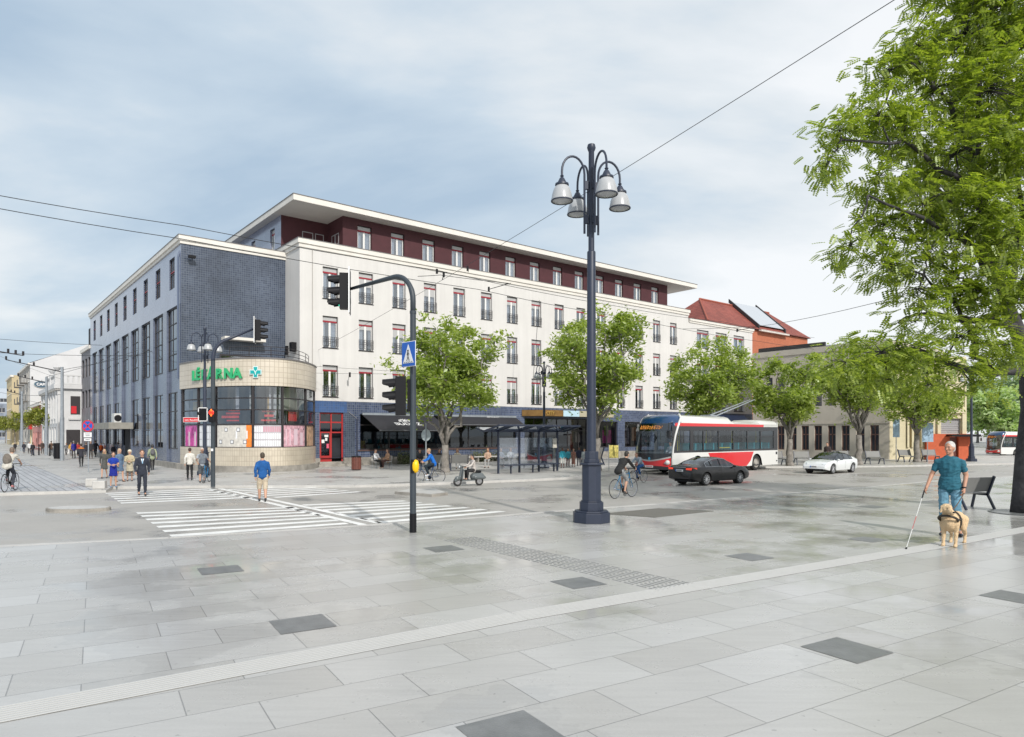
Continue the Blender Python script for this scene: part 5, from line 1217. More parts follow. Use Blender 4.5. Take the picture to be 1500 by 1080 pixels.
b = MB(); b.tbox(Matrix.Translation((-.38, -.02, 2.98)), .30, .12, .5); q_ = b.build('signal_box', M_black, s2)
b = MB(); [b.tbox(Matrix.Translation((-.38 + dx_, -.09, 2.98 + dz_)), w_, .02, h_) for dx_, dz_, w_, h_ in ((-.18, 0, .03, .56), (.18, 0, .03, .56), (0, .27, .39, .03), (0, -.27, .39, .03))]; b.build('white_rim', M_signw, q_)
b = MB(); b.bar((-.2, 0, 2.98), (0, 0, 2.98), .04); b.bar((0, -.1, 2.9), (0, 0, 2.9), .05); b.ell((-.55, -.06, 3.02), .08, n=10, m=6); b.build('bracket', M_black, s2)
b = MB(); b.tbox(Matrix.Translation((-.86, -.02, 2.76)), .72, .02, .2); n_ = b.build('name_plate', M_signw, s2); b = MB(); b.tbox(Matrix.Translation((-.86, -.035, 2.76)), .69, .008, .17); b.build('plate_face', M_signr, n_)
text('lettering', 'nám. Republiky', M_signw, n_, Matrix.Translation((-.86, -.042, 2.725)) @ Matrix.Rotation(R(90), 4, 'X'), .095, .002, 'CENTER')
b = MB(); b.tbox(Matrix.Translation((0, -.09, 1.52)), .09, .012, .1); b.build('sticker', M_signw, s2)
# no stopping sign
ns = thing('no_stopping_sign', 'round blue and red no stopping sign with white plates on a thin pole', 'road sign', G(129.5, 692))
b = MB(); b.tube([(0, 0, 0), (0, 0, 3.0)], .03, 8); b.build('pole', M_galv, ns)
Mn = Matrix.Translation((0, -.05, 2.62)) @ Matrix.Rotation(R(90), 4, 'X')
b = MB(); b.lathe([(.33, 0), (.33, .015)], 28, Mn); d_ = b.build('sign_disc', M_signr, ns); b = MB(); b.lathe([(.265, .016), (.265, .02)], 28, Mn); b.build('disc_blue', M_signb, d_)
b = MB(); [b.tbox(Mn @ Matrix.Translation((0, 0, .024)) @ Matrix.Rotation(R(a), 4, 'Z'), .54, .06, .004) for a in (45, -45)]; b.build('cross', M_signr, d_)
b = MB(); b.box(-.22, .22, -.07, -.05, 1.98, 2.25); b.box(-.2, .2, -.07, -.05, 1.78, 1.92); pq = b.build('plate', M_signw, ns); b = MB(); b.box(-.15, .15, -.076, -.071, 2.15, 2.18); b.box(-.12, .12, -.076, -.071, 2.05, 2.08); b.box(-.12, .12, -.076, -.071, 1.84, 1.87); b.build('plate_marks', M_black, pq)
# round sign seen from behind
rs2 = thing('round_road_sign', 'back of a round grey road sign on a pole beside the pale tree trunk', 'road sign', P(624, 0, 39).xy.to_3d())
b = MB(); b.tube([(0, 0, 0), (0, 0, 2.8)], .035, 8); b.build('pole', M_galv, rs2); b = MB(); b.lathe([(.27, 0), (.27, .02)], 24, Matrix.Translation((0, .05, 2.1)) @ Matrix.Rotation(R(90), 4, 'X') @ Matrix.Diagonal((1, 1.25, 1, 1))); b.box(-.2, .2, .0, .04, 1.95, 1.98); b.box(-.2, .2, .0, .04, 2.2, 2.23); b.build('sign_disc', mat('sign_back', (.33, .38, .40), .5), rs2)
# steel poles of the side street with brackets
def steel_pole(px, Y, h, r, lb, arms):
    t = thing('steel_pole', lb, 'pole', ((px - 750) / F * Y, Y, 0), 0, 'steel wire poles along the side street')
    b = MB(); b.tube([(0, 0, 0), (0, 0, 3.5), (0, 0, 3.5), (0, 0, h)], [r, r, r * .8, r * .7], 12); b.build('pole', M_galv, t)
    for (dx_, dy_, dz_, z) in arms:
        b = MB(); b.tube([(0, 0, z), (dx_, dy_, z + dz_)], [.05, .035], 6); 
        for k in (.5, .75, 1): b.box(dx_ * k - .06, dx_ * k + .06, dy_ * k - .04, dy_ * k + .04, z + dz_ * k, z + dz_ * k + .3)
        b.build('bracket_arm', M_dframe, t)
    return t
steel_pole(91, 55.8, 7.6, .15, 'tall steel pole beside the first small tree of the side street', [(-5.3, 1, 1.1, 7.2)])
steel_pole(68, 69, 7.9, .15, 'steel pole before the white townhouse corner', [(-3.2, .5, .7, 7.3)])
steel_pole(32, 85, 7.4, .16, 'farthest steel pole along the side street', [(-2.5, 1, .5, 7)])
steel_pole(-10, 48, 9, .15, 'steel pole just beyond the left picture edge', [(2.1, 0, -.35, 8.0)])
for i, (px, py, lb_) in enumerate([(48.5, 667, 'dark bollard farthest left on the side street pavement'), (57, 667, 'dark bollard left of the second steel pole'), (73, 668, 'dark bollard right of the second steel pole'), (79, 669, 'dark bollard nearest the litter bin on the side street')]):
    t = thing('bollard', lb_, 'bollard', G(px, py), 0, 'dark bollards along the side street')
    b = MB(); b.lathe([(.07, 0), (.06, .95), (.085, .98), (.085, 1.05), (0, 1.12)], 10); b.build('post', M_black, t)
t = thing('round_litter_bin', 'dark litter bin beside the tall steel pole', 'bin', G(85, 672)); b = MB(); b.lathe([(.32, 0), (.36, 1.35), (.3, 1.36), (.3, 1.3), (.0, 1.3)], 14); b.build('drum', M_black, t)
t = thing('wooden_litter_bin', 'brown wooden slatted litter bin near the red door', 'bin', G(522, 689)); b = MB()
for k in range(18): a = 2 * math.pi * k / 18; b.tbox(Matrix.Translation((math.cos(a) * .27, math.sin(a) * .27, .42)) @ Matrix.Rotation(a, 4, 'Z'), .03, .075, .72)
b.build('slats', M_wood, t); b = MB(); b.lathe([(.25, .03), (.25, .8), (.22, .8), (.22, .2)], 16); b.lathe([(.29, .76), (.29, .84), (.2, .86)], 16); b.build('liner', M_black, t)
t = thing('downpipe_post', 'thin dark post with a yellow mark rising behind the wooden bin', 'post', P(523, 0, 42.5).xy.to_3d()); b = MB(); b.tube([(0, 0, 0), (0, 0, 3.1), (-.5, 0, 3.5)], .05, 8); b.build('post', M_dgrey, t)

# bus shelter
bs = thing('bus_shelter', 'glass bus shelter with dark posts and tilted roof panels', 'bus shelter', (-.75, 37.5, 0), BR)
for x in (0, 1.5, 2.95, 4.4):
    b = MB(); b.box(x - .045, x + .045, -.045, .045, 0, 2.3); b.build('post', M_dgrey, bs)
for k in range(3):
    x0 = .05 + 1.467 * k; b = MB(); b.box(x0, x0 + 1.36, .03, .045, .25, 1.95); b.build('glass_panel', glassmat('shelter_glass', (.80, .82, .86), .22), bs)
b = MB(); b.use(M_dgrey)
for x in (-1.0, 0, 1.5, 2.95, 4.4, 4.95): b.bar((x, -1.35, 2.62), (x, 0, 2.3), .06, .09); b.bar((x, 0, 2.3), (x, .7, 2.5), .05, .08)
b.bar((-1.0, -1.35, 2.62), (4.95, -1.35, 2.62), .05, .09); b.bar((-1.0, 0, 2.32), (4.95, 0, 2.32), .06, .1); b.bar((-1.0, .7, 2.5), (4.95, .7, 2.5), .05, .07); b.build('roof_frame', None, bs)
b = MB(); b.slab([(-1.0, -1.35, 2.66), (4.95, -1.35, 2.66), (4.95, 0, 2.36), (-1.0, 0, 2.36)], (0, 0, .012)); b.slab([(-1.0, .01, 2.36), (4.95, .01, 2.36), (4.95, .7, 2.53), (-1.0, .7, 2.53)], (0, 0, .012)); b.build('roof_glass', glassmat('roof_glass', (.55, .58, .65), .3), bs)
b = MB(); b.box(.3, 4.1, -.55, -.12, .43, .48); [b.box(x - .02, x + .02, -.4, -.3, 0, .43) for x in (.6, 2.2, 3.8)]; b.build('seat', M_dgrey, bs)
b = MB(); b.box(4.05, 4.35, -.02, .02, 1.35, 1.9); b.build('timetable', mat('timetable', (.5, .48, .42), .5, noise=.4, nscale=12), bs)
# benches with a grey panel back and splayed dark legs
def bench(lb, loc, rz, sc=1.0, group='grey backed benches', w=1.7):
    t = thing('bench', lb, 'bench', loc, rz, group, sc)
    a = w / 2; b = MB(); b.box(-a, a, -.06, .42, .43, .47); b.build('seat', M_grey, t, bevel=.01)
    b = MB(); b.slab([(-a, -.08, .5), (a, -.08, .5), (a, -.24, .92), (-a, -.24, .92)], (0, .03, .008)); b.build('backrest', M_grey, t)
    for x in (-a - .03, a + .03):
        b = MB(); b.bar((x, -.27, .96), (x, -.05, .40), .05, .07); b.bar((x, -.05, .42), (x, -.28, 0), .05, .06); b.bar((x, -.05, .40), (x, .42, .40), .05, .05); b.bar((x, .36, .42), (x, .46, 0), .05, .06); b.build('leg', M_dgrey, t)
    return t
bn = bench('grey backed bench near the big tree behind the man with the dog', G(1434, 747) + Vector((.0, .3, 0)), R(14), 1.0, w=.95)
def dbench(px, Y, rz, lb, sc=1.0): return dup(bn, ((px - 750) / F * Y, Y, 0), rz, lb, scale=sc)
dbench(1327, 52.8, R(190), 'dark bench before the cream fins left of the last street tree')
dbench(1362, 53.5, R(180), 'pale bench before the orange portal')
dbench(1137, 47.8, R(185), 'bench left of the trunk beside the bus rear')
dbench(1175, 48.0, R(178), 'bench right of the trunk beside the bus rear')
dbench(1234, 49.5, R(182), 'bench left of the trunk behind the white car')
dbench(1280, 49.0, R(182), 'bench right of the trunk behind the white car')
dbench(646, 40.4, R(4), 'bench with grey back at the foot of the pale tree trunk', 1.0)
dbench(673, 40.4, R(8), 'bench with grey back just right of the pale tree trunk', 1.0)
dbench(870, 47.5, R(39), 'low grey bench left of the black clothed cyclist', 1.3)
# low planting against the wall, planters
def hedge(lb, x0, x1, y, h, n, seed, grp='low leafy planting along the building'):
    rng = np.random.default_rng(seed); t = thing('low_hedge', lb, 'hedge', bpt(x0, y), BR, grp)
    L_ = x1 - x0; c = np.stack([rng.uniform(0, L_, n), rng.normal(0, .16, n), np.abs(rng.normal(.3, .2, n)) * h * 1.7], 1); d = randdirs(rng, n); e = np.cross(d, randdirs(rng, n)); e /= np.linalg.norm(e, axis=1)[:, None]
    quads_mesh('foliage', c, d * .07, e * .035, mat('hedge_leaf', (.10, .12, .05), .7, noise=.4), t, None)
    b = MB(); [b.tube([(x, 0, 0), (x + rng.uniform(-.1, .1), rng.uniform(-.1, .1), h * .9)], .008, 4) for x in np.arange(.1, L_, .22)]; b.build('stems', M_bark, t); return t
hedge('low leafy planting right of the seated pair', 6.9, 8.8, -.7, .7, 900, 1); hedge('low leafy planting behind the scooter rider', 13.4, 15.3, -.7, .7, 900, 2); hedge('low leafy planting behind the left bus shelter post', 15.6, 17.0, -.7, .7, 700, 3)
# round roadside drain in front of pharmacy & poster stands
t = thing('yellow_banner', 'small yellow printed banner on a stand left of the red bus front', 'banner', P(899, 0, 40.5).xy.to_3d(), R(20)); b = MB(); b.box(-.32, .32, -.01, .01, .75, 1.5); b.build('cloth', mat('yellow_print', (.65, .55, .16), .6, noise=.5, nscale=7), t); b = MB(); b.tube([(-.32, 0, 0), (-.32, 0, 1.55)], .02, 6); b.tube([(.32, 0, 0), (.32, 0, 1.55)], .02, 6); b.build('stand', M_galv, t)
t = thing('information_board', 'pale blue information board on two posts before the cream fins', 'board', P(1313, 0, 53).xy.to_3d()); b = MB(); b.box(-.25, .25, -.02, .02, 1.9, 3.3); b.build('panel', mat('blue_board', (.28, .40, .52), .4, noise=.3, nscale=4), t); b = MB(); b.tube([(0, .03, 0), (0, .03, 3.3)], .035, 6); b.build('post', M_galv, t)
t = thing('blue_board', 'light blue board on a post left of the orange portal', 'board', P(1359, 0, 52.5).xy.to_3d()); b = MB(); b.box(-.42, .42, -.02, .02, 1.55, 3.0); b.build('panel', MATS['blue_board'], t); b = MB(); b.tube([(0, .03, 0), (0, .03, 3.0)], .035, 6); b.build('post', M_galv, t)
# grey concrete blocks by the left street
t = thing('concrete_block', 'pale concrete block standing behind the woman in the blue dress', 'block', G(146, 716), R(20), 'pale blocks at the street corner'); b = MB(); b.box(-.22, .22, -.22, .22, 0, .32); b.build('body', M_kerb, t, bevel=.03)
dup(t, G(134, 712), R(30), 'pale concrete block at the foot of the no stopping sign')

# ------------------------------------------------------------ overhead wires
def wire(name, lb, pts, r=.012, grp='overhead wires', brackets=None):
    t = thing(name, lb, 'wire', group=grp); mb = MB(); out = []
    for a, b in zip(pts[:-1], pts[1:]):
        L_ = (b - a).length; n = max(4, int(L_ / 3))
        for i in range(n): u = i / n; p = a.lerp(b, u); p.z -= 4 * u * (1 - u) * L_ * .006; out.append(tuple(p))
    out.append(tuple(pts[-1])); mb.tube(out, r, 5, False); mb.build('cable', mat('wire_black', (.02, .02, .022), .5), t)
    if brackets:
        b = MB()
        for p, q in brackets: b.bar(p, q, .03); b.box(p.x - .05, p.x + .05, p.y - .05, p.y + .05, p.z - .1, p.z + .12)
        b.build('hanger', M_black, t)
def wp(px, py, Y): return P(px, py, Y)
wire('overhead_wire', 'thin wire rising from the white wall to the upper right past the tall lamp', [wp(460, 516, 46.5), wp(1310, 0, 12), wp(1420, -70, 10)], .008)
wire('trolley_wire', 'upper of the two trolley wires crossing from the left edge past the roof corner', [wp(-60, 276, 22), wp(270, 331, 26), wp(640, 396, 33), wp(905, 449, 42), wp(1060, 472, 52), wp(1193, 495, 64)], .014)
wire('trolley_wire', 'lower of the two trolley wires crossing from the left edge past the roof corner', [wp(-60, 295, 22), wp(265, 350, 26), wp(700, 424, 34), wp(930, 468, 43), wp(1110, 500, 56), wp(1240, 516, 68)], .014)
wire('span_wire', 'thin wire running from the orange gable to the right tree', [wp(1000, 482, 50), wp(1113, 478, 45), wp(1285, 443, 30), wp(1450, 400, 22)], .013, brackets=[(wp(1080, 484, 46), wp(1110, 479, 45))])
wire('span_wire', 'pair of short wire hangers left of the tall lamp', [wp(612, 405, 32), wp(645, 403, 32.5), wp(745, 415, 35), wp(716, 424, 34.5)], .014, brackets=[(wp(640, 398, 32.5), wp(655, 399, 32.6)), (wp(650, 403, 32.5), wp(648, 410, 32.6)), (wp(716, 424, 34.5), wp(748, 415, 35)), (wp(685, 394, 34), wp(686, 399, 34))])
for i, (a, b, lb) in enumerate([((0, 497, 60), (150, 506, 62), 'top thin wire across the side street sky'), ((0, 517, 60), (260, 520, 50), 'second thin wire across the side street sky'), ((0, 575, 80), (91, 578, 56), 'low thin wire from the steel poles to the left edge'), ((68, 552, 69), (240, 500, 50), 'wire from the second steel pole to the tiled wall'), ((91, 542, 56), (262, 505, 47), 'wire from the tall steel pole to the tiled wall'), ((32, 585, 85), (118, 600, 76), 'lowest wire across the side street'), ((260, 520, 45), (600, 545, 44), 'wire passing above the round pharmacy roof'), ((262, 540, 45), (590, 548, 44), 'lower wire passing above the round pharmacy roof'), ((91, 556, 56), (0, 522, 60), 'short wire left of the tall steel pole')]):
    wire('span_wire', lb, [wp(*a), wp(*b)], .018 if i < 6 else .009)
wire('trolley_drop_wire', 'dark cable hanging down the white wall beside the bus shelter lamp', [wp(790, 440, 52), wp(778, 590, 52)], .018)
# ------------------------------------------------------------ people
M_skin = mat('skin', (.50, .29, .20), .55, noise=.05, nscale=20); M_skind = mat('dark_skin', (.13, .06, .04), .5)
M_hero_skin = mat('tanned_skin', (.47, .25, .165), .5, noise=.06, nscale=30)
def cloth(name, c, n=.2, s=9, r=.85): return mat('cloth_' + name, c, r, noise=n, nscale=s, bump=.9, bscale=11)
from mathutils import noise as mn
def remesh_obj(mb, name, material, parent, voxel, smooth=3, extra=None, fold=0.0, ff=(9, 9, 17)):
    me = bpy.data.meshes.new(name); me.from_pydata(mb.v, [], mb.f); o = bpy.data.objects.new(name, me); COL.objects.link(o)
    r = o.modifiers.new('r', 'REMESH'); r.mode = 'VOXEL'; r.voxel_size = voxel; r.use_smooth_shade = True
    if smooth: s = o.modifiers.new('s', 'SMOOTH'); s.iterations = smooth; s.factor = .5
    dg = bpy.context.evaluated_depsgraph_get(); m2 = bpy.data.meshes.new_from_object(o.evaluated_get(dg)); bpy.data.objects.remove(o); bpy.data.meshes.remove(me)
    if fold:
        nn = [v.normal.copy() for v in m2.vertices]
        for v, n in zip(m2.vertices, nn):
            c = v.co; q = Vector((c.x * ff[0], c.y * ff[1], c.z * ff[2] + c.x * 7)); v.co = c + n * fold * (1 - abs(mn.noise(q)) * 3.2 + .6 * mn.noise(q * 2.3))
    if extra is not None and extra.v:
        bm = bmesh.new(); bm.from_mesh(m2); vs = [bm.verts.new(v) for v in extra.v]
        for f in extra.f:
            try: bm.faces.new([vs[i] for i in f]).smooth = True
            except Exception: pass
        bm.to_mesh(m2); bm.free()
    m2.materials.clear(); m2.materials.append(material); m2.name = name
    o = bpy.data.objects.new(name, m2); COL.objects.link(o); o.parent = parent; return o
def v3(*a): return Vector(a)
def base_pose(kind):
    J = dict(pel=v3(0, 0, .95), waist=v3(0, 0, 1.08), chest=v3(0, 0, 1.31), nk=v3(0, -.005, 1.47), head=v3(0, .015, 1.625),
             shL=v3(-.168, 0, 1.362), shR=v3(.168, 0, 1.362), elL=v3(-.215, -.03, 1.12), elR=v3(.215, -.03, 1.12), waL=v3(-.22, .05, .88), waR=v3(.22, .05, .88),
             hiL=v3(-.09, 0, .92), hiR=v3(.09, 0, .92), knL=v3(-.10, .02, .50), knR=v3(.10, .02, .50), anL=v3(-.11, -.03, .09), anR=v3(.11, -.03, .09), fL=v3(-.02, 1, 0), fR=v3(.02, 1, 0), yaw=0)
    if kind == 'walk': J.update(knR=v3(.095, .15, .53), anR=v3(.09, .24, .11), knL=v3(-.095, .03, .50), anL=v3(-.09, -.26, .16), fL=v3(0, .85, -.5), fR=v3(0, 1, .12), pel=v3(0, 0, .93), elR=v3(.235, -.10, 1.14), waR=v3(.24, -.12, .89), elL=v3(-.235, .02, 1.13), waL=v3(-.23, .19, .93))
    if kind == 'walk2': J.update(knL=v3(-.095, .12, .53), anL=v3(-.09, .17, .10), knR=v3(.095, .02, .50), anR=v3(.09, -.18, .13), fR=v3(0, .9, -.35), elL=v3(-.235, -.08, 1.14), waL=v3(-.24, -.06, .89), elR=v3(.235, .02, 1.13), waR=v3(.23, .15, .92))
    if kind == 'hold': J.update(waL=v3(-.06, .24, 1.12), waR=v3(.08, .25, 1.10), elL=v3(-.23, .03, 1.13), elR=v3(.23, .03, 1.13))
    if kind == 'sit':
        for k in ('pel', 'waist', 'chest', 'nk', 'head', 'shL', 'shR', 'elL', 'elR'): J[k] = J[k] + v3(0, 0, -.42)
        J.update(hiL=v3(-.09, 0, .52), hiR=v3(.09, 0, .52), knL=v3(-.11, .42, .50), knR=v3(.11, .44, .52), anL=v3(-.11, .42, .09), anR=v3(.10, .50, .09), waL=v3(-.10, .30, .66), waR=v3(.12, .28, .68), elL=v3(-.22, .06, .74), elR=v3(.22, .06, .74))
    if kind == 'cycle': J.update(pel=v3(0, -.24, .98), waist=v3(0, -.14, 1.10), chest=v3(0, .05, 1.28), nk=v3(0, .17, 1.41), head=v3(0, .26, 1.54), shL=v3(-.17, .11, 1.35), shR=v3(.17, .11, 1.35), elL=v3(-.23, .26, 1.16), elR=v3(.23, .26, 1.16), waL=v3(-.23, .43, 1.05), waR=v3(.23, .43, 1.05), hiL=v3(-.09, -.2, .96), hiR=v3(.09, -.2, .96), knR=v3(.11, .12, .66), anR=v3(.10, -.02, .24), knL=v3(-.11, .22, .86), anL=v3(-.10, .06, .47), fL=v3(0, 1, -.25), fR=v3(0, 1, -.15))
    if kind == 'scooter': J.update(pel=v3(0, -.30, .86), waist=v3(0, -.30, .99), chest=v3(0, -.27, 1.22), nk=v3(0, -.26, 1.38), head=v3(0, -.23, 1.53), shL=v3(-.18, -.26, 1.32), shR=v3(.18, -.26, 1.32), elL=v3(-.25, -.08, 1.10), elR=v3(.25, -.08, 1.10), waL=v3(-.25, .20, 1.02), waR=v3(.25, .20, 1.02), hiL=v3(-.1, -.26, .84), hiR=v3(.1, -.26, .84), knL=v3(-.14, .10, .78), knR=v3(.14, .10, .78), anL=v3(-.13, .10, .40), anR=v3(.13, .10, .40))
    return J
def hand(ex, core, wa, el, side, curl=.5, fwd=None, L=1.0):
    """palm in the core mesh, five separate fingers in the extra mesh"""
    d = (wa - el).normalized() if fwd is None else fwd.normalized(); up = v3(0, 1, 0) if abs(d.y) < .8 else v3(0, 0, 1)
    s = d.cross(up).normalized(); n = s.cross(d).normalized()         # n: palm faces inward-ish
    inw = v3(-side, 0, 0); n = (inw - d * inw.dot(d)); n = n.normalized() if n.length > .1 else v3(0, 0, -1); s = d.cross(n).normalized()
    if s.y < 0 and abs(s.y) > .3: s = -s
    c = wa + d * .045 * L; core.cap(wa, wa + d * .075 * L, .026 * L, .030 * L, 8); core.cap(wa + s * .018 * L + d * .03, wa + s * .02 * L + d * .08 * L, .018 * L, .016 * L, 6); core.cap(wa - s * .018 * L + d * .03, wa - s * .02 * L + d * .078 * L, .018 * L, .015 * L, 6)
    for k, (o, l) in enumerate(((.030, .066), (.010, .076), (-.010, .071), (-.029, .056))):
        b = wa + d * .082 * L + s * o * L; d1 = (d + n * curl * .7).normalized(); d2 = (d + n * curl * 1.9).normalized(); d3 = (d * .6 + n * curl * 2.6).normalized()
        a1 = b + d1 * l * .45 * L; a2 = a1 + d2 * l * .33 * L; a3 = a2 + d3 * l * .25 * L
        ex.tube([b - d1 * .02 * L, b, a1, a2, a3], [.0095 * L, .0095 * L, .0088 * L, .008 * L, .0055 * L], 6)
    b = wa + d * .03 * L + s * .03 * L; a1 = b + (s * .8 + d * .7 + n * .3).normalized() * .04 * L; a2 = a1 + (d * .9 + n * .7 + s * .1).normalized() * .032 * L
    ex.tube([b - s * .015 * L, b, a1, a2], [.013 * L, .0125 * L, .010 * L, .007 * L], 6)
def person(label, loc, rz, h=1.75, pose='stand', top=None, bottom=None, hair=((.05, .035, .025), 'short'), shoes=(.03, .03, .03), skin=None, J2=None, group=None, fem=False, bag=None, voxel=.021, build=1.0, jacket=None, extras=None, lod=1, rel=True):
    if rel: rz = rz + math.atan2(-loc[0], loc[1])      # the heading is given against the line of sight
    t = thing('person', label, 'person', loc, rz, group, h / 1.75); J = base_pose(pose)
    if J2: J.update({k: (Vector(v) if k != 'yaw' else v) for k, v in J2.items()})
    bw = build * (.90 if fem else 1.0); sk = skin or M_skin; hp = 1.06 if fem else 1.0
    Hm = Matrix.Rotation(R(J['yaw']), 3, 'Z')
    def torso(mb, g):
        mb.cap(J['pel'], J['waist'], .150 * bw * hp + g, .128 * bw + g, 12, .72); mb.cap(J['waist'], J['chest'], .128 * bw + g, .158 * bw + g, 12, .68)
        mb.cap(J['shL'] * .85 + J['shR'] * .15 - v3(0, 0, .015), J['shR'] * .85 + J['shL'] * .15 - v3(0, 0, .015), .064 * bw + g, .064 * bw + g, 10); mb.cap(J['chest'], J['nk'] - v3(0, 0, .05), .145 * bw + g, .062 + g, 12, .66); [mb.cap(J['nk'] - v3(0, 0, .035), J[k] + v3(0, 0, .0), .045 + g, .052 * bw + g, 8) for k in ('shL', 'shR')]
    def arm(mb, s, g, upto=2.0):
        sh, el, wa = J['sh' + s], J['el' + s], J['wa' + s]
        if upto <= 1: mb.cap(sh, sh.lerp(el, upto), .052 * bw + g, .044 * bw + g, 10); return
        mb.cap(sh, el, .051 * bw + g, .040 * bw + g, 10); mb.cap(el, el.lerp(wa, min(1, upto - 1)), .040 * bw + g, (.040 - .013 * (upto - 1)) * bw + g, 10)
    def leg(mb, s, g, upto=2.0):
        hi, kn, an = J['hi' + s], J['kn' + s], J['an' + s]
        if upto <= 1: mb.cap(hi, hi.lerp(kn, upto), .088 * bw + g, (.088 - .03 * upto) * bw + g * 1.3, 10); return
        mb.cap(hi, kn, .080 * bw + g, .056 * bw + g, 10); ed = hi.lerp(kn, 1) + (an - kn) * min(1, upto - 1); mid = kn.lerp(an, .35) - J['f' + s].normalized() * .015
        if upto >= 1.9: mb.cap(kn, mid, .056 * bw + g, .056 * bw + g, 10); mb.cap(mid, an, .056 * bw + g, .036 * bw + g, 10)
        else: mb.cap(kn, ed, .056 * bw + g, .056 * bw + g * 1.2, 10)
    core = MB(); ex = MB(); torso(core, -.012)
    for s in 'LR': arm(core, s, -.003); leg(core, s, -.003); core.cap(J['an' + s], J['an' + s] + J['f' + s].normalized() * .10 - v3(0, 0, .04), .036, .03, 8)
    core.cap(J['nk'] - v3(0, 0, .05), J['head'] - v3(0, .02, .06), .060 * bw, .054, 10)
    hd = J['head']; 
    def hpnt(x, y, z): return hd + Hm @ v3(x, y, z)
    core.ell(hd + v3(0, 0, .015), (.076, .094, .108), Hm, 16, 12); core.ell(hpnt(0, .025, -.058), (.055, .062, .055), Hm, 12, 8); core.cap(hpnt(0, .085, .012), hpnt(0, .108, -.022), .010, .016, 8)
    core.ell(hpnt(0, .085, .03), (.05, .015, .012), Hm, 8, 6); core.ell(hpnt(0, .085, -.065), (.026, .014, .012), Hm, 8, 6); core.ell(hpnt(0, .07, -.098), (.022, .02, .016), Hm, 8, 6)
    for sx in (-1, 1): core.ell(hpnt(sx * .079, -.004, -.005), (.010, .022, .032), Hm, 8, 6); core.ell(hpnt(sx * .04, .065, -.02), (.025, .02, .02), Hm, 8, 6)
    for s, sd in (('L', -1), ('R', 1)): hand(ex, core, J['wa' + s], J['el' + s], sd, .45 if pose not in ('cycle', 'scooter') else 1.0)
    remesh_obj(core, 'body', sk, t, min(voxel, .017) if lod else voxel, 2, ex)
    # features
    fe = MB(); fe.use(mat('eye_dark', (.03, .02, .02), .3))
    for sx in (-1, 1): fe.ell(hpnt(sx * .031, .084, .008), (.011, .008, .006), Hm, 8, 6); fe.bar(hpnt(sx * .016, .094, .03), hpnt(sx * .05, .083, .031), .005, .007)
    fe.use(mat('lip', (.30, .10, .09), .5)); fe.bar(hpnt(-.022, .092, -.066), hpnt(.022, .092, -.066), .008, .007); fe.build('face', None, t)
    # hair
    hc, style = hair; hm = mat('hair_%02d%02d%02d' % tuple(int(c * 99) for c in hc), hc, .6, noise=.3, nscale=30)
    if style != 'bald':
        q = MB(); q.ell(hpnt(0, -.014, .038), (.084, .097, .098), Hm, 14, 10); q.ell(hpnt(0, -.045, -.005), (.078, .065, .085), Hm, 12, 8)
        if style == 'long':
            q.cap(hpnt(0, -.06, .0), hpnt(0, -.085, -.22), .075, .055, 10); [q.cap(hpnt(sx * .066, -.02, .01), hpnt(sx * .075, -.03, -.17), .03, .025, 8) for sx in (-1, 1)]
        if style == 'curly': q.ell(hpnt(0, -.02, .045), (.105, .115, .10), Hm, 14, 10); q.ell(hpnt(0, -.05, -.03), (.10, .07, .09), Hm, 12, 8)
        if style == 'hood': q.ell(hpnt(0, -.02, .0), (.105, .105, .135), Hm, 14, 10)
        remesh_obj(q, 'hair' if style != 'hood' else 'hood', hm, t, .014, 2)
    # shoes
    q = MB()
    for s in 'LR':
        a = J['an' + s]; f = J['f' + s].normalized(); dn = v3(0, 0, -1) - f * f.z * -1; hl_ = a + v3(0, 0, -.05) - f * .04; q.cap(hl_, a + v3(0, 0, -.056) + f * .155, .040, .034, 8); q.cap(a - v3(0, 0, .01), hl_ + f * .05, .042, .045, 8)
    remesh_obj(q, 'shoes', mat('shoe_%02d%02d%02d' % tuple(int(c * 99) for c in shoes), shoes, .5), t, .018, 1)
    if bottom:
        kind, c = bottom; m = cloth(kind + '%02d%02d%02d' % tuple(int(x * 99) for x in c), c); q = MB()
        if kind in ('trousers', 'shorts'):
            q.cap(J['hiL'] * .9 + J['hiR'] * .1, J['hiR'] * .9 + J['hiL'] * .1, .092 * bw, .092 * bw, 10, 1.05); q.cap(J['pel'] - v3(0, 0, .01), J['pel'].lerp(J['waist'], .45), .150 * bw * hp, .134 * bw, 12, .72)
            for s in 'LR': leg(q, s, .009 if kind == 'trousers' else .020, 1.97 if kind == 'trousers' else 1.08)
        else:
            hem = {'skirt': .52, 'dress': .56, 'longskirt': .25}[kind]; mid = (J['knL'] + J['knR']) / 2; bt = v3(mid.x, mid.y * .7, hem)
            pts = [J['waist'], J['pel'] + v3(0, 0, .02), (J['pel'] + bt) / 2, bt]; q.tube(pts, [.132 * bw, .172 * bw, .190 * bw, .21 * bw], 16, True, .78)
        remesh_obj(q, kind if kind != 'longskirt' else 'skirt', m, t, voxel, 2, fold=.007)
    if top:
        kind, c = top; m = cloth(kind + '%02d%02d%02d' % tuple(int(x * 99) for x in c), c); q = MB(); torso(q, .012 if kind != 'jacket' else .018); dn_ = (J['hiL'] + J['hiR']) / 2 - J['pel']; q.tube([J['pel'] + dn_ * .9 - (J['waist'] - J['pel']) * .5, J['pel'], J['waist']], [.168 * bw * hp, .165 * bw * hp, .144 * bw], 16, True, .74) if kind != 'vest' else None; q.cap(J['nk'] - v3(0, 0, .06), J['nk'] - v3(0, 0, .035), .074, .068, 10)
        up = {'tshirt': .55, 'shirt': 1.93, 'jacket': 1.95, 'blouse': 1.5, 'vest': .12}[kind]
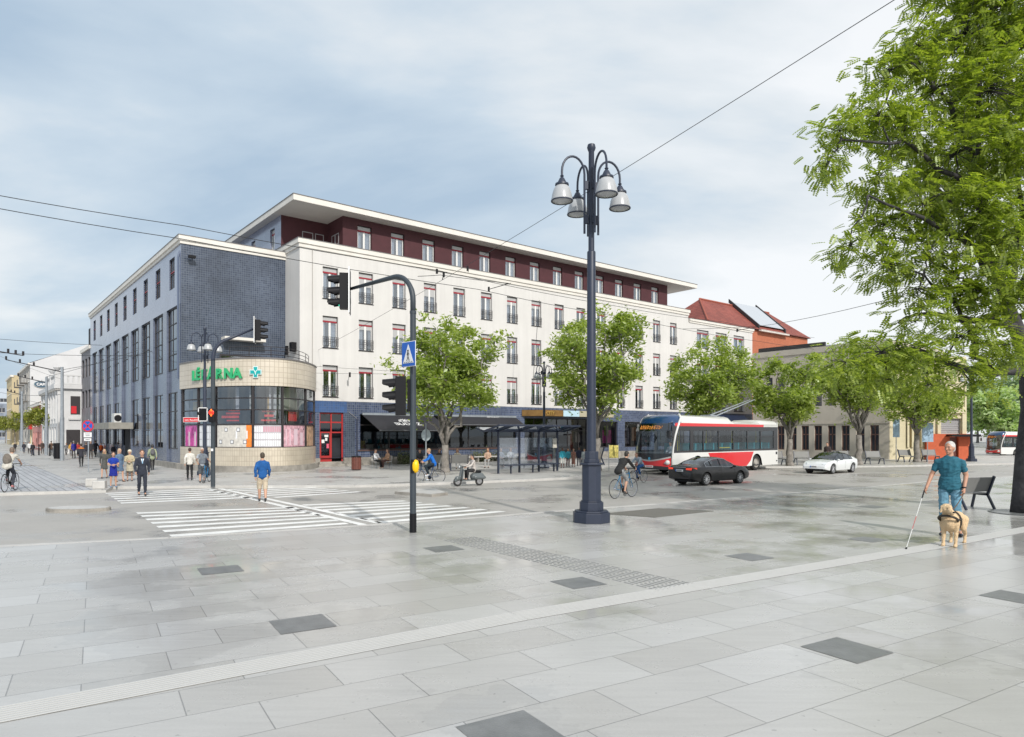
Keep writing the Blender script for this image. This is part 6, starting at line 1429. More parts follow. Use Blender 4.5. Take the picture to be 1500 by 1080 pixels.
        for s in 'LR': arm(q, s, .007 if kind == 'tshirt' else .010 if kind != 'jacket' else .016, up)
        if kind == 'jacket': q.cap(J['pel'] - v3(0, 0, .07), J['waist'], .168 * bw, .15 * bw, 12, .76)
        remesh_obj(q, kind, m, t, voxel, 2, fold=.008)
    if extras: extras(t, J)
    if bag:
        kind, c = bag; q = MB(); m = cloth('bag%02d%02d%02d' % tuple(int(x * 99) for x in c), c)
        if kind == 'backpack': b_ = (J['chest'] + J['waist']) / 2 + v3(0, -.19, .03); q.ell(b_, (.15, .10, .23), n=12, m=8); q.ell(b_ + v3(0, -.08, -.08), (.10, .05, .10), n=10, m=6); [q.tube([J['sh' + s] * .75 + J['nk'] * .25 + v3(0, -.09, .02), J['sh' + s] * .75 + J['nk'] * .25 + v3(0, .02, .075), J['chest'] + v3(sx * .10, .125, .02), J['waist'] + v3(sx * .13, .0, .02)], .014, 6) for s, sx in (('L', -1), ('R', 1))]
        else: b_ = J['pel'] + v3(.20, .10, .0); q.ell(b_, (.05, .12, .09), n=10, m=6); q.tube([b_ + v3(0, 0, .08), J['shR'] + v3(-.04, .02, .07)], .010, 5)
        remesh_obj(q, kind, m, t, .016, 1)
    return t
def gp(px, py, z=0): return G(px, py, z)
def hpx(py0, py1, z=0): return (py1 - py0) / F * ((CAMH - z) * F / (py1 - HZ))
CAMF = math.pi                                          # facing the camera
def suit(t, J):
    q = MB(); q.use(M_signw); c = J['chest']; q.slab([c + v3(-.055, .128, .10), c + v3(.055, .128, .10), c + v3(0, .135, -.10)], (0, .012, 0)); q.build('shirt_front', None, t)
    q = MB(); q.slab([c + v3(-.018, .142, .10), c + v3(.018, .142, .10), c + v3(.022, .150, -.06), c + v3(0, .152, -.10), c + v3(-.022, .150, -.06)], (0, .008, 0)); q.build('tie', mat('tie_blue', (.22, .36, .5), .6), t)
def stripes(t, J):
    q = MB(); [q.lathe([(.205 - .0 * k, 0), (.205, .03)], 16, Matrix.Translation((0, .01, .30 + .08 * k)) @ Matrix.Diagonal((1, .80, 1, 1)), caps=False) for k in range(4)]; q.build('skirt_stripes', mat('stripe_dark', (.04, .035, .03), .8), t)
person('man in a dark suit and light tie walking over the zebra crossing', gp(208, 726, RZ), R(186), hpx(659, 726, RZ), 'walk2', ('jacket', (.022, .027, .042)), ('trousers', (.02, .024, .038)), ((.10, .05, .03), 'short'), extras=suit, voxel=.016)
PG = 'pedestrians at the street corner'
person('fair haired woman in a short dark grey dress walking at the corner', gp(153, 701), R(170), hpx(658, 701), 'walk', ('shirt', (.07, .07, .065)), ('dress', (.075, .075, .07)), ((.45, .33, .18), 'long'), fem=True, group=PG)
person('woman in a royal blue dress and blue shoes in front of the corner group', gp(166, 714), R(185), hpx(662, 714), 'hold', ('tshirt', (.006, .035, .30)), ('dress', (.004, .015, .22)), ((.06, .035, .03), 'short'), shoes=(.12, .25, .42), fem=True, group=PG)
person('long haired woman in a denim blue dress carrying a brown bag', gp(175, 706), R(215), hpx(657, 706), 'walk2', ('shirt', (.10, .16, .25)), ('dress', (.09, .14, .22)), ((.42, .32, .22), 'long'), shoes=(.14, .07, .04), fem=True, bag=('handbag', (.25, .12, .06)), group=PG)
person('woman in a beige top and striped skirt with short fair hair', gp(190, 705), R(175), hpx(659, 705), 'hold', ('shirt', (.45, .38, .25)), ('skirt', (.42, .38, .28)), ((.62, .55, .42), 'curly'), fem=True, group=PG, extras=stripes)
person('person in a pale green jacket with a grey backpack beside the tiled wall', gp(223, 689), R(8), hpx(651, 689), 'walk', ('jacket', (.30, .34, .22)), ('trousers', (.02, .02, .022)), ((.03, .03, .03), 'hood'), bag=('backpack', (.10, .10, .11)))
CG = 'people strolling along the side street'
cr_l = [(119, 684, 650, 'person in a black coat with orange shoulders walking away alone', (.03, .03, .04), 0), (104, 668, 648, 'person in a yellow and red coat at the left of the street crowd', (.5, .28, .05), 1), (108, 671, 646, 'person in a violet blue coat in the street crowd', (.03, .03, .25), 0), (114, 668, 648, 'person in a red coat in the street crowd', (.35, .03, .03), 1), (126, 670, 648, 'person in a dark coat right of the black and orange coat', (.03, .03, .035), 0), (133, 672, 646, 'dark clothed person left of the orange vest in the crowd', (.025, .025, .03), 1), (140, 670, 645, 'tall dark clothed person near the tiled wall', (.02, .02, .03), 0), (148, 669, 649, 'person in a bright orange vest under the entrance canopy', (.7, .12, .02), 1), (166, 672, 651, 'dark haired person in a black coat behind the corner group', (.02, .02, .025), 0), (43, 665, 647, 'person in a white coat far down the side street', (.6, .6, .6), 0), (48, 668, 648, 'dark clothed person far down the side street', (.03, .03, .03), 1), (62, 665, 646, 'person in a dark brown coat far down the side street', (.06, .04, .035), 0), (75, 667, 646, 'person in a brown coat beside the small tree', (.10, .06, .04), 1), (35, 664, 648, 'small dark clothed person near the farthest steel pole', (.03, .03, .04), 0), (22, 663, 648, 'dark clothed person beside the low trees far left', (.03, .03, .03), 1), (97, 667, 649, 'person in a grey coat right of the dark litter bin', (.15, .15, .16), 0)]
for i, (px, b_, t_, lb_, c, f_) in enumerate(cr_l):
    person(lb_, gp(px, b_), R([5, 175, 20, 190][i % 4]), hpx(t_, b_), ['walk', 'walk2', 'stand'][i % 3], ('jacket', c), ('trousers', [(.02, .02, .025), (.04, .045, .07), (.06, .05, .045)][i % 3]), ([(.04, .03, .02), (.12, .07, .04), (.3, .28, .25)][i % 3], 'short'), group=CG, voxel=.03, lod=0,
           extras=(lambda t, J: MB().ell(J['chest'] + v3(0, -.01, .085), (.215, .145, .055), n=12, m=6).build('orange_yoke', cloth('orange_yoke', (.75, .22, .02)), t)) if i == 0 else None)
person('man in a cream shirt and black trousers walking towards the pharmacy', gp(278, 703.5), R(3), hpx(656, 703.5), 'walk2', ('shirt', (.62, .60, .55)), ('trousers', (.012, .012, .014)), ((.05, .025, .02), 'short'))
person('man in a pale grey t-shirt and dark shorts holding a blue bicycle', gp(296, 707), R(180), hpx(656, 707), 'walk', ('tshirt', (.36, .39, .43)), ('shorts', (.07, .08, .09)), ((.5, .45, .42), 'short'), J2=dict(elR=(.26, .02, 1.14), waR=(.20, .22, 1.0), elL=(-.28, .0, 1.15), waL=(-.42, .12, .98)))
person('person in a long black coat leaning by the pharmacy wall', gp(321, 690), R(35), hpx(653, 690), 'stand', ('jacket', (.012, .013, .02)), ('trousers', (.015, .017, .03)), ((.5, .36, .28), 'short'), J2=dict(knL=(-.10, .1, .48), anL=(-.10, .25, .1)), shoes=(.03, .04, .08))
person('seated person in a red cap and red vest below the pharmacy window', gp(332, 690.5) + v3(0, .3, 0), R(150), 1.35, 'sit', ('jacket', (.02, .02, .022)), ('trousers', (.09, .08, .05)), ((.30, .02, .02), 'short'), extras=lambda t, J: MB().slab([J['chest'] + v3(-.12, .125, .12), J['chest'] + v3(-.07, .13, .12), J['waist'] + v3(-.07, .13, -.1), J['waist'] + v3(-.12, .12, -.1)], (0, .012, 0)).build('red_strap', mat('red_strap', (.55, .05, .03), .6), t))
person('man in a blue pullover and khaki shorts crossing the road, seen from behind', gp(384.5, 735, RZ), R(4), hpx(663, 735, RZ), 'walk2', ('shirt', (.008, .085, .28)), ('shorts', (.52, .44, .33)), ((.06, .045, .03), 'short'), voxel=.016, build=1.12)
person('seated man in a white shirt on a chair by the dark shop window', gp(551, 686.5), R(230), 1.62, 'sit', ('shirt', (.66, .66, .68)), ('trousers', (.012, .012, .012)), ((.08, .05, .04), 'short'), shoes=(.6, .6, .6), J2=dict(chest=(0, -.06, .88), nk=(0, -.08, 1.03), head=(0, -.06, 1.18)))
person('seated woman in a tan top facing the man in the white shirt', gp(568, 686.5), R(120), 1.62, 'sit', ('blouse', (.45, .27, .17)), ('trousers', (.10, .05, .04)), ((.07, .035, .025), 'long'), shoes=(.6, .58, .55), fem=True)
def chair(lb, loc, rz):
    t = thing('chair', lb, 'chair', loc, rz, 'pale chairs of the seated pair'); MB().box(-.2, .2, -.2, .2, .42, .45).build('seat', M_kerb, t); b = MB(); b.box(-.2, .2, -.22, -.2, .5, .8); b.build('backrest', M_kerb, t)
    for x in (-.17, .17):
        for y in (-.18, .18): MB().tube([(x, y, 0), (x, y, .42)], .013, 5).build('leg', M_galv, t)
chair('pale chair under the seated man in the white shirt', gp(551, 686.5), R(230)); chair('pale chair under the seated woman in the tan top', gp(568, 686.5), R(120))
BP = 'people sitting on the benches before the shops'
for px, Y, lb_, c, hc, rz in ((645, 43.0, 'dark clothed person seated left of the pale tree trunk', (.04, .03, .03), (.03, .02, .02), 180), (617, 42.2, 'dark haired seated person behind the blue cyclist', (.03, .03, .035), (.02, .02, .02), 175), (671, 43.5, 'seated woman in a pale top right of the pale tree trunk', (.60, .52, .42), (.30, .15, .08), 185), (715, 44.6, 'seated woman with bare shoulders left of the bus shelter', (.50, .34, .25), (.25, .12, .07), 170), (734, 45.1, 'seated person in grey behind the bus shelter glass', (.22, .24, .27), (.05, .04, .03), 190), (748, 45.5, 'seated person in white behind the bus shelter glass', (.62, .62, .62), (.20, .12, .08), 180)):
    person(lb_, ((px - 750) / F * Y, Y - .6, 0), R(rz), 1.66, 'sit', ('shirt', c), ('trousers', [c[0] * .6 + .05] * 3), (hc, 'long'), fem=True, group=BP, voxel=.026, lod=0)
ll = MB(); t = thing('long_bench', 'long low pale bench along the shop front under the seated people', 'bench', bpt(8.9, -1.2), BR, None); ll.box(0, 9.0, -.25, .25, .38, .45); ll.build('seat', M_kerb, t); ll = MB(); [ll.box(x, x + .1, -.2, .2, 0, .38) for x in (.3, 2.4, 4.5, 6.6, 8.6)]; ll.build('support', M_stone, t)
SG = 'people waiting behind the bus shelter'
for px, b_, t_, lb_, tp, bt, hc, rz in ((824, 686, 656, 'person in a turquoise top and white shorts by the shelter', ('shirt', (.04, .38, .50)), ('shorts', (.65, .65, .62)), (.10, .05, .03), 175), (832, 684, 657, 'person in a turquoise jacket second from the shelter', ('jacket', (.05, .32, .42)), ('trousers', (.10, .02, .02)), (.15, .07, .04), 200), (840, 684, 657, 'woman in a brown dress near the shelter', ('tshirt', (.28, .13, .10)), ('longskirt', (.27, .13, .10)), (.12, .05, .03), 180), (848, 683, 655, 'man in a navy suit near the shelter', ('jacket', (.015, .02, .045)), ('trousers', (.015, .018, .035)), (.03, .02, .02), 190), (856, 686, 657, 'person in a pale grey coat left of the tall lamp base', ('jacket', (.34, .38, .40)), ('longskirt', (.33, .36, .38)), (.06, .04, .03), 170), (817, 684, 658, 'person half hidden behind the shelter end', ('shirt', (.2, .3, .4)), ('trousers', (.3, .3, .3)), (.1, .06, .04), 185), (862, 682, 658, 'dark clothed person just behind the tall lamp base', ('jacket', (.03, .03, .04)), ('trousers', (.03, .03, .03)), (.2, .1, .05), 185)):
    person(lb_, gp(px, b_), R(rz), hpx(t_, b_), 'hold' if px % 2 else 'stand', tp, bt, (hc, 'short'), group=SG, voxel=.026, lod=0, skin=M_skind if px in (824, 848) else None, fem='woman' in lb_)
person('man with a dark backpack standing behind the white car', P(1212, 0, 46).xy.to_3d(), R(160), 1.6, 'stand', ('jacket', (.05, .035, .035)), ('trousers', (.02, .02, .02)), ((.03, .02, .02), 'short'), bag=('backpack', (.02, .02, .025)), voxel=.024)

# ------------------------------------------------------------ bicycles, scooter
M_tyre = mat('tyre', (.02, .02, .02), .7); M_chrome = mat('chrome', (.6, .6, .62), .2, metal=1); M_bikeblue = mat('bike_blue', (.01, .16, .34), .35)
def ringtube(mb, c, r, rt, n=36, ns=6):
    pts = [(c[0], c[1] + math.cos(2 * math.pi * k / n) * r, c[2] + math.sin(2 * math.pi * k / n) * r) for k in range(n + 1)]
    k0 = len(mb.v)
    for k in range(n):
        a = 2 * math.pi * k / n
        for j in range(ns):
            b = 2 * math.pi * j / ns; rr = r + math.cos(b) * rt; mb.v.append((c[0] + math.sin(b) * rt, c[1] + math.cos(a) * rr, c[2] + math.sin(a) * rr))
    for k in range(n):
        for j in range(ns):
            q = (j + 1) % ns; e = (k + 1) % n; mb.face([k0 + k * ns + j, k0 + k * ns + q, k0 + e * ns + q, k0 + e * ns + j])
def bicycle(label, loc, rz, sc=1.0, frame=None, drop=True):
    t = thing('bicycle', label, 'bicycle', loc, rz, 'ridden and pushed bicycles', sc); fm = frame or M_bikeblue; rw, fw, bb, st_, hd_, rd = (0, -.46, .345), (0, .58, .345), (0, -.02, .28), (0, -.2, .80), (0, .40, .86), .335
    for c in (rw, fw):
        w = MB(); ringtube(w, c, rd, .013); w.mats = []; wo = w.build('wheel', M_tyre, t, smooth=True)
        w = MB(); ringtube(w, c, rd - .02, .008, 32, 5)
        for k in range(18): a = 2 * math.pi * k / 18; w.tube([(.02 * (-1) ** k, c[1], c[2]), (0, c[1] + math.cos(a) * (rd - .02), c[2] + math.sin(a) * (rd - .02))], .0016, 3)
        w.tube([(-.05, c[1], c[2]), (.05, c[1], c[2])], .022, 8); w.build('rim', M_chrome, wo)
    f = MB(); f.tube([bb, st_], .016, 8); f.tube([st_, hd_], .015, 8); f.tube([bb, (0, .42, .74)], .019, 8); f.tube([(0, .385, .92), (0, .43, .70)], .020, 8)
    for sx in (-.045, .045): f.tube([bb, (sx, -.46, .345)], .009, 6); f.tube([(0, -.18, .76), (sx, -.46, .345)], .008, 6); f.tube([(sx * .8, .43, .70), (sx, .50, .5), (sx, .58, .345)], .011, 6)
    f.build('frame', fm, t, smooth=True)
    s = MB(); s.tube([st_, (0, -.22, .93)], .013, 6); s.ell((0, -.22, .95), (.06, .13, .022), n=10, m=6); s.build('saddle', M_black, t)
    h = MB(); h.tube([(0, .38, .92), (0, .36, 1.0), (0, .42, 1.03)], .013, 6)
    pts = [(-.22, .40, .93), (-.22, .48, .95), (-.22, .48, 1.02), (-.21, .42, 1.03), (0, .42, 1.03), (.21, .42, 1.03), (.22, .48, 1.02), (.22, .48, .95), (.22, .40, .93)] if drop else [(-.28, .30, 1.05), (-.2, .40, 1.04), (0, .42, 1.03), (.2, .40, 1.04), (.28, .30, 1.05)]
    h.tube(pts, .012, 6); h.build('handlebar', M_black, t)
    c = MB(); c.lathe([(.09, -.004), (.09, .004)], 20, Matrix.Translation((.05, -.02, .28)) @ Matrix.Rotation(R(90), 4, 'Y')); c.tube([(.06, -.02, .28), (.075, -.02, .11)], .01, 5); c.tube([(-.06, -.02, .28), (-.075, .0, .45)], .01, 5); c.box(.07, .15, -.06, .02, .10, .12); c.box(-.15, -.07, -.03, .05, .43, .45); c.tube([(.05, -.02, .37), (.05, -.46, .37)], .004, 4); c.tube([(.05, -.02, .19), (.05, -.46, .31)], .004, 4); c.build('crankset', M_black, t)
    return t
def rider(label, loc, rz, sc, top, bottom, hair, **k): return person(label, loc, rz, 1.75 * sc, 'cycle', top, bottom, hair, rel=False, **k)
# black clothed cyclist
l_ = G(912, 729.5, RZ); rz = face(.70, .71); bicycle('sky blue racing bicycle ridden by the man in black', l_, rz, 1.0)
rider('cyclist in a black jacket and grey shorts right of the tall lamp', l_, rz, 1.0, ('shirt', (.015, .015, .015)), ('shorts', (.24, .25, .26)), ((.03, .025, .02), 'short'), voxel=.015)
l_ = G(936, 707.5, RZ); rz = face(-.62, -.62); bicycle('thin silver bicycle in front of the bus', l_, rz, .85, frame=M_chrome)
rider('cyclist in a grey and blue top and blue jeans before the bus', l_, rz, .85, ('shirt', (.28, .33, .38)), ('trousers', (.01, .08, .26)), ((.12, .06, .04), 'short'), shoes=(.5, .5, .5))
l_ = G(629, 708, RZ); rz = face(-1, -.22); bicycle('dark blue town bicycle ridden by the man in the bright blue jumper', l_, rz, .92, frame=mat('bike_navy', (.02, .05, .12), .35), drop=False)
rider('cyclist in a bright blue jumper passing behind the slim signal pole', l_, rz, .92, ('shirt', (.005, .13, .50)), ('trousers', (.01, .02, .03)), ((.35, .24, .15), 'short'), shoes=(.55, .6, .65), J2=dict(chest=(0, -.08, 1.32), nk=(0, -.02, 1.47), head=(0, .04, 1.62), shL=(-.17, -.05, 1.42), shR=(.17, -.05, 1.42), elL=(-.25, .10, 1.2), elR=(.25, .10, 1.2), waL=(-.26, .30, 1.09), waR=(.26, .30, 1.09), waist=(0, -.20, 1.10)))
l_ = G(14, 720); rz = face(-.30, .95); bicycle('dark bicycle ridden away from the camera at the left edge', l_, rz, 1.0, frame=M_black)
rider('cyclist with a brown harness backpack riding away at the left edge', l_, rz, 1.0, ('tshirt', (.50, .48, .43)), ('trousers', (.04, .045, .06)), ((.16, .12, .09), 'short'), shoes=(.5, .2, .2), bag=('backpack', (.15, .13, .11)), voxel=.015)
bicycle('blue bicycle pushed by the man in the pale grey t-shirt', G(303, 707), face(.15, -1), .85)
def scooter():
    l_ = G(686, 712, RZ); rz = face(-.88, -.42); sc = .84
    t = thing('motor_scooter', 'grey classic motor scooter carrying the man in the pale top', 'scooter', l_, rz, scale=sc); m = mat('scooter_grey', (.10, .115, .12), .35, coat=.4)
    for y in (.60, -.62):
        w = MB(); ringtube(w, (0, y, .235), .18, .055, 28, 8); wo = w.build('wheel', M_tyre, t, smooth=True); w = MB(); w.lathe([(.15, -.03), (.15, .03)], 18, Matrix.Translation((0, y, .235)) @ Matrix.Rotation(R(90), 4, 'Y')); w.build('rim', M_chrome, wo)
    b = MB(); b.cap((0, .62, .40), (0, .52, .40), .13, .12, 10); b.cap((0, .72, .30), (0, .48, .42), .09, .10, 10); b.cap((0, .46, .42), (0, .36, .95), .075, .07, 10); remesh_obj(b, 'front_fender', m, t, .02, 2)
    b = MB(); b.slab([(-.24, .40, .34), (.24, .40, .34), (.22, .32, .88), (-.22, .32, .88)], (0, .03, .01)); b.build('leg_shield', m, t, bevel=.02)
    b = MB(); b.box(-.2, .2, -.3, .40, .28, .33); b.build('footboard', m, t, bevel=.01)
    b = MB(); b.cap((0, -.30, .48), (0, -.70, .52), .2, .17, 12, 1.0); b.cap((-.13, -.35, .45), (-.13, -.80, .42), .13, .09, 10); b.cap((.13, -.35, .45), (.13, -.80, .42), .13, .09, 10); b.cap((0, -.7, .5), (0, -.92, .42), .16, .08, 10); remesh_obj(b, 'rear_body', m, t, .022, 3)
    b = MB(); b.cap((0, -.18, .76), (0, -.62, .74), .10, .11, 10, .6); b.build('seat', M_black, t, smooth=True)
    b = MB(); b.tube([(-.33, .26, 1.04), (-.15, .34, 1.03), (.15, .34, 1.03), (.33, .26, 1.04)], .022, 8); b.ell((0, .42, 1.0), (.09, .09, .08), n=12, m=8); ho = b.build('handlebar', m, t, smooth=True)
    b = MB(); b.lathe([(.07, 0), (.05, .02), (0, .025)], 14, Matrix.Translation((0, .49, 1.0)) @ Matrix.Rotation(R(-90), 4, 'X')); b.build('headlight', M_signw, ho)
    person('man in a pale top riding the grey scooter', l_, rz, 1.72 * sc, 'scooter', ('shirt', (.48, .44, .41)), ('trousers', (.02, .02, .022)), ((.02, .015, .015), 'short'), voxel=.016, rel=False)
scooter()

# ------------------------------------------------------------ the man with the white cane and the guide dog
def hero():
    base = G(1390, 784.5) + v3(.02, 0, 0); hh = 1.74 * (hpx(646, 784.5) / 1.75)
    J2 = dict(yaw=-24, elR=v3(.285, .0, 1.13), waR=v3(.355, .14, .90), elL=v3(-.25, -.04, 1.12), waL=v3(-.225, .06, .885), shR=v3(.185, 0, 1.355), shL=v3(-.185, 0, 1.355), knL=v3(-.11, .03, .50), anL=v3(-.15, -.02, .09), knR=v3(.10, .05, .50), anR=v3(.10, .04, .09), fL=v3(-.25, 1, 0), fR=v3(.2, 1, 0))
    # facing the camera: local +x is screen left
    t = person('grey haired man in a teal t-shirt and pale jeans walking with a white cane', base, R(176), hh, 'stand', ('tshirt', (.018, .115, .165)), ('trousers', (.13, .28, .38)), ((.50, .48, .46), 'short'), shoes=(.015, .017, .025), skin=M_hero_skin, J2=J2, voxel=.009, build=1.13)
    s = hh / 1.75; M = Matrix.Translation(base) @ Matrix.Rotation(R(176) + math.atan2(-base.x, base.y), 4, 'Z') @ Matrix.Scale(s, 4)
    q = MB(); wa = J2['waL']; q.lathe([(.036, -.008), (.038, 0), (.036, .01)], 14, Matrix.Translation(wa + v3(0, 0, .02)) @ Matrix.Rotation(R(10), 4, 'X')); q.build('wristband', M_black, t)
    # cane from the right hand to the ground
    hnd = M @ (J2['waR'] + v3(.035, .06, -.075)); tip = G(1327, 805)
    c = thing('white_cane', 'white cane with a red band held by the man in the teal t-shirt', 'cane', tip); loc = lambda p: tuple(Vector(p) - tip)
    def seg(a, b, n, m, r): MB().tube([loc(hnd.lerp(tip, a)), loc(hnd.lerp(tip, b))], r, 8).build(n, m, c)
    seg(-.06, .14, 'grip', M_black, .014); seg(.14, .47, 'upper_shaft', M_signw, .005); seg(.47, .68, 'red_band', M_signr, .0055); seg(.68, .975, 'lower_shaft', M_signw, .005); seg(.975, 1.0, 'cane_tip', M_black, .017)
    # dog: local +y forward, built standing, head turned
    db = G(1395, 799); DZ = face(-.62, -.62); d = thing('guide_dog', 'yellow labrador guide dog in a dark harness standing before the man', 'dog', db, DZ, scale=1.08)
    b = MB(); E = b.ell
    ch, bk, rp = v3(0, .18, .44), v3(0, -.12, .47), v3(0, -.36, .46)
    b.cap(v3(0, .16, .44), v3(0, -.10, .46), .150, .125, 14, 1.18); b.cap(v3(0, -.10, .47), v3(0, -.36, .465), .122, .125, 14, 1.05); b.cap(v3(0, .20, .46), v3(0, .245, .43), .128, .105, 12, 1.15)
    b.cap(v3(0, .18, .52), v3(.01, .33, .66), .112, .078, 12); E((.01, .38, .70), (.085, .09, .085), n=14, m=10)
    Hd = Matrix.Rotation(R(48), 3, 'Z') @ Matrix.Rotation(R(-8), 3, 'X'); hc = v3(.01, .38, .70)
    def hq(x, y, z): return hc + Hd @ v3(x, y, z)
    b.cap(hq(0, .05, -.01), hq(0, .165, -.035), .055, .038, 10); b.cap(hq(0, .06, -.05), hq(0, .145, -.068), .035, .024, 8); E(hq(0, .06, .035), (.055, .05, .04), n=10, m=6)
    for sx in (-1, 1):
        # ears hang as flaps
        b.cap(hq(sx * .075, -.01, .03), hq(sx * .10, .01, -.055), .028, .022, 8, .6)
        # front legs
        b.cap(v3(sx * .10, .20, .42), v3(sx * .095, .17, .28), .062, .042, 10); b.cap(v3(sx * .095, .17, .28), v3(sx * .095, .20, .10), .038, .027, 10); b.cap(v3(sx * .095, .20, .10), v3(sx * .095, .21, .035), .027, .027, 8); b.cap(v3(sx * .095, .21, .028), v3(sx * .095, .265, .024), .032, .026, 8)
        # hind legs: thigh forward knee, hock back
        st = .05 * sx
        b.cap(v3(sx * .09, -.36, .44), v3(sx * .105, -.26 + st, .29), .095, .055, 12); b.cap(v3(sx * .105, -.26 + st, .29), v3(sx * .10, -.44 + st, .17), .05, .028, 10); b.cap(v3(sx * .10, -.44 + st, .17), v3(sx * .10, -.40 + st, .04), .026, .025, 8); b.cap(v3(sx * .10, -.40 + st, .027), v3(sx * .10, -.345 + st, .024), .03, .025, 8)
    b.cap(v3(0, -.46, .50), v3(.05, -.62, .36), .038, .024, 8); b.cap(v3(.05, -.62, .36), v3(.08, -.70, .22), .024, .012, 8)
    dm = mat('labrador_coat', (.62, .45, .27), .8, noise=.16, nscale=7, bump=.5, bscale=60)
    remesh_obj(b, 'body', dm, d, .0075, 2, fold=.004, ff=(42, 42, 30))
    f = MB(); f.use(M_black); f.ell(hq(0, .200, -.022), (.022, .014, .016), Hd, 10, 6); f.bar(hq(-.03, .155, -.062), hq(.03, .155, -.062), .006, .008); [f.ell(hq(sx * .034, .088, .028), (.010, .008, .009), Hd, 8, 6) for sx in (-1, 1)]; [f.bar(hq(sx * .03, .08, -.055), hq(sx * .028, .16, -.06), .004, .008) for sx in (-1, 1)]; f.build('face', None, d)
    hn = MB()
    def hoop(c, rx, rz_, ax, r=.016, n=22):
        pts = []
        for k in range(n + 1):
            a = 2 * math.pi * k / n; p = v3(math.cos(a) * rx, 0, math.sin(a) * rz_); pts.append(c + ax @ p)
        hn.tube(pts, r, 6, False)
    hoop(v3(0, .29, .50), .150, .16, Matrix.Rotation(R(-62), 3, 'X'), .020); hoop(v3(0, .10, .455), .163, .185, Matrix.Identity(3), .016)
    hn.bar((-.15, .28, .50), (-.16, .08, .50), .03, .02); hn.bar((.15, .28, .50), (.16, .08, .50), .03, .02); hn.build('harness', mat('dark_leather', (.035, .028, .02), .6), d, smooth=True)
    # lead from the hand to the harness, as a strap
    hand_ = M @ (J2['waL'] + v3(.0, .06, -.08)); Md = Matrix.Translation(db) @ Matrix.Rotation(DZ, 4, 'Z') @ Matrix.Scale(1.08, 4); to = Md @ v3(-.02, .12, .64)
    l = thing('dog_lead', 'dark brown lead from the man hand down to the dog harness', 'lead', to); pts = []
    for k in range(9): u = k / 8; p = hand_.lerp(to, u) - v3(0, 0, 4 * u * (1 - u) * .03); pts.append(tuple(p - to))
    MB().tube(pts, .011, 6).build('strap', mat('brown_leather', (.10, .06, .035), .6), l)
hero()

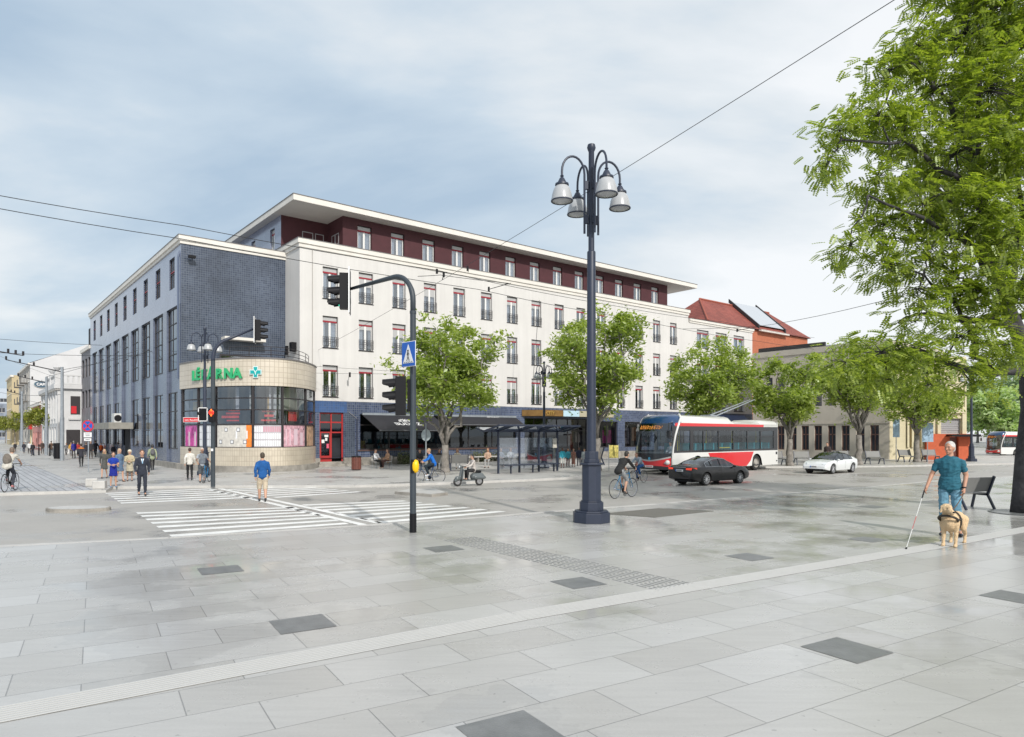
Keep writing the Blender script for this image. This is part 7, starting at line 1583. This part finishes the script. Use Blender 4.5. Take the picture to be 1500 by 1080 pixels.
# ------------------------------------------------------------ cars
M_blackpaint = mat('black_car_paint', (.008, .008, .009), .12, spec=.6); M_whitepaint = mat('white_car_paint', (.66, .68, .68), .3, coat=.8)
M_carglass = glassmat('car_glass', (.22, .25, .28), .09); M_rimm = mat('alloy', (.55, .56, .58), .3, metal=.2)
def interp(x, pts):
    if x <= pts[0][0]: return pts[0][1]
    for (a, b), (c, d) in zip(pts[:-1], pts[1:]):
        if x <= c: u = (x - a) / (c - a); u = u * u * (3 - 2 * u) * .35 + u * .65; return b + (d - b) * u
    return pts[-1][1]
def car(label, loc, rz, sc, paint, prof, L_, Wd, wb, fo, glass_x, belt=.93, tail=False, name='car', roofglass=False):
    """x forward; prof: top height along x; wb wheelbase, fo x of front axle; glass_x=(rear lo, rear hi, front hi, front lo)"""
    t = thing(name, label, 'car', loc, rz, scale=sc); R_ = .37; wx = (fo - wb, fo); x0, x1 = -L_ / 2, L_ / 2
    xs = list(np.linspace(x0, x1, 97)); secs = []
    for x in xs:
        h = interp(x, prof); e = min((x - x0) / .75, (x1 - x) / .95, 1); e = max(e, 0); w = Wd / 2 * (.80 + .20 * math.sqrt(1 - (1 - e) ** 2)); zb = .22 + .10 * max(0, 1 - (x1 - x) / .5) + .14 * max(0, 1 - (x - x0) / .5)
        arch = 0
        for c in wx:
            dx_ = abs(x - c)
            if dx_ < R_ + .02: arch = max(arch, .33 + math.sqrt((R_ + .02) ** 2 - dx_ ** 2))
        bt = min(belt + .04 * (x < 0), h - .035); lo = max(zb + .05, arch); mid = max(.50, arch + .012) if arch else .48
        mid = min(mid, bt - .16); sh = max(bt - .10, mid + .05)
        cab = min(1, max(0, (h - bt - .05) / .35)); wr = w * (.90 - .17 * cab)
        secs.append([(0, zb + .02), (.62 * w, zb + .01), (.64 * w, lo if arch else zb), (.955 * w, lo if arch else zb + .02), (w, max(mid - .0, lo + .004)), (w * 1.0, (mid + sh) / 2 + .02), (.985 * w, sh), (.945 * w, bt), (.925 * w, bt + .012), (wr, max(h - .075 - .02 * (1 - cab), bt + .016)), (wr * .90, max(h - .022, bt + .02)), (wr * .5, h), (0, h + .012)])
    n = len(secs[0]); groups = {'body': MB(), 'windscreen': MB(), 'rear_window': MB(), 'side_window': MB(), 'side_window2': MB(), 'roof': MB(), 'pillars': MB()}
    V_ = {}; allv = []
    for s, x in zip(secs, xs):
        allv += [(x, y, z) for y, z in s] + [(x, -y, z) for y, z in s]
    rl, rh, fh, fl = glass_x
    def grp(i, j):
        x = (xs[i] + xs[i + 1]) / 2
        if j >= 9 and fh < x < fl: return 'windscreen'
        if j >= 9 and rl < x < rh: return 'rear_window'
        if j == 8 and rl + .38 < x < fl - .20:
            for p in (-.20, rl + .78): 
                if abs(x - p) < .05: return 'pillars'
            return 'side'
        if j >= 9 and roofglass and rh <= x <= fh: return 'rear_window'
        return 'body'
    for i in range(len(xs) - 1):
        for j in range(n - 1):
            for sd in (0, 1):
                a = i * 2 * n + sd * n + j; b = (i + 1) * 2 * n + sd * n + j; g = grp(i, j); g = g if g != 'side' else ('side_window' if sd else 'side_window2')
                mb = groups[g]; vs = [allv[a], allv[a + 1], allv[b + 1], allv[b]]; mb.add(vs, [(0, 1, 2, 3)])
    for i in (0, len(xs) - 1):
        s = secs[i]; groups['body'].add([(xs[i], y, z) for y, z in s] + [(xs[i], -y, z) for y, z in s[::-1]], [tuple(range(2 * n))])
    bo = None
    for g in ('body', 'windscreen', 'rear_window', 'side_window', 'side_window2', 'pillars'):
        mb = groups[g]
        if not mb.f: continue
        m = paint if g == 'body' else M_black if g == 'pillars' else M_carglass
        o = mb.build('side_window' if g == 'side_window2' else g, m, t)
        bm = bmesh.new(); bm.from_mesh(o.data); bmesh.ops.remove_doubles(bm, verts=bm.verts, dist=.0005); bm.to_mesh(o.data); bm.free(); o.data.polygons.foreach_set('use_smooth', [True] * len(o.data.polygons)); o.data.set_sharp_from_angle(angle=R(38))
    # cabin inside
    q = MB(); q.box(rl + .6, fl - .3, -Wd / 2 + .12, Wd / 2 - .12, .35, .5); 
    for x in (-.05, -.95):
        for y in (-.38, .38): q.box(x - .1, x + .08, y - .25, y + .25, .5, 1.08); q.box(x - .06, x + .04, y - .12, y + .12, 1.1, 1.25)
    q.box(fl - .75, fl - .4, -.7, .7, .5, .9); q.build('seats', mat('car_seat', (.05, .045, .045), .8), t)
    # wheels
    for x in wx:
        for sd in (-1, 1):
            M = Matrix.Translation((x, sd * (Wd / 2 - .125), .33)) @ Matrix.Rotation(R(-90 * sd), 4, 'X')
            w = MB(); w.lathe([(.20, -.10), (.29, -.105), (.325, -.085), (.33, 0), (.325, .085), (.29, .105), (.235, .10), (.235, .03)], 28, M, caps=False); w.lathe([(.36, -.08), (.36, -.16)], 28, M); wo = w.build('wheel', M_tyre, t, auto=35)
            w = MB(); w.lathe([(.235, .095), (.225, .075), (.215, .095)], 28, M, caps=False)
            for k in range(10): a = 2 * math.pi * k / 10; A = M @ v3(math.cos(a) * .03, math.sin(a) * .03, .085); B = M @ v3(math.cos(a) * .22, math.sin(a) * .22, .088); w.bar(A, B, .026, .022)
            w.lathe([(.05, .075), (.045, .1), (0, .1)], 12, M); w.build('rim', M_rimm, wo)
            w = MB(); w.lathe([(.23, .03), (0, .03)], 24, M, caps=False); w.build('brake_disc', M_black, wo)
    # underside
    MB().box(x0 + .3, x1 - .35, -Wd * .33, Wd * .33, .19, .3).build('underside', M_black, t)
    # mirrors, handles, door lines, trims
    for sd in (-1, 1):
        q = MB(); q.ell((fl - .38, sd * (Wd / 2 + .06), belt + .04), (.07, .10, .065), n=12, m=8); q.bar((fl - .42, sd * (Wd / 2 - .1), belt + .0), (fl - .38, sd * (Wd / 2 + .05), belt + .02), .03); q.build('mirror', paint, t, smooth=True)
        for x in (-.05, -.95): MB().box(x - .35 + .02, x - .17, sd * Wd / 2 - .012, sd * Wd / 2 + .018, .775, .80).build('door_handle', paint, t)
    q = MB()
    for sd in (-1, 1):
        for x in (fl - .28, -.2, rl + .70): q.box(x - .004, x + .004, min(sd * Wd / 2, sd * (Wd / 2 + .002)) - .0, max(sd * Wd / 2, sd * (Wd / 2 + .002)), .36, .83)
    q.build('door_gaps', M_black, t)
    for sd in (-1, 1):     # bright strip round the side glass
        q = MB(); lo = [(x, belt + .012 + .04 * (x < 0)) for x in np.linspace(rl + .36, fl - .2, 12)]; hi = [(x, max(interp(x, prof) - .07, belt + .03)) for x in np.linspace(fl - .2, rl + .36, 16)]
        def yy(x, z): h = interp(x, prof); bt = belt + .04 * (x < 0); cab = min(1, max(0, (h - bt - .05) / .35)); wr = Wd / 2 * (.90 - .17 * cab); u = min(1, max(0, (z - bt) / max(.01, h - .075 - bt))); return Wd / 2 * .93 * (1 - u) + wr * u
        q.tube([(x, sd * (yy(x, z) + .008), z) for x, z in lo + hi + lo[:1]], .010, 5, False); q.build('window_trim', M_chrome if paint is M_blackpaint else M_black, t)
    return t, x0, x1
# black sedan seen from behind
rr_w = G(1033, 711.5, RZ); fr_w = G(1083, 708.5, RZ)
dv = dB.copy(); prof = [(-2.42, .80), (-2.38, 1.0), (-2.28, 1.06), (-1.72, 1.10), (-1.2, 1.30), (-.62, 1.445), (.0, 1.46), (.32, 1.42), (.75, 1.24), (1.2, 1.03), (1.9, .93), (2.25, .80), (2.42, .62)]
sc = .84; rzc = facer(dB.x, dB.y) - R(4); cdir = Vector((math.cos(rzc), math.sin(rzc), 0)); lft = Vector((-cdir.y, cdir.x, 0))
cen = rr_w + cdir * (1.35 * sc) + lft * (.80 * sc)
tc_, x0, x1 = car('black sedan with lit red tail lamps seen from behind beside the bus', cen, rzc, sc, M_blackpaint, prof, 4.84, 1.86, 2.80, 1.45, (-1.72, -.68, .30, 1.22))
mt = mat('tail_red', (.45, .02, .02), .3, emit=((1, .08, .02), .55))
for sd in (-1, 1): q = MB(); q.slab([(x0 + .0, sd * .44, .84), (x0 + .0, sd * .74, .83), (x0 + .0, sd * .74, .95), (x0 + .0, sd * .44, .93)], (-.014, 0, 0)); q.slab([(x0 + .02, sd * .73, .83), (x0 + .34, sd * .86, .86), (x0 + .34, sd * .86, .95), (x0 + .02, sd * .73, .95)], (-.02, sd * .03, 0)); q.build('tail_lamp', mt, tc_)
q = MB(); q.box(x0 - .02, x0 + .01, -.44, .44, .955, .975); q.build('chrome_strip', M_chrome, tc_)
def plate(t, x, z, d):
    q = MB(); q.use(M_signw); q.box(x, x + .012 * d, -.26, .26, z, z + .11) if d > 0 else q.box(x + .012 * d, x, -.26, .26, z, z + .11); po = q.build('number_plate', None, t)
    q = MB(); xx = x + .013 * d; s_ = 1 if d < 0 else -1; q.use(M_signb); q.box(min(xx, xx + .003 * d), max(xx, xx + .003 * d), *sorted((s_ * .26, s_ * .2)), z, z + .11); q.use(M_black)
    for k in range(7): y = -.17 + .052 * k; q.box(min(xx, xx + .003 * d), max(xx, xx + .003 * d), y, y + .03, z + .02, z + .09)
    q.build('plate_marks', None, po)
plate(tc_, x0 - .02, .80 - .06, -1)
q = MB(); q.box(x0 - .02, x0 + .02, -.7, .7, .36, .42); q.build('rear_bumper_trim', M_dframe, tc_)
# white fastback seen from the front
prof2 = [(-2.34, .78), (-2.28, .98), (-2.1, 1.06), (-1.5, 1.20), (-.8, 1.38), (-.2, 1.44), (.2, 1.42), (.6, 1.29), (1.35, .94), (1.9, .84), (2.2, .70), (2.34, .52)]
fw_ = G(1218.7, 694.5, RZ); rzw = facer(-dB.x, -dB.y); cdir = Vector((math.cos(rzw), math.sin(rzw), 0)); lft = Vector((-cdir.y, cdir.x, 0)); sc = .84
cen = fw_ - cdir * (1.46 * sc) - lft * (.80 * sc)
tw, x0, x1 = car('white fastback car with a dark glass roof facing left before the beige hall', cen, rzw, sc, M_whitepaint, prof2, 4.70, 1.85, 2.87, 1.46, (-1.75, -.45, .22, 1.30), belt=.90, roofglass=True)
for sd in (-1, 1): q = MB(); q.slab([(x1 - .10, sd * .52, .64), (x1 - .32, sd * .83, .70), (x1 - .55, sd * .87, .76), (x1 - .42, sd * .74, .76), (x1 - .16, sd * .52, .70)], (.03, sd * .02, .015)); q.build('headlight', mat('head_lamp', (.7, .74, .78), .15, metal=.3), tw)
plate(tw, x1 + .005, .44, 1)
MB().box(x1 - .05, x1 + .012, -.62, .62, .27, .35).build('lower_grille', M_black, tw)

# ------------------------------------------------------------ trolleybus: x forward, visible flank at +y
def bus(label, loc, rz, sc=1.0):
    t = thing('trolleybus', label, 'bus', loc, rz, scale=sc); Lb, Wb = 11.2, 2.55; yf = Wb / 2
    mw = mat('bus_white', (.66, .66, .64), .3, coat=.5); mr = mat('bus_red', (.60, .02, .025), .3, coat=.5); mb_ = mat('bus_blue', (.008, .045, .13), .2, coat=.8); mk = mat('bus_black', (.012, .013, .016), .2, coat=.5); gl = glassmat('bus_glass', (.62, .66, .68), .09)
    seat = mat('bus_seat_teal', (.01, .33, .40), .6, noise=.2); xf = Lb / 2; xr = -Lb / 2; A1, A2 = xf - 2.65, xr + 2.45; Rw = .56
    # flanks: skirt with wheel arches
    for sd in (-1, 1):
        s = MB(); s.use(mw); n = 90; prev = None
        for i in range(n + 1):
            x = xr + (xf - .35 - xr) * i / n; z = .30
            for c in (A1, A2):
                if abs(x - c) < Rw: z = max(z, .48 + math.sqrt(Rw ** 2 - (x - c) ** 2))
            cur = ((x, sd * yf, z), (x, sd * yf, 1.22), (x, sd * (yf - .35), z))
            if prev: s.quad(prev[0], cur[0], cur[1], prev[1]); s.use(mk); s.quad(prev[0], cur[0], cur[2], prev[2]); s.use(mw)
            prev = cur
        s.build('side_skirt', None, t)
        f = (lambda sd: (lambda u, d, z: (u, sd * (yf - d), z)))(sd)
        ws = [(xr + .50, xr + 1.95), (xr + 2.05, xr + 3.45), (xr + 3.55, xr + 4.95), (xr + 5.05, xr + 6.45), (xr + 6.55, xr + 7.95), (xr + 8.05, xr + 8.95), (xr + 9.25, xf - .75)]
        s = MB(); s.use(mk); wallholes(s, f, xr, xf - .35, 1.2201, 2.70, [(a, b, 1.34, 2.45) for a, b in ws], .05); s.build('window_band', None, t)
        for a, b in ws:
            o = MB().quad(f(a, .03, 1.34), f(b, .03, 1.34), f(b, .03, 2.45), f(a, .03, 2.45)).build('side_window', gl, t)
            if b - a > 1.2: MB().box(a, b, min(sd * (yf - .02), sd * yf * 1.001), max(sd * (yf - .02), sd * yf * 1.001), 2.06, 2.10).build('window_bar', mk, o)
        r = MB(); r.slab([f(xr + .95 + .75, -.006, 2.70), f(xf - .55, -.006, 2.70), f(xf - .62, -.006, 2.88), f(xr + .95 + .75, -.006, 2.84)], (0, sd * .01, 0)); r.build('red_stripe', mr, t)
        r = MB(); r.slab([f(A2 + .72, -.003, .62), f(A2 + 1.15, -.003, .31), f(A1 - 1.6, -.003, .31), f(A1 - 1.0, -.003, 1.17), f(A2 + .72 - .35, -.003, 1.17)], (0, sd * .008, 0)); r.build('red_flank_panel', mr, t)
        for c in (A1, A2):
            M = Matrix.Translation((c, sd * (yf - .16), .47)) @ Matrix.Rotation(R(-90 * sd), 4, 'X'); w = MB(); w.lathe([(.28, -.13), (.44, -.14), (.47, -.1), (.47, .1), (.44, .13), (.30, .12), (.30, .05)], 30, M, caps=False); wo = w.build('wheel', M_tyre, t, auto=35)
            w = MB(); w.lathe([(.30, .11), (.27, .04), (.16, .03), (.12, .11), (.05, .13), (0, .13)], 26, M, caps=False); w.build('rim', mat('bus_rim', (.36, .34, .31), .5), wo)
    # roof shell and roof pods
    def sect(x, h, w=yf, z0=2.88, r=.28): return [(x, -w, z0), (x, -w + .03, h - r * .8), (x, -w + .14, h - r * .3), (x, -w + .42, h), (x, 0, h + .02), (x, w - .42, h), (x, w - .14, h - r * .3), (x, w - .03, h - r * .8), (x, w, z0)]
    def loft(lst, m, name, z0=2.70, smooth=True):
        mb = MB(); n = 9; 
        for x, h, ww in lst: mb.v += sect(x, h, ww, z0, min(.28, (h - z0) * .9))
        for i in range(len(lst) - 1):
            for j in range(n - 1): mb.face([i * n + j, i * n + j + 1, (i + 1) * n + j + 1, (i + 1) * n + j])
        mb.face(list(range(n))); mb.face([(len(lst) - 1) * n + j for j in range(n)]); return mb.build(name, m, t, auto=35)
    loft([(xr + .0, 2.95, yf - .02), (xr + .05, 3.0, yf), (xf - .6, 3.0, yf)], mw, 'roof')
    loft([(xr + .02, 3.12, yf - .06), (xr + 1.75, 3.14, yf - .06), (xr + 1.95, 3.0, yf - .06)], mw, 'rear_roof_cover', 2.85)
    loft([(xr + 4.9, 3.0, yf - .03), (xr + 5.35, 3.30, yf - .03), (xf - 1.35, 3.34, yf - .03), (xf - 1.1, 3.34, yf - .03)], mw, 'roof_pod', 2.86)
    # blue front dome: curved in profile, wraps down to the display
    d = MB(); prof_ = [(xf - 1.15, 3.36), (xf - .8, 3.34), (xf - .5, 3.24), (xf - .28, 3.05), (xf - .14, 2.80), (xf - .04, 2.5)]
    k = 0; n = 9
    for i, (x, h) in enumerate(prof_):
        w = yf - .0 - .02 * i; c = [(-w, .9), (-w + .02, .35), (-w + .1, .12), (-w + .35, 0), (0, 0), (w - .35, 0), (w - .1, .12), (w - .02, .35), (w, .9)]
        bx = [.0, 0, .0, 0, 0, 0, 0, 0, 0]
        for (y, dz) in c:
            xx = x - .32 * (abs(y) / yf) ** 3 * min(1, i / 3); d.v.append((xx if xx > xf - 1.16 else xf - 1.16, y, max(2.45, h - dz * min(1.0, (h - 2.45) / .9 + .001))))
    for i in range(len(prof_) - 1):
        for j in range(n - 1): d.face([i * n + j, i * n + j + 1, (i + 1) * n + j + 1, (i + 1) * n + j])
    d.build('front_dome', mb_, t, auto=50)
    # front face curved in plan: bands
    def frontband(z0, z1, off0, off1, m, name, bulge=.30, y0=-1, y1=1, parent=None, n=16):
        f_ = MB()
        for i in range(n + 1):
            u = y0 + (y1 - y0) * i / n; y = u * yf * .995; b = bulge * abs(u) ** 3
            f_.v += [(xf + off0 - b, y, z0), (xf + off1 - b, y, z1)]
        for i in range(n): f_.face([2 * i, 2 * i + 2, 2 * i + 3, 2 * i + 1])
        return f_.build(name, m, parent or t, smooth=True)
    frontband(2.42, 2.86, .0, -.16, glassmat('display_glass', (.15, .17, .22), .12), 'display_glass'); frontband(1.18, 2.44, .04, -.02, gl, 'windscreen'); frontband(.78, 1.19, .06, .045, mk, 'front_panel')
    dsp = frontband(2.46, 2.78, -.05, -.15, mk, 'destination_display', y0=-.66, y1=.66); q = MB(); am = mat('amber_led', (.5, .2, .03), .5, emit=((1, .38, .08), .8)); random.seed(9)
    for k_ in range(46):
        u = -.60 + 1.2 * k_ / 46
        for r_ in range(5):
            if random.random() < .62 and k_ % 5 != 4: x = xf + .012 - .05 - .02 * r_ - .30 * abs(u) ** 3 + .02; q.quad((x, u * yf, 2.54 + r_ * .04), (x, u * yf + .02, 2.54 + r_ * .04), (x - .008, u * yf + .02, 2.568 + r_ * .04), (x - .008, u * yf, 2.568 + r_ * .04))
    q.build('display_text', am, dsp)
    # lower front: red V shape, grey band, bumper
    def vshape(zt, zb, m, name, off):
        f_ = MB(); n = 20
        for i in range(n + 1):
            u = -1 + 2 * i / n; y = u * yf * .995; b = .30 * abs(u) ** 3; f_.v += [(xf + off - b, y, zb(u)), (xf + off - b + .0, y, zt(u))]
        for i in range(n): f_.face([2 * i, 2 * i + 2, 2 * i + 3, 2 * i + 1])
        f_.build(name, m, t, smooth=True)
    vshape(lambda u: .82 + .22 * abs(u) ** 1.6, lambda u: .74 + .22 * abs(u) ** 1.6, mat('bus_grey', (.42, .41, .40), .4), 'grey_curve', .068)
    vshape(lambda u: .745 + .21 * abs(u) ** 1.6, lambda u: .50 - .12 * max(0, abs(u) - .6), mr, 'red_front', .066); vshape(lambda u: .52 - .1 * max(0, abs(u) - .6), lambda u: .30, mk, 'bumper', .05)
    q = MB(); q.box(xf + .07, xf + .085, -.28, .28, .40, .52); po = q.build('number_plate', M_signw, t); q = MB(); [q.box(xf + .086, xf + .089, -.22 + .065 * k_, -.18 + .065 * k_, .43, .49) for k_ in range(7)]; q.build('plate_marks', M_signr, po)
    MB().lathe([(.08, 0), (.08, .01)], 16, Matrix.Translation((xf + .056, 0, .90)) @ Matrix.Rotation(R(90), 4, 'Y')).build('front_emblem', mat('emblem_blue', (.1, .4, .6), .3), t)
    for sd in (-1, 1):
        q = MB(); q.use(mat('lamp_clear', (.6, .6, .58), .2)); q.ell((xf - .16, sd * (yf - .17), .70), (.16, .13, .14), n=14, m=8); lo = q.build('headlight', None, t, smooth=True); MB().lathe([(.055, 0), (.04, .03), (0, .03)], 12, Matrix.Translation((xf - .03, sd * (yf - .25), .68)) @ Matrix.Rotation(R(90), 4, 'Y')).build('lens', M_chrome, lo)
        # pale frame that curves from the roof down the corner
        q = MB(); q.tube([(xf - 1.22, sd * (yf - .22), 3.36), (xf - 1.1, sd * (yf + .0), 3.15), (xf - .85, sd * (yf + .01), 2.75), (xf - .6, sd * (yf + .01), 2.2), (xf - .42, sd * (yf + .0), 1.5), (xf - .36, sd * (yf - .01), .9), (xf - .34, sd * (yf - .02), .3)], [.07, .075, .07, .06, .055, .06, .06], 8); q.build('corner_frame', mw, t, smooth=True)
        q = MB(); q.use(gl); q.quad((xf - .37, sd * yf, 1.2), (xf - .24, sd * yf * .99, 1.2), (xf - .30, sd * yf * .99, 2.43), (xf - .60, sd * yf, 2.43)); q.build('corner_glass', None, t)
        q = MB(); q.tube([(xf - .5, sd * (yf - .1), 2.9), (xf + .15, sd * (yf + .15), 2.85), (xf + .25, sd * (yf + .22), 2.5)], .03, 6); q.tbox(Matrix.Translation((xf + .25, sd * (yf + .22), 2.25)), .08, .2, .42); q.build('mirror', mk, t)
    # rear
    q = MB(); q.use(mw); q.box(xr - .06, xr - .001, -yf + .03, yf - .03, .32, 3.0); q.use(mk); q.box(xr - .075, xr - .061, -yf + .2, yf - .2, 1.5, 2.6); q.build('rear_panel', None, t)
    [MB().box(xr + .05, xr + x_, yf, yf + .006, a_, b_).build('side_vent', mk, t) for x_, a_, b_ in ((.25, .95, 1.12), (.2, .5, .58))]
    # interior
    q = MB(); q.use(mat('bus_floor', (.05, .05, .055), .7)); q.box(xr + .05, xf - .3, -yf + .05, yf - .05, .32, .38); q.use(mat('bus_ceiling', (.3, .3, .3), .7)); q.box(xr + .05, xf - .65, -yf + .05, yf - .05, 2.62, 2.66); q.use(mk); q.box(xf - .75, xf - .5, -1.0, 1.0, .38, 1.15); q.build('cabin_lining', None, t)
    q = MB()
    for k_ in range(10):
        x = xr + .7 + k_ * .86
        for y in (-.9, -.45, .45, .9):
            if abs(x - A2) < 9 and x < xf - 2: q.box(x, x + .1, y - .2, y + .2, .95, 1.72); q.box(x, x + .42, y - .2, y + .2, .85, .95)
    q.build('seats', seat, t)
    q = MB(); q.use(mat('pole_yellow', (.75, .65, .02), .4))
    for k_ in range(7): x = xr + 1.2 + k_ * 1.35; q.tube([(x, .45 * (-1) ** k_, .4), (x, .45 * (-1) ** k_, 2.6)], .018, 6)
    q.tube([(xr + 5.2, yf - .12, 1.45), (xr + 6.3, yf - .12, 1.45)], .03, 6); q.build('grab_poles', None, t)
    q = MB(); [q.tube([(xr + 5.6, sy, 3.3), (xr + .9, sy * .6, 4.5)], [.045, .03], 6) for sy in (-.3, .3)]; q.box(xr + 5.4, xr + 6, -.4, .4, 3.3, 3.42); q.build('trolley_poles', M_galv, t)
    return t
bz = facer(-dB.x, -dB.y); fc = G(979, 697, RZ) + Vector((0, 0, 0))      # visible front corner
bc = fc + dA * 1.275 + dB * 5.6
bt_ = bus('red and white trolleybus with a blue front dome standing behind the black sedan', Vector((bc.x, bc.y, RZ)), bz)
# driver
person('bus driver in a pale shirt behind the windscreen', Vector((bc.x, bc.y, RZ)) - dB * 4.35 + dA * -.45 + v3(0, 0, .55), face(-dB.x, -dB.y), 1.7, 'sit', ('shirt', (.45, .5, .55)), ('trousers', (.03, .03, .04)), ((.05, .04, .03), 'short'), voxel=.026, lod=0, rel=False)
b2 = G(1458, 668.5, RZ); dup(bt_, Vector((b2.x + 3.9, b2.y + .6, RZ)), facer(-.995, -.08), 'distant red, white and dark bus at the right edge below the far trees', scale=.74)
